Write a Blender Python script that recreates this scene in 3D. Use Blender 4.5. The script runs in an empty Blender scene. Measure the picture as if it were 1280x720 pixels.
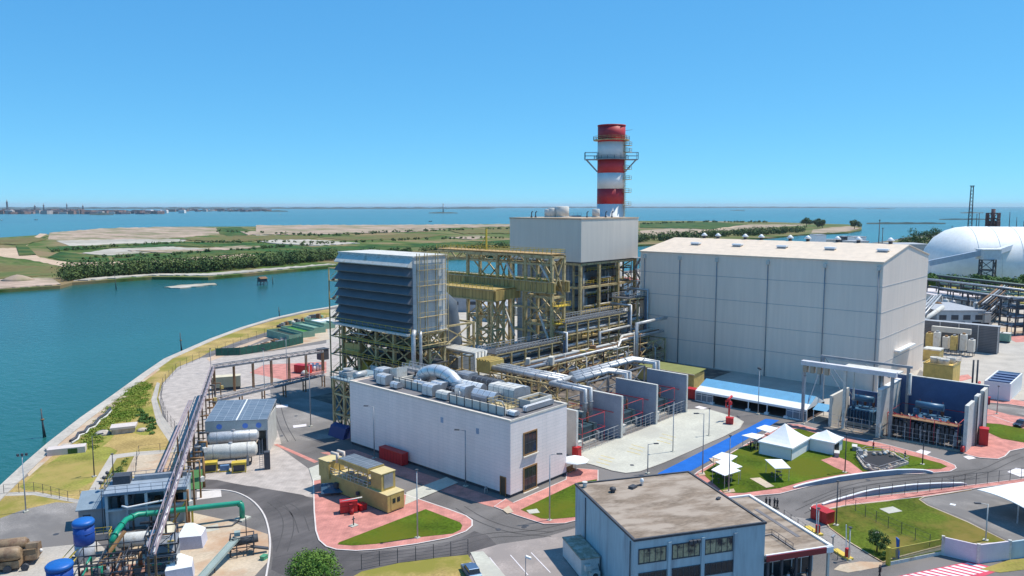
import bpy, math, random
from mathutils import Vector, Matrix
R = random.Random(7)
rad = math.radians
scene = bpy.context.scene
COL = scene.collection

# ------------------------------------------------------------------ camera, sky, sun, exposure
# world axes: +X runs along the short sides of the plant buildings, +Y along their long sides
FPX = 960.0
TH = math.atan(103 / FPX)
CAMH = 50.0
FA, FB = math.cos(rad(41.92)), math.sin(rad(41.92))
cam_d = bpy.data.cameras.new('camera')
cam_d.sensor_width = 36.0
cam_d.lens = 36.0 * FPX / 1280
cam_d.clip_start = 1.0
cam_d.clip_end = 200000.0
cam = bpy.data.objects.new('camera', cam_d)
COL.objects.link(cam)
cam.location = (0, 0, CAMH)
cam.rotation_euler = (math.pi / 2 - TH, 0, math.atan2(-FA, FB))
scene.camera = cam

SUN = Vector((0.46, -0.24, 1.0)).normalized()
w = bpy.data.worlds.new('World')
scene.world = w
w.use_nodes = True
nt = w.node_tree
bg = nt.nodes['Background']
sky = nt.nodes.new('ShaderNodeTexSky')
sky.sky_type = 'NISHITA'
sky.sun_disc = False
sky.sun_elevation = math.asin(SUN.z)
sky.sun_rotation = math.atan2(SUN.x, SUN.y)
sky.altitude = 0
sky.air_density = 0.6
sky.dust_density = 0.0
sky.ozone_density = 3.0
# the sky's own colours, graded channel by channel to the deep clear blue of the day
sp_ = nt.nodes.new('ShaderNodeSeparateColor'); cb_ = nt.nodes.new('ShaderNodeCombineColor')
nt.links.new(sky.outputs[0], sp_.inputs[0])
for ch_, (k_, g_) in enumerate(((0.295, 0.66), (0.655, 0.51), (0.89, 0.36))):
    sc_ = nt.nodes.new('ShaderNodeMath'); sc_.operation = 'MULTIPLY'; sc_.inputs[1].default_value = 0.13
    pw_ = nt.nodes.new('ShaderNodeMath'); pw_.operation = 'POWER'; pw_.inputs[1].default_value = g_
    ml_ = nt.nodes.new('ShaderNodeMath'); ml_.operation = 'MULTIPLY'; ml_.inputs[1].default_value = k_ / 0.1
    nt.links.new(sp_.outputs[ch_], sc_.inputs[0]); nt.links.new(sc_.outputs[0], pw_.inputs[0]); nt.links.new(pw_.outputs[0], ml_.inputs[0]); nt.links.new(ml_.outputs[0], cb_.inputs[ch_])
nt.links.new(cb_.outputs[0], bg.inputs[0])
bg.inputs[1].default_value = 0.1
sd = bpy.data.lights.new('sun', 'SUN')
sd.energy = 4.3
sd.angle = rad(0.5)
sd.color = (1.0, 0.95, 0.85)
so = bpy.data.objects.new('sun', sd)
COL.objects.link(so)
so.rotation_euler = (-SUN).to_track_quat('-Z', 'Y').to_euler()
scene.view_settings.view_transform = 'Standard'
scene.view_settings.look = 'None'
scene.view_settings.exposure = 0.25
scene.view_settings.gamma = 1.0
scene.cycles.max_bounces = 6
scene.cycles.transparent_max_bounces = 8
scene.cycles.use_denoising = True

# ------------------------------------------------------------------ where a pixel of the 1280x720 photograph meets the plane z
def G(px, py, z=0.0):
    xr = (px - 640) / FPX; yd = (py - 360) / FPX
    F = math.cos(TH) - yd * math.sin(TH); Z = -math.sin(TH) - yd * math.cos(TH)
    t = (z - CAMH) / Z
    return (F * t * FA + xr * t * FB, F * t * FB - xr * t * FA)
def HZ(a, b, py):          # height at (a, b) that shows at row py
    F = a * FA + b * FB; c = math.cos(TH); s = math.sin(TH); k = (py - 360) / FPX
    return CAMH + F * (k * c + s) / (k * s - c)
def GP(pts, z=0.0):
    return [G(x, y, z) for x, y in pts]

# ------------------------------------------------------------------ materials
MATS = {}
def M(name, col, rough=0.7, metal=0.0, var=0.12, scale=0.6, fine=6.0, bump=0.0, spots=None, spot_scale=0.15, spot_thr=0.55, aniso=None):
    if name in MATS: return MATS[name]
    m = bpy.data.materials.new(name); m.use_nodes = True
    n = m.node_tree; b = n.nodes['Principled BSDF']
    b.inputs['Roughness'].default_value = rough
    b.inputs['Metallic'].default_value = metal
    tc = n.nodes.new('ShaderNodeTexCoord')
    src = tc.outputs['Object']
    if aniso:
        mp = n.nodes.new('ShaderNodeMapping'); mp.inputs['Scale'].default_value = aniso
        n.links.new(src, mp.inputs[0]); src = mp.outputs[0]
    n1 = n.nodes.new('ShaderNodeTexNoise'); n1.inputs['Scale'].default_value = scale; n1.inputs['Detail'].default_value = 6
    n2 = n.nodes.new('ShaderNodeTexNoise'); n2.inputs['Scale'].default_value = fine; n2.inputs['Detail'].default_value = 3
    n.links.new(src, n1.inputs[0]); n.links.new(src, n2.inputs[0])
    ad = n.nodes.new('ShaderNodeMath'); ad.operation = 'ADD'
    n.links.new(n1.outputs[0], ad.inputs[0]); n.links.new(n2.outputs[0], ad.inputs[1])
    mr = n.nodes.new('ShaderNodeMapRange')
    mr.inputs['From Min'].default_value = 0.6; mr.inputs['From Max'].default_value = 1.4
    mr.inputs['To Min'].default_value = 1 - var * 1.6; mr.inputs['To Max'].default_value = 1 + var * 1.6
    n.links.new(ad.outputs[0], mr.inputs[0])
    mul = n.nodes.new('ShaderNodeMix'); mul.data_type = 'RGBA'; mul.blend_type = 'MULTIPLY'; mul.inputs[0].default_value = 1
    mul.inputs[6].default_value = (*col, 1)
    n.links.new(mr.outputs[0], mul.inputs[7])
    out = mul.outputs[2]
    if spots:
        n3 = n.nodes.new('ShaderNodeTexNoise'); n3.inputs['Scale'].default_value = spot_scale; n3.inputs['Detail'].default_value = 5
        n3.inputs['Roughness'].default_value = 0.6
        n.links.new(src, n3.inputs[0])
        m3 = n.nodes.new('ShaderNodeMapRange'); m3.inputs['From Min'].default_value = spot_thr - 0.08; m3.inputs['From Max'].default_value = spot_thr + 0.08
        n.links.new(n3.outputs[0], m3.inputs[0])
        mx = n.nodes.new('ShaderNodeMix'); mx.data_type = 'RGBA'
        n.links.new(m3.outputs[0], mx.inputs[0]); n.links.new(out, mx.inputs[6])
        mx.inputs[7].default_value = (*spots, 1); out = mx.outputs[2]
    n.links.new(out, b.inputs['Base Color'])
    if rough >= 0.95: b.inputs['Specular IOR Level'].default_value = 0.1
    if bump:
        bp = n.nodes.new('ShaderNodeBump'); bp.inputs['Strength'].default_value = bump; bp.inputs['Distance'].default_value = 0.05
        n.links.new(n2.outputs[0], bp.inputs['Height']); n.links.new(bp.outputs[0], b.inputs['Normal'])
    MATS[name] = m
    return m

def panel_mat(name, c1, c2, cm, pw, ph, mortar=0.02, rough=0.5, metal=0.0, offset=0.0, rib=0.0, streak=0.05, horizontal=False):
    """cladding: brick texture laid on walls whatever way they face (u = x+y, v = z) or on the ground (u = x, v = y)"""
    m = bpy.data.materials.new(name); m.use_nodes = True
    n = m.node_tree; b = n.nodes['Principled BSDF']
    b.inputs['Roughness'].default_value = rough; b.inputs['Metallic'].default_value = metal
    tc = n.nodes.new('ShaderNodeTexCoord'); sp = n.nodes.new('ShaderNodeSeparateXYZ'); n.links.new(tc.outputs['Object'], sp.inputs[0])
    cb = n.nodes.new('ShaderNodeCombineXYZ')
    if horizontal:
        n.links.new(sp.outputs[0], cb.inputs[0]); n.links.new(sp.outputs[1], cb.inputs[1])
    else:
        a = n.nodes.new('ShaderNodeMath'); a.operation = 'ADD'
        n.links.new(sp.outputs[0], a.inputs[0]); n.links.new(sp.outputs[1], a.inputs[1])
        n.links.new(a.outputs[0], cb.inputs[0]); n.links.new(sp.outputs[2], cb.inputs[1])
    br = n.nodes.new('ShaderNodeTexBrick')
    br.inputs['Color1'].default_value = (*c1, 1); br.inputs['Color2'].default_value = (*c2, 1); br.inputs['Mortar'].default_value = (*cm, 1)
    br.inputs['Scale'].default_value = 1; br.inputs['Mortar Size'].default_value = mortar; br.inputs['Mortar Smooth'].default_value = 0.1
    br.inputs['Brick Width'].default_value = pw; br.inputs['Row Height'].default_value = ph; br.offset = offset
    n.links.new(cb.outputs[0], br.inputs[0])
    ns = n.nodes.new('ShaderNodeTexNoise'); ns.inputs['Scale'].default_value = 0.5; ns.inputs['Detail'].default_value = 6
    mp = n.nodes.new('ShaderNodeMapping'); mp.inputs['Scale'].default_value = (1.6, 1.6, 0.12) if not horizontal else (1, 1, 1)
    n.links.new(tc.outputs['Object'], mp.inputs[0]); n.links.new(mp.outputs[0], ns.inputs[0])
    mr = n.nodes.new('ShaderNodeMapRange'); mr.inputs['From Min'].default_value = 0.3; mr.inputs['From Max'].default_value = 0.7
    mr.inputs['To Min'].default_value = 1 - streak; mr.inputs['To Max'].default_value = 1 + streak
    n.links.new(ns.outputs[0], mr.inputs[0])
    mul = n.nodes.new('ShaderNodeMix'); mul.data_type = 'RGBA'; mul.blend_type = 'MULTIPLY'; mul.inputs[0].default_value = 1
    n.links.new(br.outputs[0], mul.inputs[6]); n.links.new(mr.outputs[0], mul.inputs[7])
    n.links.new(mul.outputs[2], b.inputs['Base Color'])
    if rib:
        wv = n.nodes.new('ShaderNodeTexWave'); wv.inputs['Scale'].default_value = rib; wv.bands_direction = 'X'
        n.links.new(cb.outputs[0], wv.inputs[0])
        bp = n.nodes.new('ShaderNodeBump'); bp.inputs['Strength'].default_value = 0.5; bp.inputs['Distance'].default_value = 0.04
        n.links.new(wv.outputs[0], bp.inputs['Height']); n.links.new(bp.outputs[0], b.inputs['Normal'])
    MATS[name] = m
    return m

def leaf_mat(name, c1, c2, scale=0.35):
    m = bpy.data.materials.new(name); m.use_nodes = True
    n = m.node_tree; b = n.nodes['Principled BSDF']; b.inputs['Roughness'].default_value = 0.75
    b.inputs['Specular IOR Level'].default_value = 0.2
    tc = n.nodes.new('ShaderNodeTexCoord'); ns = n.nodes.new('ShaderNodeTexNoise'); ns.inputs['Scale'].default_value = scale; ns.inputs['Detail'].default_value = 4
    n.links.new(tc.outputs['Object'], ns.inputs[0])
    mr = n.nodes.new('ShaderNodeMapRange'); mr.inputs['From Min'].default_value = 0.35; mr.inputs['From Max'].default_value = 0.65
    n.links.new(ns.outputs[0], mr.inputs[0])
    mx = n.nodes.new('ShaderNodeMix'); mx.data_type = 'RGBA'
    mx.inputs[6].default_value = (*c1, 1); mx.inputs[7].default_value = (*c2, 1)
    n.links.new(mr.outputs[0], mx.inputs[0]); n.links.new(mx.outputs[2], b.inputs['Base Color'])
    MATS[name] = m
    return m

asphalt = M('asphalt', (0.125, 0.112, 0.105), 0.9, var=0.22, scale=0.12, fine=3, bump=0.2, spots=(0.185, 0.166, 0.155), spot_scale=0.05, spot_thr=0.5, aniso=(1, 1.8, 1))
asphalt_old = M('asphalt_old', (0.26, 0.235, 0.215), 0.9, var=0.3, scale=0.15, fine=3, bump=0.2, spots=(0.17, 0.155, 0.145), spot_scale=0.06, spot_thr=0.5, aniso=(1.6, 1, 1))
asphalt_new = M('asphalt_new', (0.078, 0.068, 0.066), 0.85, var=0.2, scale=0.2, fine=4, spots=(0.125, 0.11, 0.105), spot_scale=0.07, spot_thr=0.54, aniso=(1, 2.2, 1))
paver = panel_mat('paver_light', (0.47, 0.405, 0.36), (0.42, 0.365, 0.325), (0.34, 0.295, 0.26), 0.8, 0.4, 0.03, 0.9, offset=0.5, streak=0.18, horizontal=True)
paver_red = panel_mat('paver_red', (0.58, 0.235, 0.19), (0.51, 0.20, 0.165), (0.42, 0.19, 0.155), 0.6, 0.3, 0.03, 0.9, offset=0.5, streak=0.24, horizontal=True)
yard_worn = M('yard_worn', (0.36, 0.30, 0.27), 0.9, var=0.2, scale=0.2, fine=3, spots=(0.27, 0.23, 0.21), spot_scale=0.12, spot_thr=0.5)
concrete = M('concrete', (0.43, 0.385, 0.33), 0.85, var=0.16, scale=0.2, fine=3, bump=0.15)
concrete_pale = M('concrete_pale', (0.50, 0.48, 0.40), 0.85, var=0.12, scale=0.15, fine=2, bump=0.1, spots=(0.43, 0.41, 0.35), spot_scale=0.1)
concrete_tan = M('concrete_tan', (0.50, 0.40, 0.29), 0.9, var=0.15, scale=0.2, fine=2, spots=(0.45, 0.28, 0.17), spot_scale=0.12, spot_thr=0.55)
kerb_white = M('kerb_stone', (0.62, 0.56, 0.52), 0.8, var=0.1)
lawn = M('lawn', (0.072, 0.115, 0.010), 1.0, var=0.4, scale=0.12, fine=2.5, bump=0.8, spots=(0.11, 0.125, 0.012), spot_scale=0.08, spot_thr=0.52)
lawn_worn = M('lawn_worn', (0.085, 0.115, 0.014), 1.0, var=0.4, scale=0.1, fine=2.5, bump=0.8, spots=(0.20, 0.155, 0.04), spot_scale=0.07, spot_thr=0.55)
grass_dry = M('grass_dry', (0.40, 0.285, 0.11), 0.95, var=0.3, scale=0.15, fine=2.5, bump=0.5, spots=(0.23, 0.21, 0.045), spot_scale=0.07, spot_thr=0.53)
grass_verge = M('grass_verge', (0.24, 0.235, 0.05), 0.95, var=0.35, scale=0.2, fine=2.5, bump=0.5, spots=(0.36, 0.27, 0.09), spot_scale=0.07, spot_thr=0.52)
sand = M('sand', (0.52, 0.38, 0.27), 0.95, var=0.15, scale=0.02, fine=0.3)
sand_pink = M('sand_pink', (0.42, 0.31, 0.24), 0.95, var=0.25, scale=0.01, fine=0.1, spots=(0.20, 0.19, 0.10), spot_scale=0.014, spot_thr=0.53, aniso=(2.2, 0.6, 1))
salt_flat = M('salt_flat', (0.44, 0.40, 0.34), 0.95, var=0.25, scale=0.01, fine=0.1, spots=(0.30, 0.27, 0.18), spot_scale=0.015, spot_thr=0.6)
marsh = M('marsh', (0.085, 0.135, 0.03), 0.95, var=0.35, scale=0.01, fine=0.12, spots=(0.24, 0.175, 0.09), spot_scale=0.01, spot_thr=0.52, aniso=(2.0, 0.6, 1))
reeds = M('reeds', (0.032, 0.085, 0.02), 0.95, var=0.5, scale=0.03, fine=0.2, spots=(0.11, 0.125, 0.035), spot_scale=0.02, spot_thr=0.54, aniso=(1.6, .7, 1))
dry_marsh = M('dry_marsh', (0.17, 0.14, 0.055), 0.95, var=0.3, scale=0.02, fine=0.2, spots=(0.10, 0.13, 0.04), spot_scale=0.02)
quay_stone = M('quay_stone', (0.46, 0.41, 0.35), 0.9, var=0.18, scale=0.15, fine=1.5, bump=0.2)
clad_white = panel_mat('clad_white', (0.92, 0.79, 0.73), (0.88, 0.755, 0.70), (0.66, 0.60, 0.56), 2.4, 0.6, 0.018, 0.5, offset=0.5, streak=0.05)
clad_hall = panel_mat('clad_hall', (0.90, 0.745, 0.62), (0.885, 0.735, 0.61), (0.86, 0.71, 0.59), 1.0, 60.0, 0.015, 0.55, rib=3.0, streak=0.05)
clad_grey = panel_mat('clad_grey', (0.75, 0.66, 0.56), (0.735, 0.645, 0.55), (0.69, 0.61, 0.52), 1.0, 60.0, 0.015, 0.5, rib=3.0, streak=0.04)
clad_boiler = panel_mat('clad_boiler', (0.33, 0.37, 0.40), (0.28, 0.32, 0.36), (0.14, 0.16, 0.18), 1.6, 1.1, 0.05, 0.5, streak=0.15)
clad_sheet = panel_mat('clad_sheet', (0.55, 0.56, 0.55), (0.50, 0.50, 0.50), (0.35, 0.36, 0.37), 1.2, 2.4, 0.03, 0.5, streak=0.2)
roof_cream = panel_mat('roof_cream', (0.74, 0.59, 0.44), (0.71, 0.57, 0.425), (0.62, 0.50, 0.38), 1.0, 60, 0.02, 0.5, streak=0.08, horizontal=True)
roof_felt = M('roof_felt', (0.24, 0.185, 0.14), 0.95, var=0.25, scale=0.25, fine=1.5, bump=0.2, spots=(0.38, 0.31, 0.25), spot_scale=0.18, spot_thr=0.5, aniso=(1, 2.5, 1))
felt_dark = M('felt_dark', (0.16, 0.15, 0.155), 0.9, var=0.2)
steel_yellow = M('steel_yellow', (0.50, 0.385, 0.19), 0.6, var=0.3, scale=0.8, fine=4, spots=(0.25, 0.15, 0.06), spot_scale=0.5, spot_thr=0.62)
plate_yellow = panel_mat('plate_yellow', (0.47, 0.33, 0.11), (0.42, 0.29, 0.09), (0.22, 0.15, 0.05), 1.4, 30, 0.10, 0.6, streak=0.25)
paint_yellow = M('paint_yellow', (0.62, 0.44, 0.05), 0.5, var=0.15)
mustard = M('mustard_panel', (0.50, 0.37, 0.12), 0.55, var=0.12, scale=0.5, spots=(0.42, 0.30, 0.10), spot_scale=0.8)
steel_grey = M('steel_grey', (0.30, 0.31, 0.33), 0.5, 0.3, var=0.2)
steel_dark = M('steel_dark', (0.055, 0.058, 0.068), 0.6, var=0.25)
steel_pink = M('steel_pink', (0.34, 0.27, 0.29), 0.6, var=0.25)
rust = M('rusty_steel', (0.22, 0.12, 0.06), 0.85, var=0.35, scale=0.7)
galv = M('galvanised', (0.46, 0.46, 0.46), 0.5, 0.3, var=0.25, scale=0.6)
silver = M('silver_lagging', (0.50, 0.50, 0.50), 0.5, 0.35, var=0.3, scale=0.5)
roof_metal = M('roof_duct_metal', (0.66, 0.67, 0.68), 0.42, 0.4, var=0.18, scale=0.8)
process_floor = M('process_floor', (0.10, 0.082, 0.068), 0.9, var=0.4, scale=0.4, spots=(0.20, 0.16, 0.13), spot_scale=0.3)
louver_mat = M('louver_sheet', (0.12, 0.125, 0.14), 0.6, 0.0, var=0.12, scale=0.3)
white_paint = M('white_paint', (0.80, 0.79, 0.77), 0.45, var=0.05)
white_dirty = M('white_dirty', (0.60, 0.58, 0.53), 0.7, var=0.2, scale=0.4, spots=(0.40, 0.34, 0.26), spot_scale=0.4, spot_thr=0.62)
fabric_white = M('white_fabric', (0.82, 0.82, 0.80), 0.8, var=0.04)
fabric_blue = M('blue_fabric', (0.11, 0.33, 0.52), 0.7, var=0.08)
carpet_blue = M('blue_carpet', (0.02, 0.13, 0.46), 0.95, var=0.12, scale=0.4)
red_paint = M('red_paint', (0.50, 0.018, 0.022), 0.45, var=0.15)
red_stack = M('stack_red', (0.46, 0.025, 0.035), 0.55, var=0.15, scale=0.3)
red_pipe = M('red_pipe', (0.48, 0.03, 0.04), 0.5, var=0.1)
blue_plastic = M('blue_plastic', (0.012, 0.06, 0.30), 0.4, var=0.12)
green_pipe = M('green_pipe', (0.01, 0.27, 0.17), 0.4, var=0.1)
green_net = M('green_net', (0.02, 0.10, 0.075), 0.85, var=0.3, scale=1)
green_pale = M('green_pale', (0.19, 0.33, 0.25), 0.8, var=0.15)
wall_blue = M('wall_blue_grey', (0.43, 0.52, 0.55), 0.8, var=0.1, scale=0.3, fine=2, spots=(0.33, 0.38, 0.41), spot_scale=0.6, spot_thr=0.6, aniso=(1, 1, 0.15))
fire_wall = M('fire_wall', (0.30, 0.32, 0.37), 0.85, var=0.12, scale=0.3)
wall_cream = M('wall_cream', (0.60, 0.56, 0.49), 0.8, var=0.08)
wall_navy = M('wall_navy', (0.07, 0.12, 0.24), 0.6, var=0.12)
trafo_paint = M('transformer_paint', (0.03, 0.065, 0.085), 0.45, var=0.15)
dark_gap = M('dark_interior', (0.025, 0.025, 0.03), 0.9, var=0.1)
porcelain = M('porcelain', (0.22, 0.08, 0.05), 0.25, var=0.1)
glass_dark = M('window_glass', (0.03, 0.035, 0.04), 0.08, var=0.3, scale=0.8)
glass_warm = M('window_blind', (0.42, 0.36, 0.22), 0.25, var=0.2, scale=0.5, spots=(0.03, 0.03, 0.04), spot_scale=0.7, spot_thr=0.56)
solar = panel_mat('solar_panel', (0.13, 0.165, 0.20), (0.17, 0.20, 0.235), (0.34, 0.37, 0.40), 1.7, 1.0, 0.04, 0.15, offset=0, streak=0.1, horizontal=True)
wood_brown = M('timber_brown', (0.30, 0.16, 0.06), 0.7, var=0.2)
brown_machine = M('machine_brown', (0.28, 0.19, 0.11), 0.55, var=0.25, spots=(0.16, 0.09, 0.05), spot_scale=0.8)
rubble = M('rubble', (0.46, 0.40, 0.34), 0.95, var=0.3, scale=1.2)
cloth_dark = M('dark_clothes', (0.02, 0.02, 0.025), 0.85, var=0.2)
skin = M('skin', (0.42, 0.25, 0.18), 0.6, var=0.05)
stripe_white = M('stripe_white', (0.72, 0.66, 0.66), 0.7, var=0.1)
stripe_red = M('stripe_red', (0.60, 0.05, 0.10), 0.7, var=0.12)
stripe_yellow = M('stripe_yellow', (0.62, 0.45, 0.07), 0.7, var=0.12)
membrane = M('membrane_white', (0.80, 0.79, 0.75), 0.6, var=0.06, scale=0.05, fine=0.4)
roof_grey = M('roof_grey', (0.36, 0.37, 0.39), 0.7, var=0.15)
roof_red = M('roof_red', (0.42, 0.10, 0.07), 0.8, var=0.2)
bark = M('bark', (0.10, 0.075, 0.05), 0.9, var=0.2)
leaf_dark = leaf_mat('leaf_dark', (0.025, 0.065, 0.018), (0.06, 0.12, 0.03))
leaf_mid = leaf_mat('leaf_mid', (0.045, 0.11, 0.022), (0.10, 0.18, 0.04))
leaf_bright = leaf_mat('leaf_bright', (0.07, 0.16, 0.025), (0.15, 0.24, 0.04), 0.6)
leaf_far = leaf_mat('leaf_far', (0.03, 0.075, 0.02), (0.12, 0.16, 0.045), 0.07)

# ------------------------------------------------------------------ mesh helper
class MB:
    def __init__(s): s.v = []; s.f = []; s.sm = []
    def add(s, vs, fs, smooth=False):
        o = len(s.v); s.v += [tuple(p) for p in vs]
        s.f += [tuple(i + o for i in f) for f in fs]; s.sm += [smooth] * len(fs)
        return s
    def box(s, x0, y0, z0, x1, y1, z1):
        v = [(x0, y0, z0), (x1, y0, z0), (x1, y1, z0), (x0, y1, z0), (x0, y0, z1), (x1, y0, z1), (x1, y1, z1), (x0, y1, z1)]
        return s.add(v, [(0, 3, 2, 1), (4, 5, 6, 7), (0, 1, 5, 4), (1, 2, 6, 5), (2, 3, 7, 6), (3, 0, 4, 7)])
    def cbox(s, cx, cy, z0, sx, sy, h, rot=0.0):
        c, n = math.cos(rot), math.sin(rot); v = []
        for z in (z0, z0 + h):
            for dx, dy in ((-1, -1), (1, -1), (1, 1), (-1, 1)):
                x, y = dx * sx / 2, dy * sy / 2
                v.append((cx + x * c - y * n, cy + x * n + y * c, z))
        return s.add(v, [(0, 3, 2, 1), (4, 5, 6, 7), (0, 1, 5, 4), (1, 2, 6, 5), (2, 3, 7, 6), (3, 0, 4, 7)])
    def beam(s, p, q, w=0.3, h=None):
        h = h or w; p = Vector(p); q = Vector(q); d = (q - p)
        if d.length < 1e-6: return s
        d.normalize(); up = Vector((0, 0, 1)) if abs(d.z) < 0.95 else Vector((0, 1, 0))
        x = d.cross(up).normalized() * (w / 2); y = x.cross(d).normalized() * (h / 2)
        v = [p - x - y, p + x - y, p + x + y, p - x + y, q - x - y, q + x - y, q + x + y, q - x + y]
        return s.add(v, [(0, 3, 2, 1), (4, 5, 6, 7), (0, 1, 5, 4), (1, 2, 6, 5), (2, 3, 7, 6), (3, 0, 4, 7)])
    def tube(s, pts, r, n=10, caps=True):
        pts = [Vector(p) for p in pts]; m = len(pts); rs = r if isinstance(r, (list, tuple)) else [r] * m; o = len(s.v); vs = []
        prev = None
        for i, p in enumerate(pts):
            if i == 0: d = pts[1] - p
            elif i == m - 1: d = p - pts[i - 1]
            else: d = (pts[i + 1] - p).normalized() + (p - pts[i - 1]).normalized()
            d.normalize()
            up = Vector((0, 0, 1)) if abs(d.z) < 0.9 else Vector((0, 1, 0))
            if prev is None: x = d.cross(up).normalized()
            else: x = (prev - d * prev.dot(d)).normalized()
            prev = x; y = d.cross(x)
            k = 1.0
            if 0 < i < m - 1:
                cs = max(0.5, d.dot((pts[i + 1] - p).normalized())); k = 1 / cs
            for j in range(n):
                a = 2 * math.pi * j / n
                vs.append(p + (x * math.cos(a) + y * math.sin(a)) * rs[i])
        fs = [(i * n + j, i * n + (j + 1) % n, (i + 1) * n + (j + 1) % n, (i + 1) * n + j) for i in range(m - 1) for j in range(n)]
        s.add(vs, fs, True)
        if caps:
            s.f.append(tuple(o + j for j in reversed(range(n)))); s.sm.append(False)
            s.f.append(tuple(o + (m - 1) * n + j for j in range(n))); s.sm.append(False)
        return s
    def cyl(s, cx, cy, z0, r, h, n=16, r2=None):
        return s.tube([(cx, cy, z0), (cx, cy, z0 + h)], [r, r if r2 is None else r2], n)
    def lathe(s, cx, cy, prof, n=24):
        vs = []; m = len(prof)
        for r, z in prof:
            for j in range(n):
                a = 2 * math.pi * j / n; vs.append((cx + r * math.cos(a), cy + r * math.sin(a), z))
        fs = [(i * n + j, i * n + (j + 1) % n, (i + 1) * n + (j + 1) % n, (i + 1) * n + j) for i in range(m - 1) for j in range(n)]
        s.add(vs, fs, True)
        o = len(s.v) - m * n
        if prof[0][0] > 0.01: s.f.append(tuple(o + j for j in reversed(range(n)))); s.sm.append(False)
        if prof[-1][0] > 0.01: s.f.append(tuple(o + (m - 1) * n + j for j in range(n))); s.sm.append(False)
        return s
    def prism(s, poly, z0, z1):
        n = len(poly)
        ar = sum(poly[i][0] * poly[(i + 1) % n][1] - poly[(i + 1) % n][0] * poly[i][1] for i in range(n))
        if ar < 0: poly = poly[::-1]
        v = [(x, y, z0) for x, y in poly] + [(x, y, z1) for x, y in poly]
        f = [tuple(reversed(range(n))), tuple(range(n, 2 * n))] + [(i, (i + 1) % n, n + (i + 1) % n, n + i) for i in range(n)]
        return s.add(v, f)
    def sheet(s, poly, z):
        n = len(poly)
        ar = sum(poly[i][0] * poly[(i + 1) % n][1] - poly[(i + 1) % n][0] * poly[i][1] for i in range(n))
        if ar < 0: poly = poly[::-1]
        return s.add([(x, y, z) for x, y in poly], [tuple(range(n))])
    def extr(s, prof, axis, t0, t1):
        """profile of (u, z) points run along y (axis 'y') or x from t0 to t1"""
        n = len(prof)
        if axis == 'y': v = [(u, t0, z) for u, z in prof] + [(u, t1, z) for u, z in prof]
        else: v = [(t0, u, z) for u, z in prof] + [(t1, u, z) for u, z in prof]
        return s.add(v, [tuple(range(n)), tuple(reversed(range(n, 2 * n)))] + [(i, n + i, n + (i + 1) % n, (i + 1) % n) for i in range(n)])
    def rail(s, pts, h=1.1, w=0.06, step=1.6):
        for i in range(len(pts) - 1):
            p, q = Vector(pts[i]), Vector(pts[i + 1]); L = (q - p).length; k = max(1, int(L / step))
            for hh in (h, h * 0.5): s.beam(p + Vector((0, 0, hh)), q + Vector((0, 0, hh)), w)
            for j in range(k + 1):
                a = p.lerp(q, j / k); s.beam(a, a + Vector((0, 0, h)), w)
        return s
    def leaves(s, cx, cy, cz, rx, ry, rz, n, size, rnd, shell=0.55):
        for _ in range(n):
            while True:
                d = Vector((rnd.uniform(-1, 1), rnd.uniform(-1, 1), rnd.uniform(-1, 1)))
                if 0.05 < d.length < 1: break
            d = d.normalized() * (shell + (1 - shell) * rnd.random())
            p = Vector((cx + d.x * rx, cy + d.y * ry, cz + d.z * rz))
            nn = (d + Vector((rnd.uniform(-.7, .7), rnd.uniform(-.7, .7), rnd.uniform(-.3, .9)))).normalized()
            u = nn.orthogonal().normalized(); v = nn.cross(u); a = rnd.uniform(0, 6.28)
            u, v = u * math.cos(a) + v * math.sin(a), v * math.cos(a) - u * math.sin(a)
            k = size * rnd.uniform(0.6, 1.3)
            s.add([p - u * k, p - v * k * .6, p + u * k, p + v * k * .6], [(0, 1, 2, 3)])
        return s
    def frame(s, xs, ys, zs, w=0.35, brace=(), bw=0.18, hw=None):
        """steel frame: columns on the grid xs*ys, beams at each level, cross braces on the listed sides ('x0','x1','y0','y1')"""
        hw = hw or w * 0.8
        for x in xs:
            for y in ys: s.box(x - w / 2, y - w / 2, zs[0], x + w / 2, y + w / 2, zs[-1])
        for z in zs[1:]:
            for y in ys: s.beam((xs[0], y, z - hw / 2), (xs[-1], y, z - hw / 2), hw)
            for x in xs: s.beam((x, ys[0], z - hw / 2), (x, ys[-1], z - hw / 2), hw)
        for b in brace:
            for k in range(len(zs) - 1):
                if b[0] == 'y':
                    y = ys[0] if b == 'y0' else ys[-1]
                    for i in range(len(xs) - 1):
                        s.beam((xs[i], y, zs[k]), (xs[i + 1], y, zs[k + 1]), bw); s.beam((xs[i + 1], y, zs[k]), (xs[i], y, zs[k + 1]), bw)
                else:
                    x = xs[0] if b == 'x0' else xs[-1]
                    for i in range(len(ys) - 1):
                        s.beam((x, ys[i], zs[k]), (x, ys[i + 1], zs[k + 1]), bw); s.beam((x, ys[i + 1], zs[k]), (x, ys[i], zs[k + 1]), bw)
        return s

def mk(name, mb, mat, parent=None, inv=None):
    me = bpy.data.meshes.new(name)
    vs = mb.v if inv is None else [tuple(inv @ Vector(p)) for p in mb.v]
    me.from_pydata(vs, [], mb.f); me.polygons.foreach_set('use_smooth', mb.sm)
    me.materials.append(mat); me.update()
    o = bpy.data.objects.new(name, me); COL.objects.link(o)
    if parent: o.parent = parent
    return o

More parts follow.
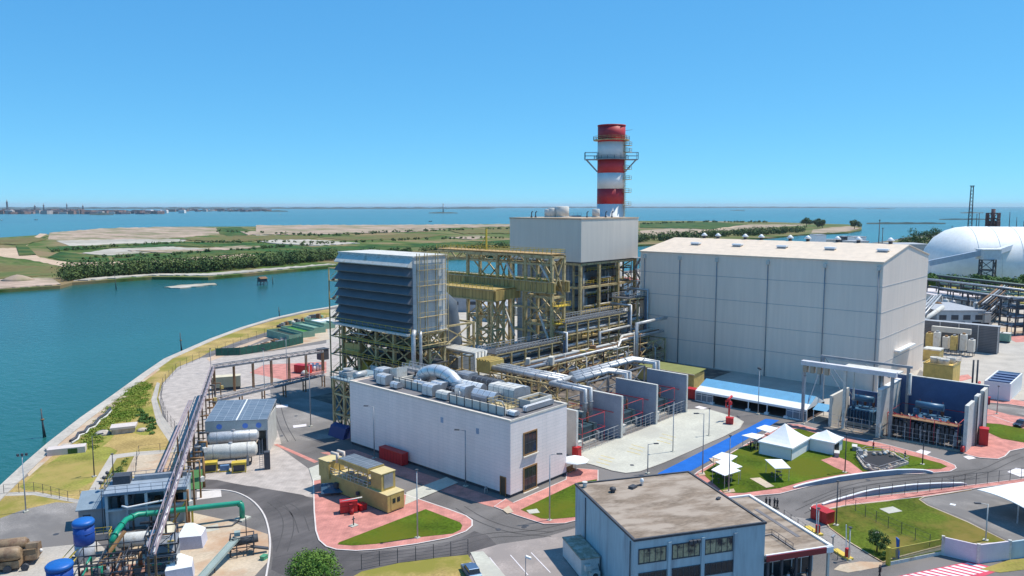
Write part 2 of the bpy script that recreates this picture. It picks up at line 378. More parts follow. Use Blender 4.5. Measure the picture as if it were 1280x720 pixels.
class T:
    """a thing: an Empty at its base that parents its parts. world=True: its parts are given in world coordinates"""
    def __init__(s, name, label, cat, loc=(0, 0, 0), rot=0.0, group=None, world=False):
        if len(loc) == 2: loc = (*loc, 0)
        s.o = bpy.data.objects.new(name, None); COL.objects.link(s.o); s.o.empty_display_size = 0.5
        s.o.location = loc; s.o.rotation_euler = (0, 0, rot)
        s.o['label'] = label; s.o['category'] = cat
        if group: s.o['group'] = group
        s.inv = (Matrix.Translation(loc) @ Matrix.Rotation(rot, 4, 'Z')).inverted() if world else None
    def part(s, name, mb, mat, parent=None, label=None, kind=None):
        o = mk(name, mb, mat, parent or s.o, s.inv)
        if label: o['label'] = label
        if kind: o['kind'] = kind
        return o
    def copy(s, loc, rot, label, group=None):
        def rec(o, par):
            c = o.copy(); COL.objects.link(c)
            if par: c.parent = par
            for ch in kids.get(o.name, []): rec(ch, c)
            return c
        kids = {}
        for o in COL.objects:
            if o.parent: kids.setdefault(o.parent.name, []).append(o)
        r = rec(s.o, None); r.location = loc if len(loc) == 3 else (*loc, 0); r.rotation_euler = (0, 0, rot); r['label'] = label
        if group: r['group'] = group
        t = T.__new__(T); t.o = r; t.inv = None
        return t

def solo(name, mb, mat, label, cat, group=None, loc=None):
    """a thing that is one mesh, given round its own origin, which goes to loc"""
    o = mk(name, mb, mat)
    if loc is not None: o.location = loc
    o['label'] = label; o['category'] = cat
    if group: o['group'] = group
    return o
def ground(name, mb, mat, kind='structure', label=None):
    o = mk(name, mb, mat); o['kind'] = kind
    if label: o['label'] = label
    return o
def path_offset(pts, d):
    out = []
    for i, p in enumerate(pts):
        a = Vector(pts[max(0, i - 1)]); b = Vector(pts[min(len(pts) - 1, i + 1)]); t = (b - a)
        if t.length < 1e-6: t = Vector((1, 0))
        t.normalize(); out.append((p[0] - t.y * d, p[1] + t.x * d))
    return out
def smooth(pts, n=2, closed=True):
    for _ in range(n):
        o = []
        m = len(pts)
        for i in range(m if closed else m - 1):
            p, q = pts[i], pts[(i + 1) % m]
            o += [(p[0] * .75 + q[0] * .25, p[1] * .75 + q[1] * .25), (p[0] * .25 + q[0] * .75, p[1] * .25 + q[1] * .75)]
        if not closed: o = [pts[0]] + o + [pts[-1]]
        pts = o
    return pts
def strip(pts, w, z0, z1):
    """a wall or kerb of width w along world points"""
    a = path_offset(pts, w / 2); b = path_offset(pts, -w / 2); mb = MB()
    for i in range(len(pts) - 1):
        mb.prism([a[i], a[i + 1], b[i + 1], b[i]], z0, z1)
    return mb
def closed_ring(pts, w, z0, z1):
    n = len(pts); out = []; mb = MB()
    ar = sum(pts[i][0] * pts[(i + 1) % n][1] - pts[(i + 1) % n][0] * pts[i][1] for i in range(n)); sg = 1 if ar > 0 else -1
    for i in range(n):
        a = Vector(pts[i - 1]); b = Vector(pts[(i + 1) % n]); t = (b - a).normalized()
        out.append((pts[i][0] - t.y * w * sg, pts[i][1] + t.x * w * sg))
    vs = [(*p, z0) for p in pts] + [(*p, z1) for p in pts] + [(*p, z1) for p in out] + [(*p, z0) for p in out]
    fs = []
    for i in range(n):
        j = (i + 1) % n
        for k in range(3): fs.append((k * n + i, k * n + j, (k + 1) * n + j, (k + 1) * n + i))
    return mb.add(vs, fs)
def AX(px, py, a):         # the point on that pixel's ray whose x is a
    g = G(px, py, 0 if py > 262 else 100); t = a / g[0]
    return (a, g[1] * t, CAMH + ((0 if py > 262 else 100) - CAMH) * t)
def BY(px, py, b):
    g = G(px, py, 0 if py > 262 else 100); t = b / g[1]
    return (g[0] * t, b, CAMH + ((0 if py > 262 else 100) - CAMH) * t)
def GD(px, depth):         # ground point at that column and forward distance
    xr = (px - 640) / FPX; R_ = xr * (depth * math.cos(TH) + CAMH * math.sin(TH)); return (depth * FA + R_ * FB, depth * FB - R_ * FA)
ords = ['first', 'second', 'third', 'fourth', 'fifth', 'sixth', 'seventh', 'eighth', 'ninth', 'tenth', 'eleventh', 'last']

# ================================================================== THE SETTING: sea, land, roads
def water_mat():
    m = bpy.data.materials.new('sea_water'); m.use_nodes = True; n = m.node_tree; b = n.nodes['Principled BSDF']
    b.inputs['Roughness'].default_value = 0.2; b.inputs['Specular IOR Level'].default_value = 0.3; b.inputs['IOR'].default_value = 1.33
    tc = n.nodes.new('ShaderNodeTexCoord')
    ns = n.nodes.new('ShaderNodeTexNoise'); ns.inputs['Scale'].default_value = 0.004; ns.inputs['Detail'].default_value = 5
    mp = n.nodes.new('ShaderNodeMapping'); mp.inputs['Rotation'].default_value = (0, 0, rad(48)); mp.inputs['Scale'].default_value = (0.4, 1, 1)
    n.links.new(tc.outputs['Object'], mp.inputs[0]); n.links.new(mp.outputs[0], ns.inputs[0])
    cr = n.nodes.new('ShaderNodeMapRange'); cr.inputs['From Min'].default_value = 0.35; cr.inputs['From Max'].default_value = 0.65
    n.links.new(ns.outputs[0], cr.inputs[0])
    mx = n.nodes.new('ShaderNodeMix'); mx.data_type = 'RGBA'
    mx.inputs[6].default_value = (0.012, 0.084, 0.076, 1); mx.inputs[7].default_value = (0.02, 0.13, 0.12, 1)
    n.links.new(cr.outputs[0], mx.inputs[0]); n.links.new(mx.outputs[2], b.inputs['Base Color'])
    w1 = n.nodes.new('ShaderNodeTexNoise'); w1.inputs['Scale'].default_value = 0.45; w1.inputs['Detail'].default_value = 6; w1.inputs['Roughness'].default_value = 0.6
    mp2 = n.nodes.new('ShaderNodeMapping'); mp2.inputs['Rotation'].default_value = (0, 0, rad(20)); mp2.inputs['Scale'].default_value = (1, 0.45, 1)
    n.links.new(tc.outputs['Object'], mp2.inputs[0]); n.links.new(mp2.outputs[0], w1.inputs[0])
    bp = n.nodes.new('ShaderNodeBump'); bp.inputs['Strength'].default_value = 0.75; bp.inputs['Distance'].default_value = 0.5
    n.links.new(w1.outputs[0], bp.inputs['Height']); n.links.new(bp.outputs[0], b.inputs['Normal'])
    return m
ground('sea', MB().sheet([(-40000, -40000), (40000, -40000), (40000, 40000), (-40000, 40000)], -2.0), water_mat())

COAST = [(-200, 770), (-60, 665), (0, 608), (30, 580), (60, 554), (100, 523), (140, 495), (180, 466), (205, 449), (230, 438), (262, 424), (300, 410), (340, 398), (380, 389), (408, 384.5), (440, 378), (480, 370), (560, 359), (640, 351), (720, 344), (800, 337), (880, 330), (960, 321), (1000, 312), (1050, 307), (1095, 303), (1120, 299), (1150, 294), (1180, 290), (1230, 287), (1300, 285), (1600, 283)]
cw = GP(COAST)
land = cw + [(1500, -1500), (300, -600), (-100, -120)]
ground('site_ground', MB().prism(land, -4, 0), asphalt)
# quay edge and promenade
q0 = cw[:17]
qi = path_offset(q0, -2.6)
mb = MB()
for i in range(len(q0) - 1): mb.prism([q0[i], q0[i + 1], qi[i + 1], qi[i]], -3.9, 0.22)
ground('quay', mb, quay_stone)

ZL = [0.0]
def flat(name, px, mat, z, kind='structure', sm=0, world=None):
    ZL[0] += 0.00025; z += ZL[0]
    p = GP(px) if world is None else world
    if sm: p = smooth(p, sm)
    return ground(name, MB().sheet(p, z), mat, kind)
def raised(name, px, mat, z, kerb=None, sm=0, kw=0.22, kind='structure'):
    p = GP(px)
    if sm: p = smooth(p, sm)
    o = ground(name, MB().prism(p, -0.5, z), mat, kind)
    if kerb: ground('kerb', closed_ring(p, kw, -0.4, z + 0.02), kerb)
    return o

# far and back yard: pale concrete all over
flat('yard', [(408, 388), (560, 362), (800, 340), (960, 324), (1100, 306), (1290, 297), (1290, 500), (1240, 500), (1223, 505), (1160, 470), (1020, 530), (880, 505), (800, 452), (720, 500), (560, 560), (442, 560), (442, 480), (408, 470)], concrete, 0.004)
# light paved yard on the left
flat('paved_yard', [(198, 497), (203, 480), (222, 459), (252, 447), (300, 444), (340, 439), (408, 429), (470, 420), (470, 560), (440, 562), (392, 596), (392, 622), (340, 614), (320, 608), (262, 605), (240, 612), (228, 600), (228, 560), (214, 540)], paver, 0.008)
flat('yard_road', [(337, 484), (400, 470), (448, 470), (448, 566), (402, 560), (352, 556), (342, 520)], asphalt_old, 0.012)
flat('plant_street', [(345, 556), (440, 544), (470, 560), (660, 640), (620, 650), (505, 618), (418, 590), (386, 586)], asphalt, 0.012)
flat('red_paving', [(312, 466), (330, 456), (408, 452), (408, 466), (360, 476)], paver_red, 0.016)
flat('dark_road', [(338, 720), (342, 690), (338, 665), (330, 640), (312, 622), (285, 612), (246, 612), (244, 603), (262, 598), (300, 606), (340, 612), (392, 621), (396, 640), (400, 680), (430, 692), (520, 686), (570, 676), (600, 660), (640, 700), (560, 696), (470, 715), (440, 730)], asphalt_new, 0.016, sm=1)
flat('turning_area', [(0, 646), (30, 636), (70, 627), (105, 626), (125, 640), (122, 672), (100, 690), (60, 690), (0, 690)], asphalt_old, 0.016)
flat('old_yard', [(590, 690), (625, 680), (680, 672), (720, 660), (790, 730), (560, 760)], yard_worn, 0.016)
flat('machine_pad', [(0, 690), (100, 680), (112, 668), (135, 690), (100, 730), (-20, 740)], concrete, 0.02)
flat('dock_yard', [(236, 640), (282, 650), (335, 668), (337, 700), (300, 740), (140, 740), (160, 690), (200, 660)], concrete_tan, 0.02)
flat('concrete_slab', [(244, 662), (272, 655), (274, 662), (246, 668)], concrete_pale, 0.024)
flat('walkway_slab', [(246, 615), (276, 612), (277, 621), (246, 625)], kerb_white, 0.028)
# left verge: dry grass, cut by footpaths
vg = [(-60, 690), (0, 616), (30, 599), (65, 570), (100, 545), (130, 517), (165, 482), (205, 453), (235, 439.5), (262, 427), (300, 413), (340, 401), (380, 391.8), (412, 386), (412, 396), (380, 403), (340, 413), (300, 426), (262, 440), (250, 447), (222, 459), (203, 479), (198, 497), (203, 520), (214, 540), (230, 562), (232, 600), (150, 612), (122, 630), (70, 628), (30, 637), (0, 648), (-60, 690)]
flat('grass_verge', vg, grass_dry, 0.02, kind='stuff')
flat('scrub_ground', [(100, 566), (100, 548), (128, 520), (152, 492), (176, 478), (192, 480), (188, 500), (196, 530), (186, 548), (150, 535), (130, 560)], grass_verge, 0.022, kind='stuff', sm=2)
flat('meadow', [(38, 598), (66, 575), (100, 556), (150, 560), (138, 575), (108, 612), (60, 614), (20, 612)], grass_verge, 0.024, kind='stuff', sm=1)
flat('promenade', [(30, 583), (60, 557), (100, 526), (140, 498), (180, 469), (196, 458), (200, 462), (168, 486), (134, 519), (104, 545), (68, 568), (36, 596)], concrete_tan, 0.028)
flat('footpath', [(-20, 616), (45, 615), (100, 625), (122, 627), (118, 633), (95, 629), (42, 619), (-20, 621)], concrete, 0.032)
flat('footpath', [(104, 625), (138, 569), (170, 565), (226, 561), (226, 565), (160, 571), (146, 573), (114, 628)], concrete, 0.036)
flat('concrete_pad', [(156, 594), (168, 570), (224, 566), (222, 590), (190, 600)], concrete_tan, 0.04)
flat('fence_footing', [(189, 500), (196, 478), (200, 479), (196, 499), (203, 520), (228, 552), (230, 565), (218, 562), (196, 530)], concrete, 0.044)
flat('sand_strip', [(258, 448), (300, 432), (340, 418), (378, 407), (408, 400), (408, 410), (370, 412), (335, 422), (300, 437), (262, 452)], sand, 0.03)
flat('scrap_ground', [(300, 440), (300, 436), (345, 424), (408, 408), (412, 424), (340, 438)], concrete_tan, 0.034)
# island with the generator, red paving and its triangle of lawn
isl = [(391, 600), (392, 640), (394, 664), (398, 676), (407, 684), (420, 688), (445, 689.5), (470, 688), (520, 681), (560, 673.5), (583, 665), (591, 658), (591, 651), (583, 645), (560, 636.5), (532, 627), (505, 618), (418, 589)]
raised('paved_island', isl, paver_red, 0.12, kerb_white)
flat('lawn', [(422, 681.5), (424, 679), (532, 637.5), (575, 654), (578, 658), (576, 663), (566, 668), (520, 673), (470, 681), (440, 683)], lawn, 0.15, kind='stuff', sm=0)
flat('crossing_slab', [(506, 632), (508, 616), (558, 597), (573, 604), (520, 626)], concrete_pale, 0.13)
flat('crossing_slab', [(386, 586), (402, 580), (420, 590), (402, 600), (391, 602)], concrete_pale, 0.13)
flat('red_kerb_strip', [(342, 556), (347, 555), (398, 577), (393, 579)], paver_red, 0.03)
flat('wall_path', [(400, 566), (442, 562), (641, 630), (622, 636), (560, 617), (470, 585)], paver_red, 0.03)
# path and lawn at the end of the white building
raised('paved_island', [(617, 634), (632, 624), (641, 629), (707, 600), (708, 592), (722, 586), (748, 588), (748, 640), (722, 651), (706, 655), (680, 656), (645, 645)], paver_red, 0.12, kerb_white, kw=0.15)
flat('lawn', [(651, 638), (722, 604), (746, 600), (744, 640), (722, 647), (690, 650), (676, 649)], lawn, 0.15, kind='stuff')
flat('kerb_slab', [(628, 638), (636, 633), (642, 641), (634, 643)], concrete_tan, 0.15)
flat('cover_slab', [(658, 639), (671, 637), (675, 642), (662, 643.5)], concrete_pale, 0.17)
# transformer yard
raised('transformer_yard', [(700, 575), (712, 569), (800, 538), (860, 512), (887, 512), (920, 522), (930, 527.5), (925, 536), (905, 546), (862, 565), (830, 579), (800, 590), (782, 592), (765, 589), (742, 582), (722, 577)], concrete_pale, 0.1, concrete)
mb = MB()
for y in (0, 1, 2):
    for k in range(3):
        x = 745 + 38 * k + y * 3; yy = 578 - 13.5 * k - y * 4.0
        a, b = G(x, yy), G(x + 17, yy + 4.5)
        d = Vector(b) - Vector(a); nrm = Vector((-d.y, d.x)).normalized() * 0.18
        mb.sheet([a, b, (b[0] + nrm.x, b[1] + nrm.y), (a[0] + nrm.x, a[1] + nrm.y)], 0.112)
ground('road_marking', mb, stripe_yellow)
flat('blue_carpet', [(957, 523.5), (974, 525.5), (905, 566), (840, 602), (808, 604), (824, 591), (900, 553)], carpet_blue, 0.03)
# lawn with the tents
raised('tent_lawn_border', [(944, 549), (968, 536), (985, 530), (1000, 531), (1050, 544), (1100, 554), (1150, 567), (1180, 576), (1194, 582), (1196, 586), (1188, 590), (1150, 593), (1110, 594), (1062, 599), (1010, 609), (975, 618), (930, 622), (890, 622), (860, 600), (872, 590)], paver_red, 0.12, kerb_white, kw=0.18)
flat('lawn', [(923, 562), (950, 551), (985, 537), (1000, 537), (1048, 550), (1100, 561), (1150, 573), (1176, 580), (1184, 584), (1176, 587), (1110, 588), (1062, 592), (1010, 601), (975, 611), (930, 617), (905, 617), (877, 592)], lawn, 0.15, kind='stuff')
flat('garden_path', [(1026, 576), (1045, 571), (1062, 578), (1080, 592), (1066, 594), (1045, 586)], paver_red, 0.17)
flat('garden_path', [(1075, 568), (1118, 566), (1124, 574), (1080, 575)], concrete_tan, 0.174)
for q in ([(937, 599), (950, 598), (968, 609), (958, 611)], [(872, 592), (880, 591), (882, 595), (874, 596)], [(903, 614), (917, 612), (919, 616), (906, 618)], [(886, 574), (905, 571), (914, 576), (893, 580)]):
    flat('stepping_slab', q, concrete_tan, 0.18)
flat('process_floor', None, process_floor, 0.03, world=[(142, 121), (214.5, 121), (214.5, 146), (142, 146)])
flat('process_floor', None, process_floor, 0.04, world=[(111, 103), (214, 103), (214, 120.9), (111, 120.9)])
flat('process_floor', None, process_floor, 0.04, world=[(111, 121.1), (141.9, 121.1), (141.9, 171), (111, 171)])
for q in ([(330, 640), (352, 628), (372, 640), (380, 665)], [(352, 690), (362, 660), (358, 640), (340, 626)], [(345, 700), (370, 694), (420, 698), (480, 697)], [(560, 684), (610, 668), (660, 668), (715, 656)], [(575, 634), (600, 650), (640, 664), (690, 668)], [(1000, 640), (1060, 612), (1130, 602), (1220, 596)], [(1010, 630), (1070, 605), (1140, 598), (1230, 588)], [(1190, 600), (1230, 590), (1262, 574), (1280, 568)], [(345, 500), (352, 530), (365, 552)]):
    p = smooth(GP(q), 2, False)
    for d_ in (-.8, .8): ground('tyre_mark', strip(path_offset(p, d_), .17, .02, .0245), M('rubber_mark', (.074, .067, .064), .9))
for px, py in ((623, 662), (655, 659), (500, 590), (890, 640), (1085, 600), (370, 520), (352, 545), (790, 582), (1190, 600), (70, 668)):
    g_ = G(px, py); ground('manhole', MB().cyl(g_[0], g_[1], .0, .42, .035 if px not in (790, 823, 868) else .125, 14), steel_dark)
# painted patches on the road
for q in ([(1142, 566), (1151, 562), (1164, 565), (1155, 571)], [(1052, 548), (1056, 545), (1092, 551), (1088, 556)], [(1259, 590), (1270, 585), (1285, 588), (1285, 595), (1275, 596)], [(1204, 571), (1212, 569), (1220, 573), (1211, 574.5)], [(868, 509), (874, 507.5), (884, 510), (878, 512)], [(340, 507), (360, 506), (360, 509), (341, 510)], [(366, 532), (383, 530), (383, 533), (367, 535)]):
    flat('road_patch', q, stripe_white, 0.02)
# right side paving
raised('cabinet_paving', [(1200, 566), (1203, 558), (1204, 540), (1224, 520), (1240, 520), (1262, 528), (1300, 536), (1300, 558), (1280, 561), (1263, 564.5), (1257, 571), (1248, 574.5), (1225, 573), (1212, 570)], paver_red, 0.12, kerb_white)
flat('lawn', [(1226, 529), (1250, 531), (1282, 537), (1300, 540), (1300, 557), (1280, 554), (1252, 549), (1232, 540)], lawn, 0.15, kind='stuff')
raised('corner_paving', [(1224, 513), (1232, 511), (1262, 519), (1300, 525), (1300, 536), (1262, 528), (1240, 521), (1224, 520)], paver_red, 0.11)
raised('corner_paving', [(1222, 495), (1250, 497), (1300, 505), (1300, 512), (1262, 506), (1226, 503)], paver_red, 0.11, kerb_white)
flat('yard_road', [(1190, 440), (1230, 430), (1300, 425), (1300, 480), (1250, 500), (1200, 480)], concrete, 0.012)
flat('red_paving', [(1256, 421), (1272, 418.5), (1290, 419), (1290, 427), (1270, 428)], paver_red, 0.016)
flat('red_paving', [(1198, 470), (1210, 468), (1216, 473), (1200, 477)], paver_red, 0.02)
flat('street', [(1150, 462), (1225, 504), (1300, 514), (1300, 523), (1262, 516), (1224, 510), (1140, 480)], asphalt_old, 0.02)
# lower right: lane, lawn, parking
raised('lane_border', [(1012, 636), (1016, 631.5), (1060, 624), (1110, 619), (1160, 613.5), (1220, 606), (1300, 596), (1300, 601), (1221, 611), (1160, 621), (1110, 626.5), (1060, 632), (1034, 637), (1026, 644), (1020, 650)], paver_red, 0.12, kerb_white, kw=0.12)
ld = [(1033, 637), (1060, 632), (1110, 626.5), (1160, 618), (1215, 611), (1215, 613), (1156, 622), (1150, 625), (1160, 632), (1210, 653), (1262, 679), (1182, 682), (1113, 700), (1104, 704), (1090, 696), (1062, 679), (1036, 660), (1029, 648)]
raised('lawn_plot', ld, lawn_worn, 0.1, concrete_tan, kind='stuff')
for q in ([(1099, 637), (1116, 634), (1128, 640), (1111, 643)], [(1089, 667), (1095, 664), (1100, 667.5), (1094, 669.5)]):
    flat('cover_slab', q, concrete_pale, 0.14)
flat('parking_lot', [(1150, 624), (1220, 612), (1320, 600), (1320, 690), (1262, 677), (1210, 650), (1160, 630)], asphalt_old, 0.016)
flat('lane', [(1020, 650), (1030, 655), (1062, 680), (1104, 705), (1075, 715), (1042, 690), (1010, 665), (985, 645)], asphalt_old, 0.016)
flat('sill_slab', [(1042, 712), (1050, 706), (1075, 702), (1104, 703), (1100, 709), (1060, 716)], concrete_tan, 0.02)
flat('verge_strip', [(1225, 712), (1262, 700), (1300, 697), (1300, 710), (1250, 716)], grass_verge, 0.03, kind='stuff')
# red and white zebra crossing
mb = MB(); mb.sheet(GP([(1085, 728), (1212, 702), (1252, 712), (1180, 740)]), 0.024); ground('crossing_base', mb, stripe_red)
mb = MB()
for k in range(14):
    t0 = k / 14 + 0.012; t1 = t0 + 0.04
    A_, B_ = (1092, 727), (1212, 703); C_, D_ = (1140, 738), (1246, 711.5)
    L = lambda p, q, t: (p[0] + (q[0] - p[0]) * t, p[1] + (q[1] - p[1]) * t)
    mb.sheet(GP([L(A_, B_, t0), L(A_, B_, t1), L(C_, D_, t1), L(C_, D_, t0)]), 0.03)
ground('crossing_stripes', mb, stripe_white)
# grass corner at the bottom
raised('grass_corner', [(452, 715), (500, 704), (545, 698), (585, 694), (600, 720), (610, 745), (440, 745), (440, 722)], grass_dry, 0.08, kind='stuff')
flat('ramp_slab', [(588, 691), (604, 690), (640, 730), (612, 740)], concrete_pale, 0.1)
# parking bays painted in front of the old yard
mb = MB()
for k in range(3):
    a, b = G(612 + 26 * k, 697 - 3 * k), G(632 + 28 * k, 722 - 3 * k)
    mb.beam((*a, 0.03), (*b, 0.03), 0.14, 0.02)
ground('road_marking', mb, stripe_white)
# kerb line of the curved road
pts = smooth(GP([(246, 613), (285, 612), (312, 622), (330, 641), (337, 665), (338, 690), (332, 725)]), 2, False)
ground('kerb', strip(pts, 0.25, 0, 0.12), kerb_white)

# low retaining walls along the lane
def lowwall(px, h, label):
    p = smooth(GP(px), 1, False)
    m1 = MB(); n = len(p)
    a = path_offset(p, 0.15); b = path_offset(p, -0.15)
    hs = [h * min(1, 0.25 + 2.2 * min(i, n - 1 - i) / n) for i in range(n)]
    for i in range(n - 1):
        v = [(*a[i], 0), (*a[i + 1], 0), (*b[i + 1], 0), (*b[i], 0), (*a[i], hs[i]), (*a[i + 1], hs[i + 1]), (*b[i + 1], hs[i + 1]), (*b[i], hs[i])]
        m1.add(v, [(0, 3, 2, 1), (4, 5, 6, 7), (0, 1, 5, 4), (1, 2, 6, 5), (2, 3, 7, 6), (3, 0, 4, 7)])
    t = T('retaining_wall', label, 'wall', (*p[n // 2], 0), world=True); t.part('wall_face', m1, fire_wall)
    m2 = MB()
    a = path_offset(p, 0.22); b = path_offset(p, -0.22)
    for i in range(n - 1):
        v = [(*a[i], hs[i]), (*a[i + 1], hs[i + 1]), (*b[i + 1], hs[i + 1]), (*b[i], hs[i]), (*a[i], hs[i] + .12), (*a[i + 1], hs[i + 1] + .12), (*b[i + 1], hs[i + 1] + .12), (*b[i], hs[i] + .12)]
        m2.add(v, [(0, 3, 2, 1), (4, 5, 6, 7), (0, 1, 5, 4), (1, 2, 6, 5), (2, 3, 7, 6), (3, 0, 4, 7)])
    t.part('coping', m2, white_paint)
lowwall([(992, 611), (1010, 608), (1060, 600), (1110, 594), (1151, 591), (1166, 592)], 0.9, 'low curved wall with pale coping along the lawn with the white tents')
lowwall([(1028, 632), (1060, 624.5), (1085, 619.5), (1110, 616), (1150, 611), (1200, 607.5), (1208, 607)], 0.9, 'low curved wall with white coping between the lane and the mown plot')

# ------------------------------------------------------------------ the marsh island across the channel
isl = [(-400, 400), (0, 362), (75, 357), (90, 353), (190, 346), (260, 346.5), (320, 341), (420, 332), (520, 325), (640, 318), (720, 312), (800, 306), (860, 303), (900, 299.5), (960, 297), (1000, 293), (1060, 290.5), (1077, 287), (1077, 283), (1060, 280.5), (960, 277.5), (860, 276), (760, 276), (640, 280), (500, 281), (330, 283), (200, 283.5), (130, 287), (100, 289.5), (60, 293), (0, 297), (-400, 330)]
ground('marsh_island', MB().prism(GP(isl), -6, 0), marsh)
far = [
 ('sand_field', sand_pink, [(62, 291), (125, 285.4), (200, 283.6), (255, 284), (300, 286), (285, 292), (225, 297), (125, 302), (60, 300)]),
 ('salt_flat', salt_flat, [(70, 301), (175, 299), (240, 299), (225, 303), (150, 305), (88, 308)]),
 ('salt_flat', salt_flat, [(102, 317), (140, 311), (200, 308), (240, 310), (275, 311), (187, 316), (135, 319.5)]),
 ('reed_bed', reeds, [(60, 322), (75, 315.5), (100, 318), (135, 320), (137, 328), (90, 328)]),
 ('reed_bed', reeds, [(140, 320), (225, 314), (305, 310), (312, 317), (212, 324.5), (145, 327)]),
 ('reed_bed', reeds, [(58, 309), (125, 307.5), (225, 302.5), (330, 305), (330, 311), (225, 308), (125, 311.5), (65, 314)]),
 ('reed_bed', reeds, [(20, 308), (48, 298), (60, 296), (32, 307), (45, 319), (24, 320)]),
 ('dirt_road', sand, [(-20, 311), (20, 310), (50, 292), (59, 292.5), (30, 309), (50, 322), (88, 328.5), (155, 327), (307, 317.5), (420, 309), (420, 312), (309, 321), (160, 331), (82, 334), (38, 325), (-20, 318)]),
 ('dry_marsh', dry_marsh, [(-20, 330), (80, 334), (80, 343), (0, 349), (-20, 350)]),
 ('dry_marsh', dry_marsh, [(110, 333), (165, 331), (310, 322), (420, 314), (420, 322), (310, 331), (200, 336), (120, 340)]),
 ('sand_bank', sand_pink, [(-60, 353), (0, 350), (64, 347.5), (76, 356), (0, 361.5), (-60, 368)]),
 ('shore_strip', salt_flat, [(92, 351.5), (115, 347.8), (190, 343), (260, 342.6), (320, 337.6), (410, 330.4), (420, 330.8), (322, 339.7), (261, 345), (190, 344.6), (110, 351)]),
 ('sand_field', sand_pink, [(320, 281.8), (480, 281.3), (640, 280.3), (640, 283), (495, 287), (400, 289), (320, 290)]),
 ('salt_flat', salt_flat, [(322, 302), (350, 300.2), (385, 299.8), (450, 304.5), (395, 307.5), (345, 305)]),
 ('salt_flat', salt_flat, [(320, 292), (440, 288.5), (490, 288), (485, 290), (400, 292), (320, 294.5)]),
 ('reed_bed', reeds, [(270, 306), (340, 306), (395, 309), (480, 306), (640, 300), (640, 311), (480, 320), (330, 322), (312, 318), (290, 312)]),
 ('reed_bed', reeds, [(270, 285), (300, 284), (330, 292), (290, 296), (275, 293)]),
 ('dry_marsh', dry_marsh, [(400, 297), (520, 292), (560, 293), (520, 299), (430, 301)]),
 ('dry_marsh', dry_marsh, [(500, 311), (640, 305), (640, 318), (500, 326)]),
 ('sand_field', sand_pink, [(560, 297), (598, 295), (612, 296.5), (590, 300)]),
 ('reed_bed', reeds, [(800, 279), (860, 277.5), (900, 278), (930, 281), (890, 287), (800, 285)]),
 ('sand_field', sand_pink, [(800, 288), (830, 286), (860, 284), (920, 281), (968, 280.5), (1010, 281), (960, 285), (915, 288), (866, 291), (800, 296)]),
 ('sand_field', sand_pink, [(840, 278), (880, 276.8), (920, 277), (890, 279), (850, 279)]),
 ('dirt_road', sand, [(860, 292), (885, 287), (912, 283), (925, 283), (895, 288), (875, 293)]),
 ('sand_bank', sand_pink, [(1016, 287), (1040, 284.5), (1062, 283), (1074, 286), (1056, 290), (1014, 292)]),
 ('mud_islet', salt_flat, [(205, 356), (222, 353.5), (245, 352), (268, 351), (271, 352.5), (245, 355), (225, 357)]),
]
def ragged(px, seed):
    r = random.Random(seed); o = []
    for i in range(len(px)):
        (x0, y0), (x1, y1) = px[i], px[(i + 1) % len(px)]; k = max(1, int(abs(x1 - x0) / 5))
        for j in range(k):
            e = 0 if j == 0 else 1; o.append((x0 + (x1 - x0) * j / k + e * r.uniform(-1, 1), y0 + (y1 - y0) * j / k + e * r.uniform(-.45, .45)))
    return o
for i, (nm, mt, px) in enumerate(far):
    z = 0.15 + 0.12 * (i % 7) if nm != 'mud_islet' else -1.5
    ground(nm, MB().prism(GP(ragged(px, i)), -.4 if nm != 'mud_islet' else -3, z), mt, 'stuff' if nm in ('reed_bed', 'dry_marsh') else 'structure')
# sand heap on the bank
mb = MB(); c = G(22, 351); mb.lathe(0, 0, [(11, 0), (7, 2), (3, 3.6), (0.3, 4.2)], 14)
solo('sand_heap', mb, sand_pink, 'pale conical sand heap on the far bank at the left', 'heap', loc=(*c, 0))
for nm, mt, px in (('dry_marsh', dry_marsh, [(0, 300), (40, 296), (58, 300), (30, 306), (0, 306)]), ('sand_flat', sand_pink, [(160, 314), (240, 313), (300, 308), (330, 309), (300, 312), (210, 317)]), ('dry_marsh', dry_marsh, [(225, 300), (300, 295), (400, 296), (390, 299), (280, 303)]), ('sand_flat', sand_pink, [(300, 290), (380, 288), (480, 287), (560, 286.5), (520, 290), (400, 293), (310, 294)]), ('dry_marsh', dry_marsh, [(560, 288), (640, 285), (640, 292), (580, 293)])):
    ground(nm, MB().prism(GP(ragged(px, 5)), -.4, 1.1), mt, 'stuff')
# distant land on the horizon
def ridge(px0, px1, ybase, h, seed, name, mat, lab):
    r = random.Random(seed); mb = MB(); x = px0
    up, dn = [], []
    while x <= px1:
        p = G(x, ybase, -2); up.append(p); x += 3
    n = len(up); vs = []; fs = []
    for i, p in enumerate(up):
        hh = h * (0.55 + 0.45 * abs(math.sin(i * 0.37 + seed)) * r.uniform(0.6, 1.2)) * min(1, 0.3 + i / 8, 0.3 + (n - 1 - i) / 8)
        d = Vector((p[0], p[1])).normalized() * h * 6
        vs += [(p[0], p[1], -3), (p[0] + d.x * .3, p[1] + d.y * .3, hh), (p[0] + d.x, p[1] + d.y, -3)]
    for i in range(n - 1):
        a, b = 3 * i, 3 * i + 3
        fs += [(a, b, b + 1, a + 1), (a + 1, b + 1, b + 2, a + 2)]
    mb.add(vs, fs)
    return ground(name, mb, mat, 'structure', lab)
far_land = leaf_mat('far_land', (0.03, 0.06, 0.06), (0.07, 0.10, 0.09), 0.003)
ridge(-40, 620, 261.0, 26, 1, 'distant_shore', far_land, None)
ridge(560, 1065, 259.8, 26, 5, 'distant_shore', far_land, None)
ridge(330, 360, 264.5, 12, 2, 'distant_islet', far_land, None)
ridge(1063, 1072, 260.5, 18, 4, 'distant_islet', far_land, None)
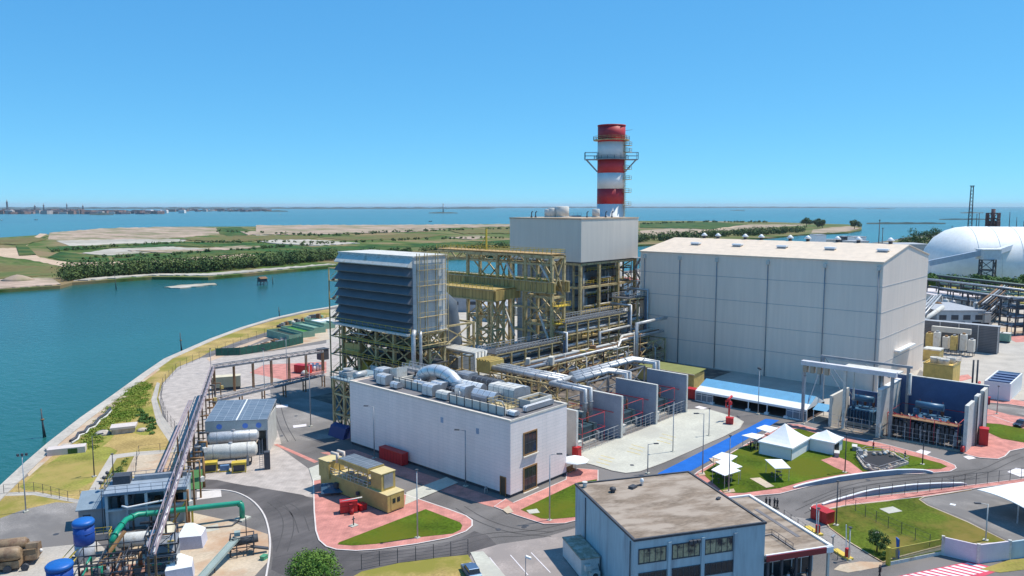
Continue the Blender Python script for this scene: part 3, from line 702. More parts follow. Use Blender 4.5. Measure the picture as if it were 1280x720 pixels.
ridge(1080, 1120, 261.0, 12, 8, 'distant_islet', far_land, None)
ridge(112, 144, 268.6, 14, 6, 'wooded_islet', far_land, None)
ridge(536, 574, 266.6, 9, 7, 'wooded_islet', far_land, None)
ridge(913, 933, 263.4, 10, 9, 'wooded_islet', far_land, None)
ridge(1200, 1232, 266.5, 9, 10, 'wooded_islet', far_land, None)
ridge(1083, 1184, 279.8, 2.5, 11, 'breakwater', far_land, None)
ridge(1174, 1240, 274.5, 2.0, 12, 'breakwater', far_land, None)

fl = smooth(GP([(-20, 412), (30, 400), (75, 388), (120, 381), (165, 376)], -2), 2, False)
0 and ground('current_streak', strip(fl, 1.6, -2.2, -1.985), M('streak_water', (.03, .15, .15), .3, var=.3, scale=.05, fine=.4))
fl = smooth(GP([(150, 379), (220, 372), (300, 366), (400, 361)], -2), 2, False)
0 and ground('current_streak', strip(fl, .9, -2.2, -1.985), M('streak_water', (.03, .15, .15), .3))
# the air: thin even haze over the lagoon
m = bpy.data.materials.new('haze'); m.use_nodes = True; n = m.node_tree; n.nodes.remove(n.nodes['Principled BSDF'])
pv = n.nodes.new('ShaderNodeVolumePrincipled'); pv.inputs['Color'].default_value = (0.80, 0.90, 1.0, 1); pv.inputs['Density'].default_value = 2.6e-5; pv.inputs['Anisotropy'].default_value = 0.0
n.links.new(pv.outputs[0], n.nodes['Material Output'].inputs['Volume'])
ground('haze', MB().box(-41000, -41000, -7, 41000, 41000, 130), m, 'stuff')

# ================================================================== THE LARGE STRUCTURES
# ------------------------------------------------------------------ turbine hall
HX0, HX1, HY0, HY1, HE, HR = 215.5, 260.0, 62.0, 136.8, 35.0, 38.7
t = T('turbine_hall', 'huge pale grey windowless hall with cream pitched roof and thin downpipes', 'industrial hall', (238, 99, 0), world=True)
mid = (HX0 + HX1) / 2
mb = MB().extr([(HX0, 0), (HX1, 0), (HX1, HE), (mid, HR), (HX0, HE)], 'y', HY0, HY1)
t.part('wall', mb, clad_hall)
e = 0.35
mb = MB()
mb.extr([(HX0 - e, HE - .05), (mid, HR + .0), (mid, HR + .3), (HX0 - e, HE + .25)], 'y', HY0 - .25, HY1 + .25)
mb.extr([(mid, HR + .002), (HX1 + e, HE - .05), (HX1 + e, HE + .25), (mid, HR + .302)], 'y', HY0 - .25, HY1 + .25)
roof = t.part('roof', mb, roof_cream)
mb = MB()
for z in (7.5, 14.5, 21.5, 28.5):
    mb.box(HX0 - .06, HY0 - .06, z, HX0 - .003, HY1, z + .14)
    mb.box(HX0 - .06, HY0 - .06, z + .002, HX1, HY0 - .003, z + .142)
t.part('girt_trim', mb, M('trim_grey', (0.44, 0.43, 0.43), 0.6))
for px in (805, 848.5, 894.5, 958, 1029, 1096):
    y = AX(px, 400, HX0)[1]
    mb = MB().tube([(HX0 - .25, y, 0), (HX0 - .25, y, 33)], .14, 8)
    dp = t.part('downpipe', mb, steel_grey)
    t.part('hopper', MB().box(HX0 - .75, y - .45, 33, HX0 - .02, y + .45, 34.1), white_dirty, parent=dp)
# cutaway for the hall's side ledge
t.part('ledge', MB().box(HX0 + 14, HY0 - 1.4, 9.2, HX0 + 30, HY0 - .02, 9.7), white_paint)
def vent(x, y, kind, label):
    zt = HE + .25 + (HR - HE) * (1 - abs(x - mid) / (mid - HX0))
    v = T('roof_vent', label, 'roof vent', (x, y, zt - .1), group='vents on the turbine hall roof')
    if kind == 'cone':
        v.part('stack', MB().cyl(0, 0, -.1, .55, 1.3, 14), steel_dark)
        v.part('cap', MB().lathe(0, 0, [(1.0, 1.1), (1.05, 1.3), (.35, 2.0), (.05, 2.15)], 14), white_paint)
    else:
        v.part('kerb', MB().box(-.9, -1.3, -.5, .9, 1.3, .5), steel_grey)
        v.part('cover', MB().extr([(-1.1, .5), (1.1, .5), (.8, .95), (-.8, .95)], 'y', -1.5, 1.5), white_paint)
vl = [(882, 303), (899, 305), (933, 306), (953, 307), (989, 307.5), (1011, 309), (1048, 308.5), (1074, 312), (1114, 312)]
for i, (px, py) in enumerate(vl):
    p = AX(px, py, mid + 2)
    vent(mid + 1, min(HY1 - 3, p[1]), 'cone', 'pointed white roof vent on the hall ridge, number %s from the far gable' % ['one', 'two', 'three', 'four', 'five', 'six', 'seven', 'eight', 'nine'][i] if False else
         ['pointed white vent on the hall ridge nearest the grey tower', 'pointed white vent on the hall ridge, second from the grey tower', 'pointed white vent on the hall ridge, third from the grey tower', 'pointed white vent on the hall ridge, fourth from the grey tower', 'pointed white vent halfway along the hall ridge', 'pointed white vent on the hall ridge, fourth from the near gable', 'pointed white vent on the hall ridge, third from the near gable', 'pointed white vent on the hall ridge, second from the near gable', 'pointed white vent on the hall ridge beside the near gable'][i])
vl = [(870, 306), (922, 309), (978, 311), (1038, 314), (1104, 316)]
for i, (px, py) in enumerate(vl):
    p = AX(px, py, HX0 + 12)
    vent(HX0 + 12, p[1], 'box', ['low box vent on the cream roof slope closest to the tower', 'low box vent second from the tower on the cream slope', 'low box vent at the middle of the cream roof slope', 'low box vent second from the near gable on the slope', 'low box vent on the cream roof by the near gable'][i])
# ------------------------------------------------------------------ boiler tower (HRSG) with grey top box
t = T('boiler_tower', 'tall boiler tower with plain grey box on top and open yellow steelwork below', 'boiler tower', (212, 162, 0), world=True)
X0, X1, Y0, Y1 = 196.0, 229.0, 146.5, 177.0
box = t.part('top_casing', MB().box(X0, Y0, 32, X1, Y1, 45.6), clad_grey)
mb = MB().box(X0 - .15, Y0 - .15, 45.6, X1 + .15, Y1 + .15, 46.0); t.part('roof', mb, concrete_tan, parent=box)
t.part('soffit', MB().box(X0 + .3, Y0 + .3, 31.6, X1 - .3, Y1 - .3, 31.99), steel_dark, parent=box)
mb = MB().frame([196.8, 207, 218, 228.4], [147.3, 161, 176.3], [0, 8, 16, 24, 31.6], .9, ('x1',), .35)
t.part('steel_frame', mb, steel_yellow)
t.part('boiler_casing', MB().box(198.2, 153.0, 0, 225, 175.5, 31.5), clad_boiler)
mb = MB()
for k in range(7): mb.box(197.4, 150.5 + k * 3.6, 0, 198.1, 150.9 + k * 3.6, 31.5)
t.part('casing_rib', mb, steel_yellow)
for i, z in enumerate((7.6, 12, 16.2, 20.5, 24.4, 28.5)):
    mb = MB().box(199 + (i % 2) * 2, 147.6, z, 227, 152.9, z + .18)
    d = t.part('platform', mb, steel_dark)
    t.part('railing', MB().rail([(199 + (i % 2) * 2, 147.7, z + .18), (227, 147.7, z + .18)], 1.1, .09, 1.8), paint_yellow, parent=d)
rr = random.Random(3)
for i, (x, z0, z1, r_) in enumerate([(201, 3, 31, .35), (203, 8, 31, .2), (205, 0, 26, .5), (209, 4, 31, .3), (210.3, 0, 31, .22), (213, 10, 28, .45), (215, 0, 31, .28), (219.5, 0, 31, .4), (221, 5, 31, .3), (223, 0, 22, .55), (225.4, 0, 31, .35)]):
    t.part('riser_pipe', MB().tube([(x, 149.2 + (i % 3) * .9, z0), (x, 149.2 + (i % 3) * .9, z1)], r_, 8), silver if i % 2 else galv)
for i in range(6):
    z = 4 + i * 4.4; x = 200 + rr.random() * 6
    t.part('header_pipe', MB().tube([(x, 148.3, z), (x + 10 + rr.random() * 8, 148.3, z), (x + 18, 151, z + 1)], .35, 8), [silver, galv, rust][i % 3])
for i in range(34):
    x = 198.5 + rr.random() * 28; z = rr.uniform(1, 30); L = rr.uniform(2, 7); y = 147.7 + rr.random() * 4.5
    t.part('header_pipe', MB().tube([(x, y, z), (min(228, x + L), y, z), (min(228, x + L), y, max(0, z - L))], rr.uniform(.1, .3), 6), rr.choice([steel_dark, galv, rust, steel_yellow, white_dirty]))
for i in range(9):
    x = 199 + rr.random() * 26; z = [0, 8, 12.3, 16.5, 20.8, 24.7][i % 6]
    t.part('valve_unit', MB().cbox(x, 150 + rr.random() * 2, z, 1.5, 1.2, 1.2 + rr.random()), [steel_dark, mustard, rust][i % 3])
mb = MB()
for k in range(8):
    z = k * 4; x0, x1 = (226.3, 230.5) if k % 2 else (230.5, 226.3)
    mb.beam((x0, 146.0, z), (x1, 146.0, z + 4), .9, .15)
    mb.box(226, 144.8, z + 3.85, 231, 146.6, z + 4)
mb.frame([226, 231], [144.8, 147], [0, 8, 16, 24, 32], .2)
t.part('stair_tower', mb, steel_grey)
# roof drums, vents on the box
def drum(px, r, h, lab):
    p = GD(px, 266)
    solo('roof_silencer', MB().lathe(0, 0, [(r, 0), (r, h), (r * .85, h + .15), (0.05, h + .2)], 20).cyl(0, 0, 0, r * 1.06, .3, 20), white_dirty, lab, 'silencer', 'silencers on the boiler roof', loc=(p[0], p[1], 46.0))
drum(684.5, 1.3, 2.6, 'small white drum silencer at the left of the boiler roof group')
drum(689, 1.5, 3.0, 'middle white drum silencer of the boiler roof group')
drum(701, 2.5, 3.6, 'widest white drum silencer on the boiler roof')
drum(743, 1.3, 2.7, 'single white drum silencer close to the striped chimney')
for px, lb in ((664, 'thin dark vent pipe farthest from the chimney on the boiler roof'), (669, 'thin dark vent pipe beside the white silencers on the boiler roof'), (732, 'leaning dark vent pipe in front of the single silencer'), (755, 'short dark vent pipe against the foot of the chimney'), (762.5, 'short dark vent pipe right of the chimney centre')):
    p = GD(px, 262)
    solo('vent_pipe', MB().tube([(0, 0, 0), (0, 0, 1.7), (.3, -.4, 2.1)], .18, 8).cyl(0, 0, 0, .35, .4, 8), steel_dark, lb, 'vent pipe', 'vent pipes on the boiler roof', loc=(p[0], p[1], 46.0))
mb = MB(); p = (213, 166); mb.box(0, 0, 0, 9, 3.5, .5)
solo('roof_walkway', mb.rail([(0, 0, .5), (9, 0, .5)], .9, .06, 2), steel_grey, 'low grating walkway across the boiler roof behind the silencers', 'walkway', loc=(*p, 46.0))
# ------------------------------------------------------------------ striped chimney
CX, CY = 235.3, 162.6
def CZ(py): return HZ(CX, CY, py)
ch = T('chimney', 'round chimney in red and white bands with ring platforms', 'chimney', (CX, CY, 0), world=True)
rC = 5.0
bands = [(0, 255, 0), (255, 236, 1), (236, 216.5, 0), (216.5, 199.5, 1), (199.5, 178, 0), (178, 158, 1)]
for a, b, red in bands:
    z0 = 0 if a == 0 else CZ(a); z1 = CZ(b)
    ch.part('band', MB().lathe(CX, CY, [(rC, z0), (rC, z1)], 40), red_stack if red else M('stack_white', (.74, .73, .71), .6, var=.08, scale=.3), label='red painted band' if red else 'white painted band')
zt = CZ(158)
ch.part('rim', MB().lathe(CX, CY, [(rC, zt), (rC + .15, zt + .05), (rC + .15, zt + .4), (rC - .4, zt + .4), (rC - .4, zt - 3)], 40), red_stack)
ch.part('flue_mouth', MB().lathe(CX, CY, [(rC - .42, zt - 1.5), (.05, zt - 1.6)], 30), dark_gap)
def ring(z, w, rail=True, a0=0, a1=360, mat=steel_yellow):
    n = 36; mb = MB(); vs = []; fs = []
    for k in range(n + 1):
        a = rad(a0 + (a1 - a0) * k / n); c, s = math.cos(a), math.sin(a)
        vs += [(CX + (rC + .003) * c, CY + (rC + .003) * s, z), (CX + (rC + w) * c, CY + (rC + w) * s, z), (CX + (rC + w) * c, CY + (rC + w) * s, z - .25), (CX + (rC + .003) * c, CY + (rC + .003) * s, z - .25)]
    for k in range(n):
        o = 4 * k
        for j in range(4): fs.append((o + j, o + 4 + j, o + 4 + (j + 1) % 4, o + (j + 1) % 4))
    mb.add(vs, fs); d = ch.part('platform', mb, mat)
    pts = [(CX + (rC + w) * math.cos(rad(a0 + (a1 - a0) * k / 16)), CY + (rC + w) * math.sin(rad(a0 + (a1 - a0) * k / 16)), z) for k in range(17)]
    ch.part('railing', MB().rail(pts, 1.2, .1, 2), mat, parent=d)
    return d
ring(CZ(175), 1.6)
zz = CZ(199)
d = ring(zz, 1.3, mat=steel_grey)
# wide side platforms at mid height
for sx in (-1, 1):
    ux, uy = FB * sx, -FA * sx
    c0 = Vector((CX + ux * rC, CY + uy * rC, zz)); c1 = Vector((CX + ux * (rC + 4.6), CY + uy * (rC + 4.6), zz))
    nrm = Vector((FA, FB, 0)) * 1.6
    mb = MB().prism([tuple((c0 - nrm).xy), tuple((c1 - nrm).xy), tuple((c1 + nrm).xy), tuple((c0 + nrm).xy)], zz - .35, zz - .02)
    w_ = ch.part('side_platform', mb, steel_grey)
    ch.part('railing', MB().rail([c0 - nrm, c1 - nrm, c1 + nrm, c0 + nrm], 2.4, .14, 3), steel_grey, parent=w_)
    mb = MB()
    for s_ in (-1, 1): mb.beam(c1 - Vector((ux, uy, 0)) * .6 + nrm * s_ * .8 - Vector((0, 0, .3)), c0 + nrm * s_ * .5 - Vector((0, 0, 4.6)), .3)
    ch.part('bracket', mb, steel_grey, parent=w_)
# ladder and rest platforms
lx, ly = CX - FA * rC * .45 + FB * rC * .9, CY - FB * rC * .45 - FA * rC * .9
dx, dy = (lx - CX) / rC, (ly - CY) / rC
mb = MB()
lx += dx * .3; ly += dy * .3
for s_ in (-.5, .5): mb.beam((lx - dy * s_, ly + dx * s_, 46), (lx - dy * s_, ly + dx * s_, zt - 3), .12)
for k in range(70): mb.beam((lx + dy * .5, ly - dx * .5, 46 + k * .42), (lx - dy * .5, ly + dx * .5, 46 + k * .42), .07)
for k in range(34):
    z = 47 + k * .85
    for a in range(5):
        a0, a1 = rad(-90 + 36 * a), rad(-90 + 36 * (a + 1))
        P_ = lambda q: (lx + dx * .9 * math.cos(q) - dy * .55 * math.sin(q), ly + dy * .9 * math.cos(q) + dx * .55 * math.sin(q), z)
        mb.beam(P_(a0), P_(a1), .05)
ch.part('ladder', mb, steel_yellow)
for i, py in enumerate((183, 191, 212.5, 225, 241, 257)):
    z = CZ(py); q = MB().cbox(lx + dx * .9, ly + dy * .9, z, 2.3, 2.6, .2, math.atan2(dy, dx))
    r_ = ch.part('rest_platform', q, steel_yellow)
    c = Vector((lx + dx * .9, ly + dy * .9, z + .2)); U = Vector((dx, dy, 0)) * 1.1; V = Vector((-dy, dx, 0)) * 1.25
    ch.part('railing', MB().rail([c - U + V, c + U + V, c + U - V, c - U - V], 1.2, .09, 1.3), steel_yellow, parent=r_)
ch.part('lightning_rod', MB().beam((CX + FB * rC, CY - FA * rC, zt - 1.5), (CX + FB * (rC + 2.5), CY - FA * (rC + 2.5), zt - 1.2), .12), steel_grey)
# ------------------------------------------------------------------ louvred air intake box
LX0, LX1, LY0, LY1, LZ0, LZ1 = 120.0, 131.0, 139.6, 169.3, 19.4, 38.0
t = T('air_intake_filter', 'large raised box with eight dark louvre hoods on yellow steel legs', 'air intake', (126, 154, 0), world=True)
bx = t.part('filter_house', MB().box(LX0, LY0, LZ0, LX1, LY1, LZ1 - .3), clad_sheet)
t.part('roof', MB().box(LX0 - .1, LY0 - .2, LZ1 - .3, LX1 + .2, LY1 + .2, LZ1), white_dirty, parent=bx)
n = 8; hh = (LZ1 - .9 - LZ0) / n
for k in range(n):
    z1 = LZ1 - .7 - k * hh
    mb = MB().extr([(LX0 - .003, z1), (LX0 - 1.5, z1 - hh * .80), (LX0 - 1.5, z1 - hh * .86), (LX0 - .003, z1 - hh * .98)], 'y', LY0 + .05, LY1 - .05)
    t.part('louvre_hood', mb, white_dirty if k == 0 else louver_mat, parent=bx, label='pale topmost louvre hood' if k == 0 else None)
mb = MB().box(LX0 - 2.2, LY0 - .3, LZ0 - .5, LX1 + .1, LY1 + .3, LZ0 - .003)
t.part('base_frame', mb, white_dirty)
mb = MB().frame([LX0 + .5, 125.5, 130.5], [140.2, 147.5, 154.5, 161.5, 168.7], [0, 5.5, 11, 15.5, LZ0 - .5], .75, ('x0', 'x1', 'y0', 'y1'), .3)
t.part('steel_legs', mb, steel_yellow)
mb = MB()
for z in (6, 11, 15):
    mb.box(119, 139, z, 131, 169, z + .12)
t.part('deck', mb, steel_dark)
mb = MB()
for z in (6.1, 11.1, 15.1, 19.5): mb.rail([(118.6, 139, z), (118.6, 169.4, z)], 1.1, .09, 2.2)
t.part('railing', mb, paint_yellow)
# scaffold on the end facing the chimney side
xs = [LX0 + 1, 123.5, 127, 130.3]
mb = MB()
for x in xs:
    for y in (138.3, 139.2): mb.beam((x, y, 16), (x, y, 38.6), .14)
for z in (16.2, 19.4, 23.2, 27, 30.8, 34.6, 38):
    mb.beam((xs[0], 138.3, z), (xs[-1], 138.3, z), .12); mb.beam((xs[0], 138.3, z + 1.1), (xs[-1], 138.3, z + 1.1), .09)
    mb.box(xs[0], 138.35, z - .08, xs[-1], 139.15, z)
t.part('scaffold', mb, steel_yellow)
for (x, y) in ((121.0, 138.1),):
    pass
t.part('service_duct', MB().tube([(119.7, 138.9, 20.2), (118.9, 138.4, 19.0), (118.9, 138.4, 4)], .55, 12), galv)
t.part('service_duct', MB().tube([(121.3, 138.6, 19.8), (121.0, 138.2, 18.6), (121.0, 138.2, 4)], .4, 12), silver)
t.part('control_box', MB().box(119.9, 150.5, .0, 124, 156.5, 9.3), wall_blue)
rr = random.Random(11)
for i in range(26):
    y = 141 + rr.random() * 26; z = rr.choice([1.5, 4, 7, 9, 12.2, 14, 17]); L = 3 + rr.random() * 8; x = 119.3 + rr.random() * 8
    if i % 3: pts = [(x, y, z), (x, min(169, y + L), z), (x + 1.5, min(169, y + L), z - 2)]
    else: pts = [(x, y, 0), (x, y, z + 3), (x + 3, y, z + 3)]
    t.part('pipework', MB().tube(pts, .16 + .25 * rr.random(), 7), rr.choice([galv, silver, rust, mustard, steel_dark, steel_yellow]))
for i in range(12):
    y = 141 + rr.random() * 26; z = rr.choice([0, 6.1, 11.1])
    t.part('machinery', MB().cbox(120.5 + rr.random() * 7, y, z, 1.5 + rr.random() * 2, 1.5 + rr.random() * 2.5, 1.2 + rr.random() * 2.4), rr.choice([mustard, rust, steel_grey, paint_yellow, steel_dark]))
# stair tower at its far end
t = T('stair_tower', 'slender olive steel stair tower at the end of the louvred intake', 'stair tower', (124, 173, 0), world=True)
mb = MB().frame([120.5, 125.5], [170.3, 174.6], [0, 5, 10, 15, 20, 25, 30, 33.4], .28, (), .1)
t.part('steel_frame', mb, steel_yellow)
for k in range(13):
    z = k * 2.5; y0, y1 = (170.6, 174.3) if k % 2 else (174.3, 170.6)
    f = t.part('stair_flight', MB().beam((121.5 + 3 * (k % 2), y0, z), (121.5 + 3 * (k % 2), y1, z + 2.5), 1.0, .18), steel_grey)
    t.part('landing', MB().box(120.6, y1 - .5, z + 2.4, 125.4, y1 + .5, z + 2.5), steel_yellow, parent=f)
    t.part('handrail', MB().beam((121 + 3 * (k % 2), y0, z + 1), (121 + 3 * (k % 2), y1, z + 3.5), .07), paint_yellow, parent=f)
# ------------------------------------------------------------------ yellow lifting gantry between intake and boiler
t = T('lifting_gantry', 'rusty yellow gantry of plate girders on braced towers', 'gantry', (172, 155, 0), world=True)
GX0, GX1 = 170.0, 175.5
z_top = AX(690, 321, GX0)[2]
ya, yb = AX(690, 350, GX0)[1], AX(657, 350, GX0)[1]
yc, yd_ = AX(622, 350, GX0)[1], AX(585, 350, GX0)[1]
mb = MB().frame([GX0, GX1], [ya, yb], [0, 8, 16, 24, z_top], .8, ('x0', 'y0', 'x1'), .35); t.part('tower', mb, steel_yellow)
mb = MB().frame([GX0, GX1], [yc, yd_], [0, 8, 16, 24, z_top], .8, ('x0', 'y0', 'x1'), .35); t.part('tower', mb, steel_yellow)
zg1 = AX(650, 350.5, GX0)[2]; zg0 = AX(650, 362, GX0)[2]
for x in (GX0 - .5, GX1 + .5):
    g = t.part('plate_girder', MB().box(x - .35, ya - 1.5, zg0, x + .35, yd_ + 16, zg1), plate_yellow)
    mb = MB().box(x - .6, ya - 1.5, zg1, x + .6, yd_ + 16, zg1 + .25).box(x - .6, ya - 1.5, zg0 - .25, x + .6, yd_ + 16, zg0)
    for k in range(24): y = ya - 1 + k * (yd_ + 16 - ya) / 24; mb.box(x - .55, y, zg0, x + .55, y + .12, zg1)
    t.part('flange', mb, steel_yellow, parent=g)
# nearer lower girder
XN = 160.0
y0n, y1n = AX(618, 368, XN)[1], AX(550, 362, XN)[1]
zn1, zn0 = AX(600, 362, XN)[2], AX(600, 374, XN)[2]
g = t.part('plate_girder', MB().box(XN - .4, y0n, zn0, XN + .4, y1n + 6, zn1), plate_yellow)
mb = MB().box(XN - .8, y0n, zn1, XN + .8, y1n + 6, zn1 + .25).box(XN - .8, y0n, zn0 - .25, XN + .8, y1n + 6, zn0)
t.part('flange', mb, steel_yellow, parent=g)
mb = MB().box(XN, y0n - .4, zn0, GX0 + 1, y0n, zn1).box(XN - .8, y0n, zn1 + .25, GX0, y1n, zn1 + .4)
t.part('cross_girder', mb, plate_yellow)
t.part('walkway_clutter', MB().rail([(XN - .7, y0n, zn1 + .4), (XN - .7, y1n + 5, zn1 + .4)], 1.1, .1, 1.6).rail([(GX0 - 1, ya, zg1 + .3), (GX0 - 1, yd_ + 14, zg1 + .3)], 1.1, .1, 1.8), paint_yellow)
mb = MB().frame([XN, XN + 5], [y0n + 1, y0n + 7], [0, 7, 14, zn0], .6, ('x0', 'y0', 'x1'), .3); t.part('trestle', mb, steel_yellow)
# top trusses and decks
zt1 = z_top + .8
for x in (GX0, GX1):
    mb = MB().beam((x, ya - .4, z_top), (x, yd_ + 14, z_top), .6).beam((x, ya - .4, z_top - 2.4), (x, yd_ + 14, z_top - 2.4), .45)
    k = 16
    for i in range(k):
        y = ya + (yd_ + 14 - ya) * i / k; y2 = ya + (yd_ + 14 - ya) * (i + 1) / k
        mb.beam((x, y, z_top - 2.4 * (i % 2)), (x, y2, z_top - 2.4 * ((i + 1) % 2)), .25)
    t.part('truss', mb, steel_yellow)
mb = MB().box(GX0 - .5, ya, zt1 - .3, GX1 + .5, yd_ + 14, zt1 - .1)
t.part('top_deck', mb, M('rusty_deck', (0.42, 0.26, 0.10), .8, var=.35, scale=.5))
t.part('railing', MB().rail([(GX0 - .4, yd_ + 14, zt1), (GX0 - .4, ya, zt1), (GX1 + .4, ya, zt1), (GX1 + .4, yd_ + 14, zt1)], 1.1, .1, 1.6), paint_yellow)
for (x, y) in ((GX0 - .5, yc - 4), (GX0 - .5, ya + 4)):
    t.part('diagonal_strut', MB().beam((x, y, z_top - 2.5), (x, y - 3.6, zg1 + .4), .45), white_dirty)
    t.part('diagonal_strut', MB().beam((x, y + .5, zg0 - 6), (x, y - 3.4, zg0 - 14), .45), white_dirty)
for z in (zg0 - 4, zg0 - 9, zg0 - 14):
    f = t.part('side_landing', MB().box(GX0 - .2, ya - 2.6, z, GX1, ya - .5, z + .2), paint_yellow)
    t.part('railing', MB().rail([(GX0 - .2, ya - .5, z + .2), (GX0 - .2, ya - 2.6, z + .2), (GX1, ya - 2.6, z + .2)], 1.1, .1, 1.2), paint_yellow, parent=f)
# yellow jib mast
p = AX(608, 322, GX0 + 4)
m = T('jib_mast', 'thin yellow jib mast rising above the gantry deck', 'mast', (p[0], p[1], zt1), world=True)
zz = HZ(p[0], p[1], 286)
m.part('post', MB().beam((p[0], p[1], zt1 - .2), (p[0], p[1], zz), .45), paint_yellow)
m.part('stay', MB().beam((p[0], p[1], zz - 2), (p[0], p[1] + 3, zt1), .12), paint_yellow)
# transition duct from the intake towards the turbine, under the gantry
t = T('transition_duct', 'rounded grey inlet duct behind the louvred box', 'duct', (140, 155, 0), world=True)
t.part('duct', MB().tube([(131.2, 154, 26), (138, 154, 26), (144, 154, 22), (146, 154, 12), (146, 154, 6)], [4.6, 4.2, 3.6, 3.2, 3.2], 20), M('duct_slate', (.20, .23, .27), .45, .4))
t.part('support', MB().frame([138, 150], [149, 159], [0, 6, 12, 18], .6, ('x0', 'y0'), .3), steel_yellow)
t.part('enclosure', MB().box(143, 148, 0, 160, 160, 9), clad_boiler)
# turbine enclosure yellowish block in shadow
# ------------------------------------------------------------------ white electrical building
WX0, WX1, WY0, WY1, WH = 94.6, 110.2, 85.3, 130.6, 13.7
t = T('electrical_building', 'long white clad building with flat roof full of ducts', 'building', (102, 108, 0), world=True)
t.part('wall', MB().box(WX0, WY0, .55, WX1, WY1, WH - .35), clad_white)
t.part('plinth', MB().box(WX0 + .12, WY0 + .12, 0, WX1 - .12, WY1 - .12, .548), steel_dark)
t.part('coping', closed_ring([(WX0 - .08, WY0 - .08), (WX1 + .08, WY0 - .08), (WX1 + .08, WY1 + .08), (WX0 - .08, WY1 + .08)], .55, WH - .35, WH), M('coping_cream', (.70, .62, .52), .6))
t.part('roof', MB().box(WX0 + .47, WY0 + .47, WH - .34, WX1 - .47, WY1 - .47, WH - .3), felt_dark)
def wrect(y, xa, xb, za, zb, name):
    f = t.part(name, closed_ring([(0, 0)] * 0, 0, 0, 0) if False else MB().box(xa - .25, y - .12, za - .25, xb + .25, y - .004, za).box(xa - .25, y - .12, zb, xb + .25, y - .004, zb + .25).box(xa - .25, y - .12, za, xa, y - .004, zb).box(xb, y - .12, za, xb + .25, y - .004, zb), wood_brown)
    t.part('pane', MB().box(xa, y - .05, za, xb, y - .006, zb), glass_dark, parent=f)
    mb = MB()
    for k in (1, 2): mb.box(xa + (xb - xa) * k / 3 - .04, y - .09, za, xa + (xb - xa) * k / 3 + .04, y - .052, zb)
    mb.box(xa, y - .088, za + (zb - za) * .5, xb, y - .0525, za + (zb - za) * .5 + .08)
    t.part('mullion', mb, steel_dark, parent=f); t.part('sill', MB().box(xa - .4, y - .42, za - .45, xb + .4, y - .003, za - .26), wall_cream, parent=f)
    return f
xa = BY(655, 560, WY0)[0]; xb = BY(670, 560, WY0)[0]
wrect(WY0, xa, xb, BY(662, 566, WY0)[2], BY(662, 540.5, WY0)[2], 'window')
wrect(WY0, xa, xb, .3, BY(662, 583.5, WY0)[2], 'door')
ya_, yb_ = AX(626, 610, WX0)[1], AX(632, 610, WX0)[1]
d = t.part('door', MB().box(WX0 - .06, yb_, .15, WX0 - .004, ya_, 3.3), M('door_dark', (.07, .06, .035), .5), label='narrow dark door in the long side')
t.part('frame', MB().box(WX0 - .12, yb_ - .15, .1, WX0 - .003, yb_, 3.45).box(WX0 - .12, ya_, .1, WX0 - .003, ya_ + .15, 3.45).box(WX0 - .12, yb_, 3.3, WX0 - .004, ya_, 3.45), wood_brown, parent=d)
for px, py in ((552.5, 525), (597, 539)):
    p = AX(px, py, WX0); t.part('wall_grille', MB().box(WX0 - .05, p[1] - .35, p[2] - .5, WX0 - .004, p[1] + .35, p[2] + .5), M('grille_blue', (.30, .38, .50), .6))
rz = WH - .3
ROOFZ = rz
# items standing on that roof
def rp(px, py, z=ROOFZ): g = G(px, py, z); return g
grp = 'ducts and units on the white building roof'
def roofwall(pxa, pxb, lab):
    a = rp(*pxa); b = rp(*pxb); x = (a[0] + b[0]) / 2; s = T('screen_wall', lab, 'screen wall', (x, b[1], rz), world=True)
    s.part('panel', MB().box(x - .12, min(a[1], b[1]), rz, x + .12, max(a[1], b[1]), rz + 1.5), wall_cream)
    mb = MB(); n = 7
    for k in range(n + 1): y = a[1] + (b[1] - a[1]) * k / n; mb.box(x - .22, y - .06, rz, x - .125, y + .06, rz + 1.9)
    s.part('post', mb, steel_dark)
roofwall((497, 480), (542, 495), 'cream screen wall with dark posts on the far half of the white roof')
roofwall((566, 502), (628, 521), 'cream screen wall with dark posts on the near half of the white roof')
def boxduct(x0, x1, y0, y1, h, lab, mat=None, z=rz, name='air_handling_unit', cat='air unit', cut=.35):
    mat = roof_metal if mat in (None, galv, silver) else mat; h *= 1.2
    s = T(name, lab, cat, ((x0 + x1) / 2, (y0 + y1) / 2, z), group=grp, world=True)
    s.part('casing', MB().extr([(x0, z + .25), (x1, z + .25), (x1, z + h - cut), (x1 - cut, z + h), (x0 + cut, z + h), (x0, z + h - cut)], 'y', y0, y1), mat)
    mb = MB()
    k = max(2, int((y1 - y0) / 1.3))
    for i in range(k + 1): y = y0 + (y1 - y0) * i / k; mb.extr([(x0 - .05, z + .25), (x1 + .05, z + .25), (x1 + .05, z + h - cut), (x1 - cut, z + h + .05), (x0 + cut, z + h + .05), (x0 - .05, z + h - cut)], 'y', y - .04, y + .04)
    s.part('flange', mb, steel_grey)
    s.part('skid', MB().box(x0 + .1, y0 + .1, z, x1 - .1, y1 - .1, z + .248), steel_dark)
    return s
boxduct(96.8, 99.0, 121.5, 124.5, 1.8, 'silver rounded duct box near the far left corner of the white roof')
boxduct(96.6, 98.0, 117.6, 119.8, 1.1, 'small silver box low on the white roof beside the far screen wall')
boxduct(97.0, 99.2, 107.6, 110.6, 1.9, 'pale silver unit between the two cream screen walls')
boxduct(96.9, 98.8, 103.4, 106.6, 1.3, 'flat cream unit beside the start of the near screen wall', white_dirty)
boxduct(103.0, 106.2, 92.0, 98.5, 2.6, 'large pale box unit standing near the front end of the white roof', white_dirty)
boxduct(100.4, 102.2, 94.6, 100.5, 1.9, 'bulging silver duct box left of the large pale unit', silver, cut=.7)
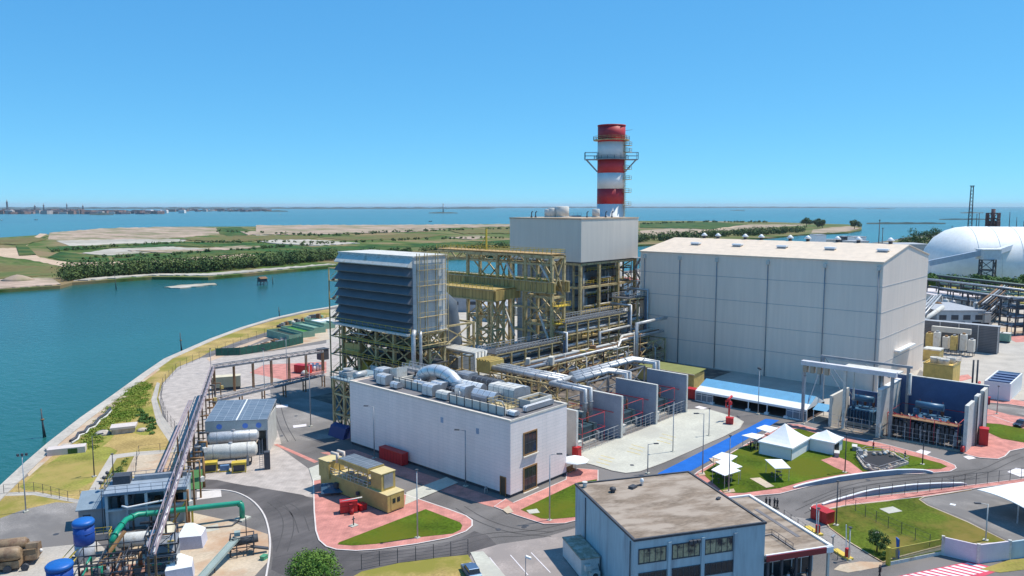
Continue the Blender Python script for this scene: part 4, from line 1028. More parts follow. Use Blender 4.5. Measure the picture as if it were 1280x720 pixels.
boxduct(103.5, 105.2, 101.0, 108.0, 2.0, 'long white duct in the middle of the roof behind the units', white_paint, cut=.6)
boxduct(106.4, 108.6, 99.5, 106.5, 2.3, 'tall slatted grey cooler at the back of the white roof', steel_dark)
boxduct(104.0, 106.0, 111.5, 114.0, 2.4, 'dark fan unit beneath the arched duct on the white roof', steel_dark)
boxduct(100.8, 108.4, 87.0, 87.9, .9, 'low white duct lying across the front end of the white roof', white_paint, cut=.15)
boxduct(97.2, 98.4, 86.6, 92.4, .8, 'low white duct along the front left edge of the white roof', white_paint, cut=.15)
boxduct(101.2, 103.0, 104.6, 108.6, 1.2, 'squat dark unit with grating in the middle of the white roof', steel_dark)
boxduct(99.6, 100.8, 112.4, 116.2, 1.4, 'small grey duct run behind the far screen wall', galv)
for a in ((98.8, 101.8, 124.8, 127.6, 2.2, 'broad grey unit beside the sloping cowl'), (106.2, 109.0, 107.2, 110.4, 2.6, 'tall boxy grey unit behind the arched duct'), (99.9, 102.6, 108.2, 111.4, 1.8, 'bright duct elbow box beside the arched duct foot'), (106.4, 109.2, 93.4, 98.6, 2.0, 'dark slatted panel unit behind the large pale unit'), (99.6, 102.4, 101.4, 104.2, 2.1, 'silver box with rounded top left of the long white duct'), (103.6, 106.0, 116.0, 118.0, 1.7, 'grey box at the near kerb of the sunken well'), (106.4, 109.0, 111.6, 116.4, 1.8, 'dull grey unit along the back edge of the white roof'), (99.8, 101.0, 96.2, 99.9, 1.3, 'low silver box before the bulging duct')):
    boxduct(*a[:5], a[5], [None, white_dirty, None, steel_dark, None, steel_grey, steel_grey, None][int(a[0] * 10) % 8])
for k in range(9):
    x, y = 98 + (k * 3.7) % 10, 90 + k * 4.1
    solo('roof_pipe', MB().tube([(0, 0, 0), (0, 0, 1.6), (1.2, 1.4, 1.6), (1.2, 3.2, 1.6), (1.2, 3.2, 0)], .16, 8), [galv, steel_dark, white_dirty][k % 3], ['bent grey pipe', 'bent dark pipe', 'bent white pipe'][k % 3] + ' on the white building roof, ' + ords[k] + ' from the front end', 'pipe', grp, loc=(x, y, rz))
# arched duct
s = T('arched_duct', 'big silver arched duct with seams on the white roof', 'duct', (102.5, 112, rz), group=grp, world=True)
pts = []
for k in range(9):
    a = math.pi * (0.05 + 0.9 * k / 8); pts.append((103.2, 112.4 + 5.6 * math.cos(a), rz + .6 + 2.9 * math.sin(a)))
s.part('duct_bend', MB().tube(pts, 1.3, 10), roof_metal)
for p in pts[1:-1]:
    mb = MB(); d = Vector(p) - Vector((103.2, 112.4, rz + .6)); mb.tube([Vector(p) + Vector((0, d.z, -d.y)).normalized() * .05, Vector(p) - Vector((0, d.z, -d.y)).normalized() * .05], 1.36, 10); s.part('seam', mb, steel_grey)
# sloping cowl at the back left
s = T('sloping_cowl', 'cream and blue sloping cowl at the far end of the white roof', 'cowl', (105, 125, rz), group=grp, world=True)
s.part('hood', MB().extr([(122.5, rz), (129.4, rz), (129.4, rz + 1.3), (122.5, rz + 3.1)], 'x', 100.6, 103.4), white_dirty)
s.part('end_box', MB().box(100.4, 128.2, rz, 103.6, 130.0, rz + 1.8), M('pale_blue_metal', (.35, .50, .66), .5))
s = T('cable_tray', 'grey ladder like cable tray behind the roof ducts', 'cable tray', (108, 118, rz), group=grp, world=True)
s.part('tray', MB().box(106.8, 110, rz + 1.2, 108.8, 128, rz + 1.5), steel_grey)
s.part('railing', MB().rail([(106.7, 110, rz + 1.5), (106.7, 128, rz + 1.5)], 1.0, .1, 1.1).rail([(108.9, 110, rz + 1.5), (108.9, 128, rz + 1.5)], 1.0, .1, 1.1), galv)
s.part('leg', MB().box(107, 111, rz, 107.3, 111.3, rz + 1.2).box(107, 119, rz, 107.3, 119.3, rz + 1.2).box(107, 127, rz, 107.3, 127.3, rz + 1.2), steel_grey)
s = T('roof_well', 'dark sunken well with cream kerb on the white roof', 'roof well', (101, 117, rz), world=True)
s.part('kerb', closed_ring([(101.5, 118.2), (106, 118.2), (106, 122.3), (101.5, 122.3)], .4, rz, rz + 1.0), wall_cream)
s.part('grating', MB().box(101.9, 118.6, rz + .3, 105.6, 121.9, rz + .4), dark_gap)
s = T('roof_basin', 'cream walled enclosure open to the sky at the front right of the white roof', 'enclosure', (107, 91, rz), world=True)
s.part('wall', closed_ring([(103.2, 88.2), (109.4, 88.2), (109.4, 91.4), (103.2, 91.4)], .3, rz, rz + 1.5), wall_cream)
s.part('grating', MB().frame([103.6, 106, 109], [88.6, 91], [rz, rz + 1.2], .15), steel_yellow)
s = T('roof_handrail', 'small yellow railed platform at the front corner of the white roof', 'platform', (97, 89, rz), world=True)
s.part('deck', MB().box(97.6, 88.6, rz + .9, 100.6, 93.6, rz + 1.0), steel_yellow)
s.part('railing', MB().rail([(97.6, 88.6, rz + 1), (97.6, 93.6, rz + 1), (100.6, 93.6, rz + 1), (100.6, 88.6, rz + 1), (97.6, 88.6, rz + 1)], 1.1, .08, 1), steel_yellow)
s.part('leg', MB().box(97.7, 88.7, rz, 97.9, 88.9, rz + .9).box(100.3, 93.3, rz, 100.5, 93.5, rz + .9), steel_yellow)

# ------------------------------------------------------------------ transformer bays behind the white building
FW = [120.0, 136.0, 150.2, 164.0]
labs = ['cream faced fire wall next to the end of the white building', 'grey fire wall between the nearest and the middle transformer', 'grey fire wall between the middle and the farthest transformer', 'grey fire wall beyond the farthest transformer, nearest the marquee']
for i, x in enumerate(FW):
    y1 = 101.5 if i else 98
    s = T('fire_wall', labs[i], 'fire wall', (x, 96, 0), group='fire walls of the transformer bays', world=True)
    s.part('wall_panel', MB().box(x - .22, 90.4, 0, x + .22, y1, 9.2), fire_wall if i else wall_cream)
    s.part('coping', MB().box(x - .32, 90.25, 9.2, x + .32, y1, 9.34).box(x - .30, 90.2, 0, x + .30, 90.397, 9.2), white_dirty)
def trafo(loc, rot, label, group, scale=1.0, mat=trafo_paint, conservator=True):
    k = T('transformer', label, 'transformer', loc, rot, group)
    tk = k.part('tank', MB().box(-2.6, -1.5, .5, 2.6, 1.5, 3.6).box(-2.8, -1.7, 3.6, 2.8, 1.7, 3.75).box(-1.0, -.6, 3.75, 1.0, .5, 4.3).cyl(2.0, .9, 3.75, .4, 1.6, 10), mat)
    for sx in (-1, 1):
        mb = MB()
        for q in range(9): mb.box(-2.8 + q * .66, sx * 1.9 - .0 if sx > 0 else -3.1, .9, -2.72 + q * .66, 3.1 if sx > 0 else -1.9, 3.8)
        mb.tube([(-2.9, sx * 2.5, .95), (2.7, sx * 2.5, .95)], .12, 6); mb.tube([(-2.9, sx * 2.5, 3.75), (2.7, sx * 2.5, 3.75)], .12, 6)
        k.part('radiator', mb, mat)
    if conservator:
        c = k.part('conservator', MB().tube([(-2.4, 1.0, 6.3), (2.0, 1.0, 6.3)], .7, 14).tube([(0, 1, 5.7), (0, 1, 4.2)], .1, 6), mat)
        k.part('bracket', MB().box(-1.6, .8, 4.15, -1.4, 1.2, 5.5).box(1.4, .8, 4.15, 1.6, 1.2, 5.5), mat, parent=c)
    for q in range(3):
        x = -1.8 + q * 1.8
        b = k.part('bushing', MB().lathe(x, -1.0, [(.22, 4.15), (.22, 4.5)] + [(.22 if j % 2 else .34, 4.5 + j * .16) for j in range(12)] + [(.06, 6.5), (.06, 6.9)], 10), porcelain)
    for q in range(7): x = -2.7 + q * .9; k.part('cable', MB().tube([(x, -1.9, 3.4), (x, -2.8 - .2 * (q % 2), 2.6), (x + .3, -3.5, .2)], .07, 6), [steel_dark, rust, galv][q % 3])
    k.part('control_box', MB().box(-3.3, -3.4, .2, -2.5, -2.8, 2.0).box(2.2, -3.5, .2, 3.1, -2.9, 1.6), steel_grey); k.part('pipe', MB().tube([(-2.8, 1.9, .6), (-2.8, 2.4, 4.6), (2.6, 2.4, 4.6), (2.6, 1.9, .6)], .1, 6), galv)
    k.part('plinth', MB().box(-3.4, -2.2, 0, 3.4, 2.2, .498), concrete)
    for q in range(4): k.part('cooling_fan', MB().tube([(-2.2 + q * 1.4, -3.12, 2.2), (-2.2 + q * 1.4, -3.3, 2.2)], .5, 12), steel_dark)
    return k
g_ = 'transformers in the bays behind the white building'
t0 = trafo((128.5, 96.5, 0), rad(90), 'dark blue transformer in the bay nearest the white building', g_)
t1 = t0.copy((143.2, 96.3), rad(90), 'dark blue transformer in the middle bay of the three', g_)
t2 = t0.copy((157.4, 96.3), rad(90), 'dark blue transformer in the bay nearest the marquee', g_)
names = ['nearest', 'middle', 'farthest']
for i in range(3):
    xa, xb = FW[i] + .25, FW[i + 1] - .25
    f = T('bay_fence', 'wire fence closing the %s transformer bay' % names[i], 'fence', ((xa + xb) / 2, 90.6, 0), group='fences of the transformer bays', world=True)
    mb = MB(); 
    for k in range(8): mb.beam((xa + (xb - xa) * k / 7, 90.6, .1), (xa + (xb - xa) * k / 7, 90.6, 3.0), .07)
    f.part('post', mb, galv)
    mb = MB()
    for z in (.3, .9, 1.5, 2.2, 3.0): mb.beam((xa, 90.6, z), (xb, 90.6, z), .03 if z < 2.9 else .08)
    f.part('rail', mb, galv)
    s = T('sprinkler_ring', 'red deluge pipe frame around the %s transformer' % names[i], 'fire pipe', ((xa + xb) / 2, 96, 0), group='red fire pipes in the bays', world=True)
    c = (xa + xb) / 2
    for (zz, dd) in ((6.4, 3.9), (3.2, 4.2)):
        s.part('pipe_loop', MB().tube([(c - dd, 92, zz), (c + dd, 92, zz), (c + dd, 100.4, zz), (c - dd, 100.4, zz), (c - dd, 92, zz)], .06, 6), red_pipe)
    for (sx, yy) in ((-1, 92), (1, 92), (1, 100.4), (-1, 100.4)): s.part('riser', MB().tube([(c + sx * 3.9, yy, 0), (c + sx * 3.9, yy, 6.4)], .05, 6), red_pipe)
    s.part('branch_pipe', MB().tube([(xb - .5, 92, 5.6), (xb - .5, 101, 5.6), (xb - .5, 104, 5.6)], .09, 6), red_pipe)
    for k in range(4):
        c2 = xa + 2 + k * 2.6; s.part('nozzle_arm', MB().tube([(c2, 92, 6.4), (c2, 93.1, 5.9)], .06, 5), red_pipe)
# bay clutter: cable boxes and small cabinets
for i in range(3):
    xa = FW[i] + 2.2
    solo('bay_cabinet', MB().box(0, 0, 0, 1.2, .8, 1.9).box(-.1, -.1, 1.9, 1.3, .9, 2.0), white_dirty, 'small pale cabinet inside the fence of the %s transformer bay' % names[i], 'cabinet', 'cabinets in the transformer bays', loc=(xa, 91.6, .1))
# silver bus ducts feeding the bays
def busduct(pts_list, lab, r_=.62):
    p0 = pts_list[0][0]
    s = T('bus_duct', lab, 'bus duct', (p0[0], p0[1], 0), group='silver bus ducts', world=True)
    for pts in pts_list: s.part('pipe', MB().tube(pts, r_, 12), silver)
    for pts in pts_list:
        for i in range(len(pts) - 1):
            p, q = Vector(pts[i]), Vector(pts[i + 1]); k = int((q - p).length / 4)
            for j in range(1, k + 1):
                c = p.lerp(q, j / (k + 1)); d = (q - p).normalized(); s.part('coupling', MB().tube([c - d * .1, c + d * .1], r_ + .1, 12), steel_grey)
    return s
zb = 10.3
busduct([[(140.5, 127, zb), (140.5, 107.2, zb), (166.5, 107.2, zb), (166.5, 101.0, zb), (166.5, 101.0, 4.5)][1:] , [(141.9, 108.8, zb), (168.2, 108.8, zb), (168.2, 101.0, zb), (168.2, 101.0, 4.5)]], 'pair of silver bus ducts running on to the farthest bay')
busduct([[(136.2 + k * 1.5, 129, zb - .2 + .05 * k), (136.2 + k * 1.5, 107.2 + k * .1, zb - .2 + .05 * k)] for k in range(3)], 'three parallel silver bus ducts leading from the pipe rack')
busduct([[(138, 104.6, zb - .1), (151.4, 104.6, zb - .1), (151.4, 99.6, zb - .1), (151.4, 99.6, 4.5)], [(139, 106.0, zb - .1), (153.0, 106.0, zb - .1), (153.0, 99.6, zb - .1), (153.0, 99.6, 4.5)]], 'pair of silver bus ducts dropping into the middle bay', .58)
busduct([[(134.2, 107, zb - .2), (134.2, 97.4, zb - .2), (134.2, 97.4, 4.5)], [(132.2, 107, zb - .2), (132.2, 97.4, zb - .2), (132.2, 97.4, 4.5)], [(132.2, 107, zb - .2), (140, 107, zb - .2)]], 'pair of silver bus ducts dropping into the nearest bay', .6)
t = T('duct_trestle', 'yellow and grey steel trestle under the silver bus ducts', 'trestle', (140, 115, 0), world=True)
t.part('steel_frame', MB().frame([134.6, 140.8], [104.2, 112, 120, 128], [0, 4.6, 9.3], .35, ('x0',), .2), steel_yellow)
t.part('steel_frame', MB().frame([141.5, 150, 158, 166], [103.6, 109.4], [0, 4.6, 9.4], .35, ('y0',), .2), steel_grey)
t = T('junction_box', 'ribbed cream box where the three silver ducts begin', 'junction box', (137.7, 130, 0), world=True)
t.part('casing', MB().box(135.2, 128.6, 8.6, 140.2, 133.4, 11.6), mustard)
mb = MB()
for k in range(5): mb.box(135.15, 129 + k, 11.6, 140.25, 129.5 + k, 11.9)
t.part('rib', mb, mustard); t.part('support', MB().frame([135.6, 139.8], [129, 133], [0, 4, 8.6], .3), steel_yellow)

# ------------------------------------------------------------------ stepped pipe rack running towards the boiler and beyond
t = T('pipe_rack', 'long stepped rack of yellow steel loaded with lagged pipes', 'pipe rack', (190, 138, 0), world=True)
RY0, RY1 = 134.0, 140.5
secs = [(143, 172, 11.6), (172, 205, 16.4), (205, 214.8, 20.5)]
rr = random.Random(21)
for (xa, xb, zt_) in secs:
    n = max(2, round((xb - xa) / 5.5)); xs = [xa + .3 + (xb - xa - .6) * k / n for k in range(n + 1)]
    zs = [0, 4.5, 8, zt_] if zt_ < 13 else [0, 5, 9, 13, zt_]
    t.part('steel_frame', MB().frame(xs, [RY0, RY1], zs, .4, (), .15), steel_yellow)
    t.part('walkway', MB().box(xa, RY0 - .1, zt_ - .05, xb, RY1 + .1, zt_ + .12), steel_dark)
    for y in (RY0, RY1): t.part('railing', MB().rail([(xa, y, zt_ + .1), (xb, y, zt_ + .1)], 1.3, .13, 1.3), galv)
    for li, z in enumerate(zs[1:]):
        for k in range(5 if li < len(zs) - 2 else 3):
            y = RY0 + .7 + k * 1.2 + rr.random() * .4; r_ = rr.choice([.18, .25, .35, .5])
            zz_ = z + .02 + r_ if li < len(zs) - 2 else z - .9 - r_
            t.part('pipe', MB().tube([(xa, y, zz_), (xb, y, zz_)], r_, 8), rr.choice([silver, silver, galv, rust, white_dirty, steel_dark]))
    t.part('expansion_loop', MB().tube([(xb - .4, RY0 - .9, 2), (xb - .4, RY0 - .9, zt_ + 2.2), (xb - .4, RY1 + .4, zt_ + 2.2)], .42, 10), silver)
    t.part('cable_ladder', MB().box(xb - 1.5, RY0 - .6, 1, xb - .3, RY0 - .4, zt_ + .1), M('slate_metal', (.14, .18, .25), .5, .3))
# low lying parallel rack in front with thick lagged steam lines
t = T('steam_line_rack', 'low rack with thick silver steam pipes in front of the stepped rack', 'pipe rack', (180, 130, 0), world=True)
t.part('steel_frame', MB().frame([150, 158, 166, 174, 182, 190, 198, 206, 213], [125.5, 131.5], [0, 4, 8], .38, ('y0',), .2), steel_yellow)
for k, (y, z, r_, mt) in enumerate([(126.5, 8.5, .45, silver), (128, 8.5, .35, rust), (130, 8.6, .5, white_dirty), (127, 4.5, .4, rust), (129, 4.6, .6, galv), (130.6, 4.4, .3, steel_dark)]):
    x0 = 146 + k * 2
    t.part('steam_pipe', MB().tube([(x0, y, z), (188 + k * 3, y, z), (190 + k * 3, y + .5, z + (1.5 if k < 3 else 0)), (214, y + .5, z + (1.5 if k < 3 else 0))], r_, 10), mt)
t.part('crossover_pipe', MB().tube([(196, 125.3, 1), (196, 125.3, 14.5), (213, 125.3, 14.5)], .6, 12), silver)
t.part('crossover_pipe', MB().tube([(188, 133.2, 3), (188, 133.2, 12), (205, 133.2, 12), (205, 145, 12)], .5, 12), galv)
for i in range(8):
    x = 150 + i * 8; t.part('branch_pipe', MB().tube([(x, 124.8, 0), (x, 124.8, 5 + rr.random() * 4), (x, 131, 5 + rr.random() * 4)], .22, 7), rr.choice([galv, rust, silver]))
for i in range(46):
    x = 147 + rr.random() * 64; y = rr.choice([125.2, 131.8, 133.2, 126.8]); z = rr.uniform(1, 9); L = rr.uniform(2, 8)
    t.part('branch_pipe', MB().tube([(x, y, z), (x + L, y, z), (x + L, y, 0)] if i % 3 else [(x, y, 0), (x, y, z + 3), (x, y + 2, z + 3)], rr.uniform(.1, .26), 6), rr.choice([rust, steel_dark, mustard, galv, steel_yellow, white_dirty]))
for i in range(16):
    t.part('valve_unit', MB().cbox(147 + rr.random() * 64, 126 + rr.random() * 5, rr.choice([0, 4.2, 8.1]), 1 + rr.random() * 1.6, 1 + rr.random(), .8 + rr.random() * 1.6, rr.random()), rr.choice([mustard, steel_dark, rust, wall_cream, steel_grey]))
# silver supply duct leaving the intake
t = T('cooling_duct', 'flat grey bundle of ducts bridging from the intake to the rack', 'duct', (143, 146, 0), world=True)
for k in range(4):
    y = 0
    t.part('duct', MB().tube([(139 + k * 1.25, 155, 12), (139 + k * 1.25, 137.5, 12), (139 + k * 1.25, 137.5, 6.5), (139 + k * 1.25, 131, 6.5)], .55, 10), white_dirty)
t.part('support', MB().frame([138.4, 143.4], [139, 147, 154], [0, 6, 11.3], .35), steel_yellow)
# cooler deck on a yellow frame left of the white building
t = T('cooler_platform', 'yellow frame with grey deck and silver fan cooler left of the white building', 'platform', (101, 137, 0), world=True)
t.part('steel_frame', MB().frame([97.5, 102, 106.5], [132.6, 136.5, 140.5], [0, 4.5, 9, 12.2], .5, ('x0',), .2), steel_yellow)
t.part('deck', MB().box(97, 132.2, 12.2, 107.2, 141, 12.45), M('deck_blue_grey', (.22, .29, .33), .6))
t.part('fan_cooler', MB().box(98.6, 137, 12.45, 101.6, 140, 13.6).cyl(100, 138.5, 13.6, 1.1, .6, 16), galv)
t.part('silencer', MB().tube([(99, 134.8, 13.3), (102.5, 135.6, 13.3)], .6, 12), silver)
t.part('railing', MB().rail([(97, 141, 12.45), (97, 132.2, 12.45), (107, 132.2, 12.45)], 1.1, .07, 1.2), steel_dark)
for i in range(14):
    x = 97.8 + rr.random() * 8; y = 133 + rr.random() * 7; z = rr.random() * 9
    t.part('pipework', MB().tube([(x, y, 0 if i % 2 else z), (x, y, z + 2), (x + rr.uniform(-2, 2), y + rr.uniform(-2, 2), z + 2)], .18 + rr.random() * .2, 7), rr.choice([galv, rust, silver, steel_dark]))
t.part('blue_tarpaulin', MB().extr([(95.0, 0), (97.0, 0), (97.0, 2.6), (95.8, 2.2)], 'y', 134, 139.5), M('navy_cover', (.02, .04, .16), .6))

# ================================================================== THINGS AROUND THE PLANT
def VPL(px, py, p0, p1):
    """where the pixel's ray meets the vertical plane through p0 and p1: (distance along, height)"""
    g0 = Vector(G(px, py, 0)); u = (Vector(p1[:2]) - Vector(p0[:2])); L = u.length; u /= L
    n = Vector((-u.y, u.x)); t = n.dot(Vector(p0[:2])) / n.dot(g0)
    return (g0 * t - Vector(p0[:2])).dot(u), CAMH * (1 - t)
A2 = rad(-31.6)                                  # the second street grid of the site
E1 = Vector((math.cos(A2), math.sin(A2))); E2 = Vector((-math.sin(A2), math.cos(A2)))

# ------------------------------------------------------------------ office block at the front
H_ = 9.5
OP = G(793, 674, H_)
L_, W_ = 18.5, 19.8
t = T('office_block', 'pale blue office block with flat stained roof and dark edging', 'office block', (*OP, 0), A2)
t.part('wall', MB().box(0, 0, 0, L_, W_, H_ - .3), wall_blue)
t.part('roof', MB().box(.3, .3, H_ - .298, L_ - .3, W_ - .3, H_ - .12), roof_felt)
t.part('roof_edge', closed_ring([(-.12, -.12), (L_ + .12, -.12), (L_ + .12, W_ + .12), (-.12, W_ + .12)], .42, H_ - .297, H_), steel_dark)
p1 = Vector(OP) + E1 * L_
cols = [(798, 833), (840, 875), (881, 916)]
for (xa, xb) in cols:
    for (ya, yb) in ((None, 0), (None, 1)):
        xm = (xa + xb) / 2
        slope = -0.145
        yt = 684 + (xm - 816) * slope if yb == 0 else 714 + (xm - 816) * slope
        ybm = yt + (19 if yb == 0 else 15)
        s0, _ = VPL(xa, yt, OP, p1); s1, _ = VPL(xb, yt, OP, p1); _, zt_ = VPL(xm, yt, OP, p1); _, zb_ = VPL(xm, ybm, OP, p1)
        f = t.part('window', MB().box(s0, -.09, zb_, s1, -.06, zt_) if False else MB().box(s0, -.08, zb_, s1, -.003, zb_ + .14).box(s0, -.08, zt_ - .14, s1, -.003, zt_).box(s0, -.08, zb_, s0 + .12, -.003, zt_).box(s1 - .12, -.08, zb_, s1, -.003, zt_), steel_dark)
        t.part('pane', MB().box(s0 + .12, -.035, zb_ + .14, s1 - .12, -.004, zt_ - .14), glass_warm if yb == 0 else glass_dark, parent=f)
        mb = MB()
        for k in range(1, 5): x = s0 + (s1 - s0) * k / 5; mb.box(x - .04, -.07, zb_ + .14, x + .04, -.036, zt_ - .14)
        t.part('mullion', mb, steel_dark, parent=f)
for xm in (836.5, 878, 918.5):
    s0, _ = VPL(xm, 690, OP, p1); t.part('pilaster', MB().box(s0 - .22, -.22, 0, s0 + .22, -.003, H_ - .9), wall_blue)
t.part('drain_pipe', MB().tube([(-.12, W_ - 4.2, 0), (-.12, W_ - 4.2, H_ - .6)], .07, 6).tube([(-.12, .9, 0), (-.12, .9, H_ - .6)], .07, 6), steel_dark)
def roofitem(px, py, build, name, label, cat, z=H_ - .12):
    g = G(px, py, z); return solo(name, build, label[1], label, cat, loc=(*g, z)) if False else g
g = G(766, 615, H_ - .12); solo('roof_cowl', MB().cyl(0, 0, 0, .35, .35, 10).lathe(0, 0, [(.5, .35), (.45, .6), (.05, .8)], 10), steel_dark, 'small dark cowl alone near the far edge of the office roof', 'roof cowl', loc=(*g, H_ - .12))
g = G(791, 610, H_ - .12)
s = T('roof_camera', 'dark box with white camera head near the far edge of the office roof', 'camera', (*g, H_ - .12))
s.part('box', MB().box(-.6, -.4, 0, .6, .4, .35).beam((.6, 0, .15), (1.7, -.4, .15), .2), steel_dark); s.part('head', MB().lathe(1.8, -.4, [(.2, 0), (.22, .5), (.32, .6), (.2, 1.0), (.03, 1.1)], 10), white_paint)
g = G(898, 624, H_ - .12); solo('roof_cowl', MB().cyl(0, 0, 0, .28, .22, 10).box(-.4, -.2, .1, .4, .2, .25), steel_dark, 'flat dark vent near the right edge of the office roof', 'roof cowl', loc=(*g, H_ - .12))
g = G(731, 609, H_ - .12); solo('roof_chimney', MB().cyl(0, 0, 0, .3, .7, 10).cyl(0, 0, .7, .4, .12, 10), white_dirty, 'short pale flue at the far left corner of the office roof', 'flue', loc=(*g, H_ - .12))
sx, zx = VPL(866, 675, OP, p1)
s = T('floodlight_cluster', 'three dark floodlights fixed above the middle top window of the office', 'floodlight', (*(Vector(OP) + E1 * sx), zx), A2)
for k in (-1, 0, 1): s.part('lamp_head', MB().cbox(k * .55, -.55, -.2, .42, .3, .4), steel_dark)
s.part('bracket', MB().beam((-.7, -.3, .1), (.7, -.3, .1), .08).beam((0, -.003, .1), (0, -.4, .1), .08), steel_dark)
# annex with porch
AZ = 5.0
ax0, ax1, ay0, ay1 = L_ + .02, L_ + 10.2, -.4, 18.6
t = T('entrance_annex', 'low annex with grey roof and dark red fascia joined to the office', 'annex', (*OP, 0), A2)
t.part('roof', MB().box(ax0, ay0, AZ - .45, ax1, ay1, AZ - .1), roof_felt)
t.part('roof_edge', MB().box(ax1 - .35, ay0, AZ - .1, ax1 + .08, ay1 + .05, AZ + .15).box(ax0, ay1 - .3, AZ - .1, ax1 - .35, ay1 + .05, AZ + .15).box(ax0, ay0, AZ - .1, ax1 - .35, ay0 + .25, AZ + .12), white_paint)
t.part('fascia', MB().box(ax0, ay0 - .12, AZ - .75, ax1 - 1.0, ay0 - .002, AZ + .02), M('fascia_red', (.26, .02, .025), .5))
t.part('fascia_end', MB().box(ax1 - .998, ay0 - .12, AZ - .75, ax1 + .08, ay0 - .002, AZ + .02), white_paint)
t.part('wall', MB().box(ax0, ay0 + 3.4, 0, ax1 - .3, ay1 - .3, AZ - .452), wall_blue)
t.part('roof_seam', MB().box(ax1 - 2.6, ay0 + 4, AZ - .098, ax1 - 2.0, ay1 - 5, AZ - .06), felt_dark)
for k, x in enumerate((ax0 + .3, ax0 + 2.4, ax0 + 4.6, ax0 + 6.8, ax1 - .6)): t.part('column', MB().box(x, ay0 + .1, 0, x + .3, ay0 + .4, AZ - .452), steel_dark if k < 4 else wall_cream)
f = t.part('glazed_front', MB().box(ax0 + .2, ay0 + 3.3, .1, ax1 - .6, ay0 + 3.39, 3.6), glass_dark)
mb = MB()
for k in range(7): mb.box(ax0 + .3 + k * 1.5, ay0 + 3.2, .1, ax0 + .4 + k * 1.5, ay0 + 3.298, 3.6)
mb.box(ax0 + .2, ay0 + 3.2, 2.3, ax1 - .6, ay0 + 3.297, 2.4); t.part('mullion', mb, white_paint, parent=f)
t.part('roof_railing', MB().rail([(ax0 + .4, ay0 + 5.4, AZ - .1), (ax0 + 4.6, ay0 + 5.4, AZ - .1), (ax0 + 4.6, ay0 + .8, AZ - .1)], .9, .05, 1.3), steel_dark)
t.part('roof_lip', MB().box(ax0 + .1, ay0 + 5.5, AZ - .098, ax0 + 4.7, ay0 + 5.7, AZ + .05).box(ax0 + 4.7, ay0 + .6, AZ - .098, ax0 + 4.9, ay0 + 5.7, AZ + .05), felt_dark)
# container with air units beside the office
t = T('site_container', 'grey cabin container with brown roof against the left wall of the office', 'container', (*OP, 0), A2)
cx0 = VPL(704, 672, OP, (OP[0] + E2.x, OP[1] + E2.y))
t.part('body', MB().box(-3.0, 9.8, .15, -.35, 16.9, 2.75), M('cabin_grey', (.62, .60, .57), .7, var=.12))
t.part('roof', MB().box(-3.1, 9.7, 2.75, -.25, 17.0, 2.9), M('cabin_roof', (.34, .28, .20), .9, var=.3, scale=1, spots=(.5, .46, .38), spot_scale=.9))
t.part('air_unit', MB().box(-2.0, 8.9, .2, -.6, 9.68, 1.2), white_dirty); t.part('fan', MB().tube([(-1.3, 8.9, .7), (-1.3, 8.82, .7)], .38, 14), steel_dark)
t.part('air_unit', MB().box(-2.7, 8.9, 1.5, -1.9, 9.68, 2.2), white_dirty)
t.part('cable', MB().tube([(-.6, 9.6, 2.0), (-.5, 9.3, 1.2), (-.3, 9.2, .3)], .06, 6), steel_dark)
t.part('wall_gap', MB().box(-.33, 11, 0, -.02, 16, 2.2), steel_dark)

# ------------------------------------------------------------------ marquee in front of the hall
t = T('marquee', 'long marquee with blue and white roof and clear walls by the hall', 'marquee', (181, 80, 0), world=True)
mx0, mx1, my0, my1 = 175.6, 186.8, 65.6, 94.2; mz = 2.7; mr = 4.9; mm = (mx0 + mx1) / 2
zc = mz + (mr - mz) * .40; xc = mx0 + (mm - mx0) * .40
t.part('roof_band', MB().extr([(mx0, mz), (xc, zc), (xc, zc + .06), (mx0, mz + .06)], 'y', my0, my1), fabric_white)
t.part('roof_cloth', MB().extr([(xc + .002, zc), (mm, mr), (mx1, mz), (mx1, mz + .06), (mm, mr + .06), (xc + .002, zc + .06)], 'y', my0, my1), fabric_blue)
t.part('valance', MB().box(mx0 - .05, my0, mz - .45, mx0 - .003, my1, mz + .05), fabric_white)
mb = MB()
for y in (my0, my1 - .05): mb.extr([(mx0, mz), (mx1, mz), (mm, mr)], 'y', y, y + .05)
t.part('gable', mb, fabric_white)
n = 6
for k in range(n + 1):
    y = my0 + (my1 - my0) * k / n
    for x in (mx0 + .1, mx1 - .1): t.part('post', MB().box(x - .1, y - .1, 0, x + .1, y + .1, mz), white_paint)
    if 0 < k < n: t.part('base_weight', MB().cbox(mx0 - .1, y, 0, .9, .9, .5), white_paint)
mb = MB()
for k in range(1, n): y = my0 + (my1 - my0) * k / n; mb.extr([(xc, zc + .06), (mm, mr + .06), (mm, mr + .12), (xc, zc + .12)], 'y', y - .05, y + .05)
t.part('roof_seam', mb, M('seam_blue', (.14, .38, .62), .7))
def clearwall(y0, y1):
    f = t.part('clear_wall', MB().box(mx0 + .05, y0, 0, mx0 + .09, y1, mz - .4), M('clear_sheet', (.16, .20, .24), .15))
    mb = MB(); k = 3
    for j in range(k + 1): y = y0 + (y1 - y0) * j / k; mb.box(mx0 - .0, y - .05, 0, mx0 + .048, y + .05, mz - .4)
    mb.box(mx0, y0, mz - .9, mx0 + .047, y1, mz - .8); mb.box(mx0, y0, 0, mx0 + .046, y1, .25); t.part('bar', mb, white_paint, parent=f)
step = (my1 - my0) / n
clearwall(my1 - step, my1 - .1); clearwall(my0 + .1, my0 + step)
t.part('back_wall', MB().box(mx1 - .3, my0, 0, mx1 - .22, my1, mz), M('inner_dark_red', (.10, .03, .03), .8))
t.part('floor_deck', MB().box(mx0 + .2, my0, .005, mx1 - .3, my1, .06), M('deck_dark', (.08, .05, .045), .8))
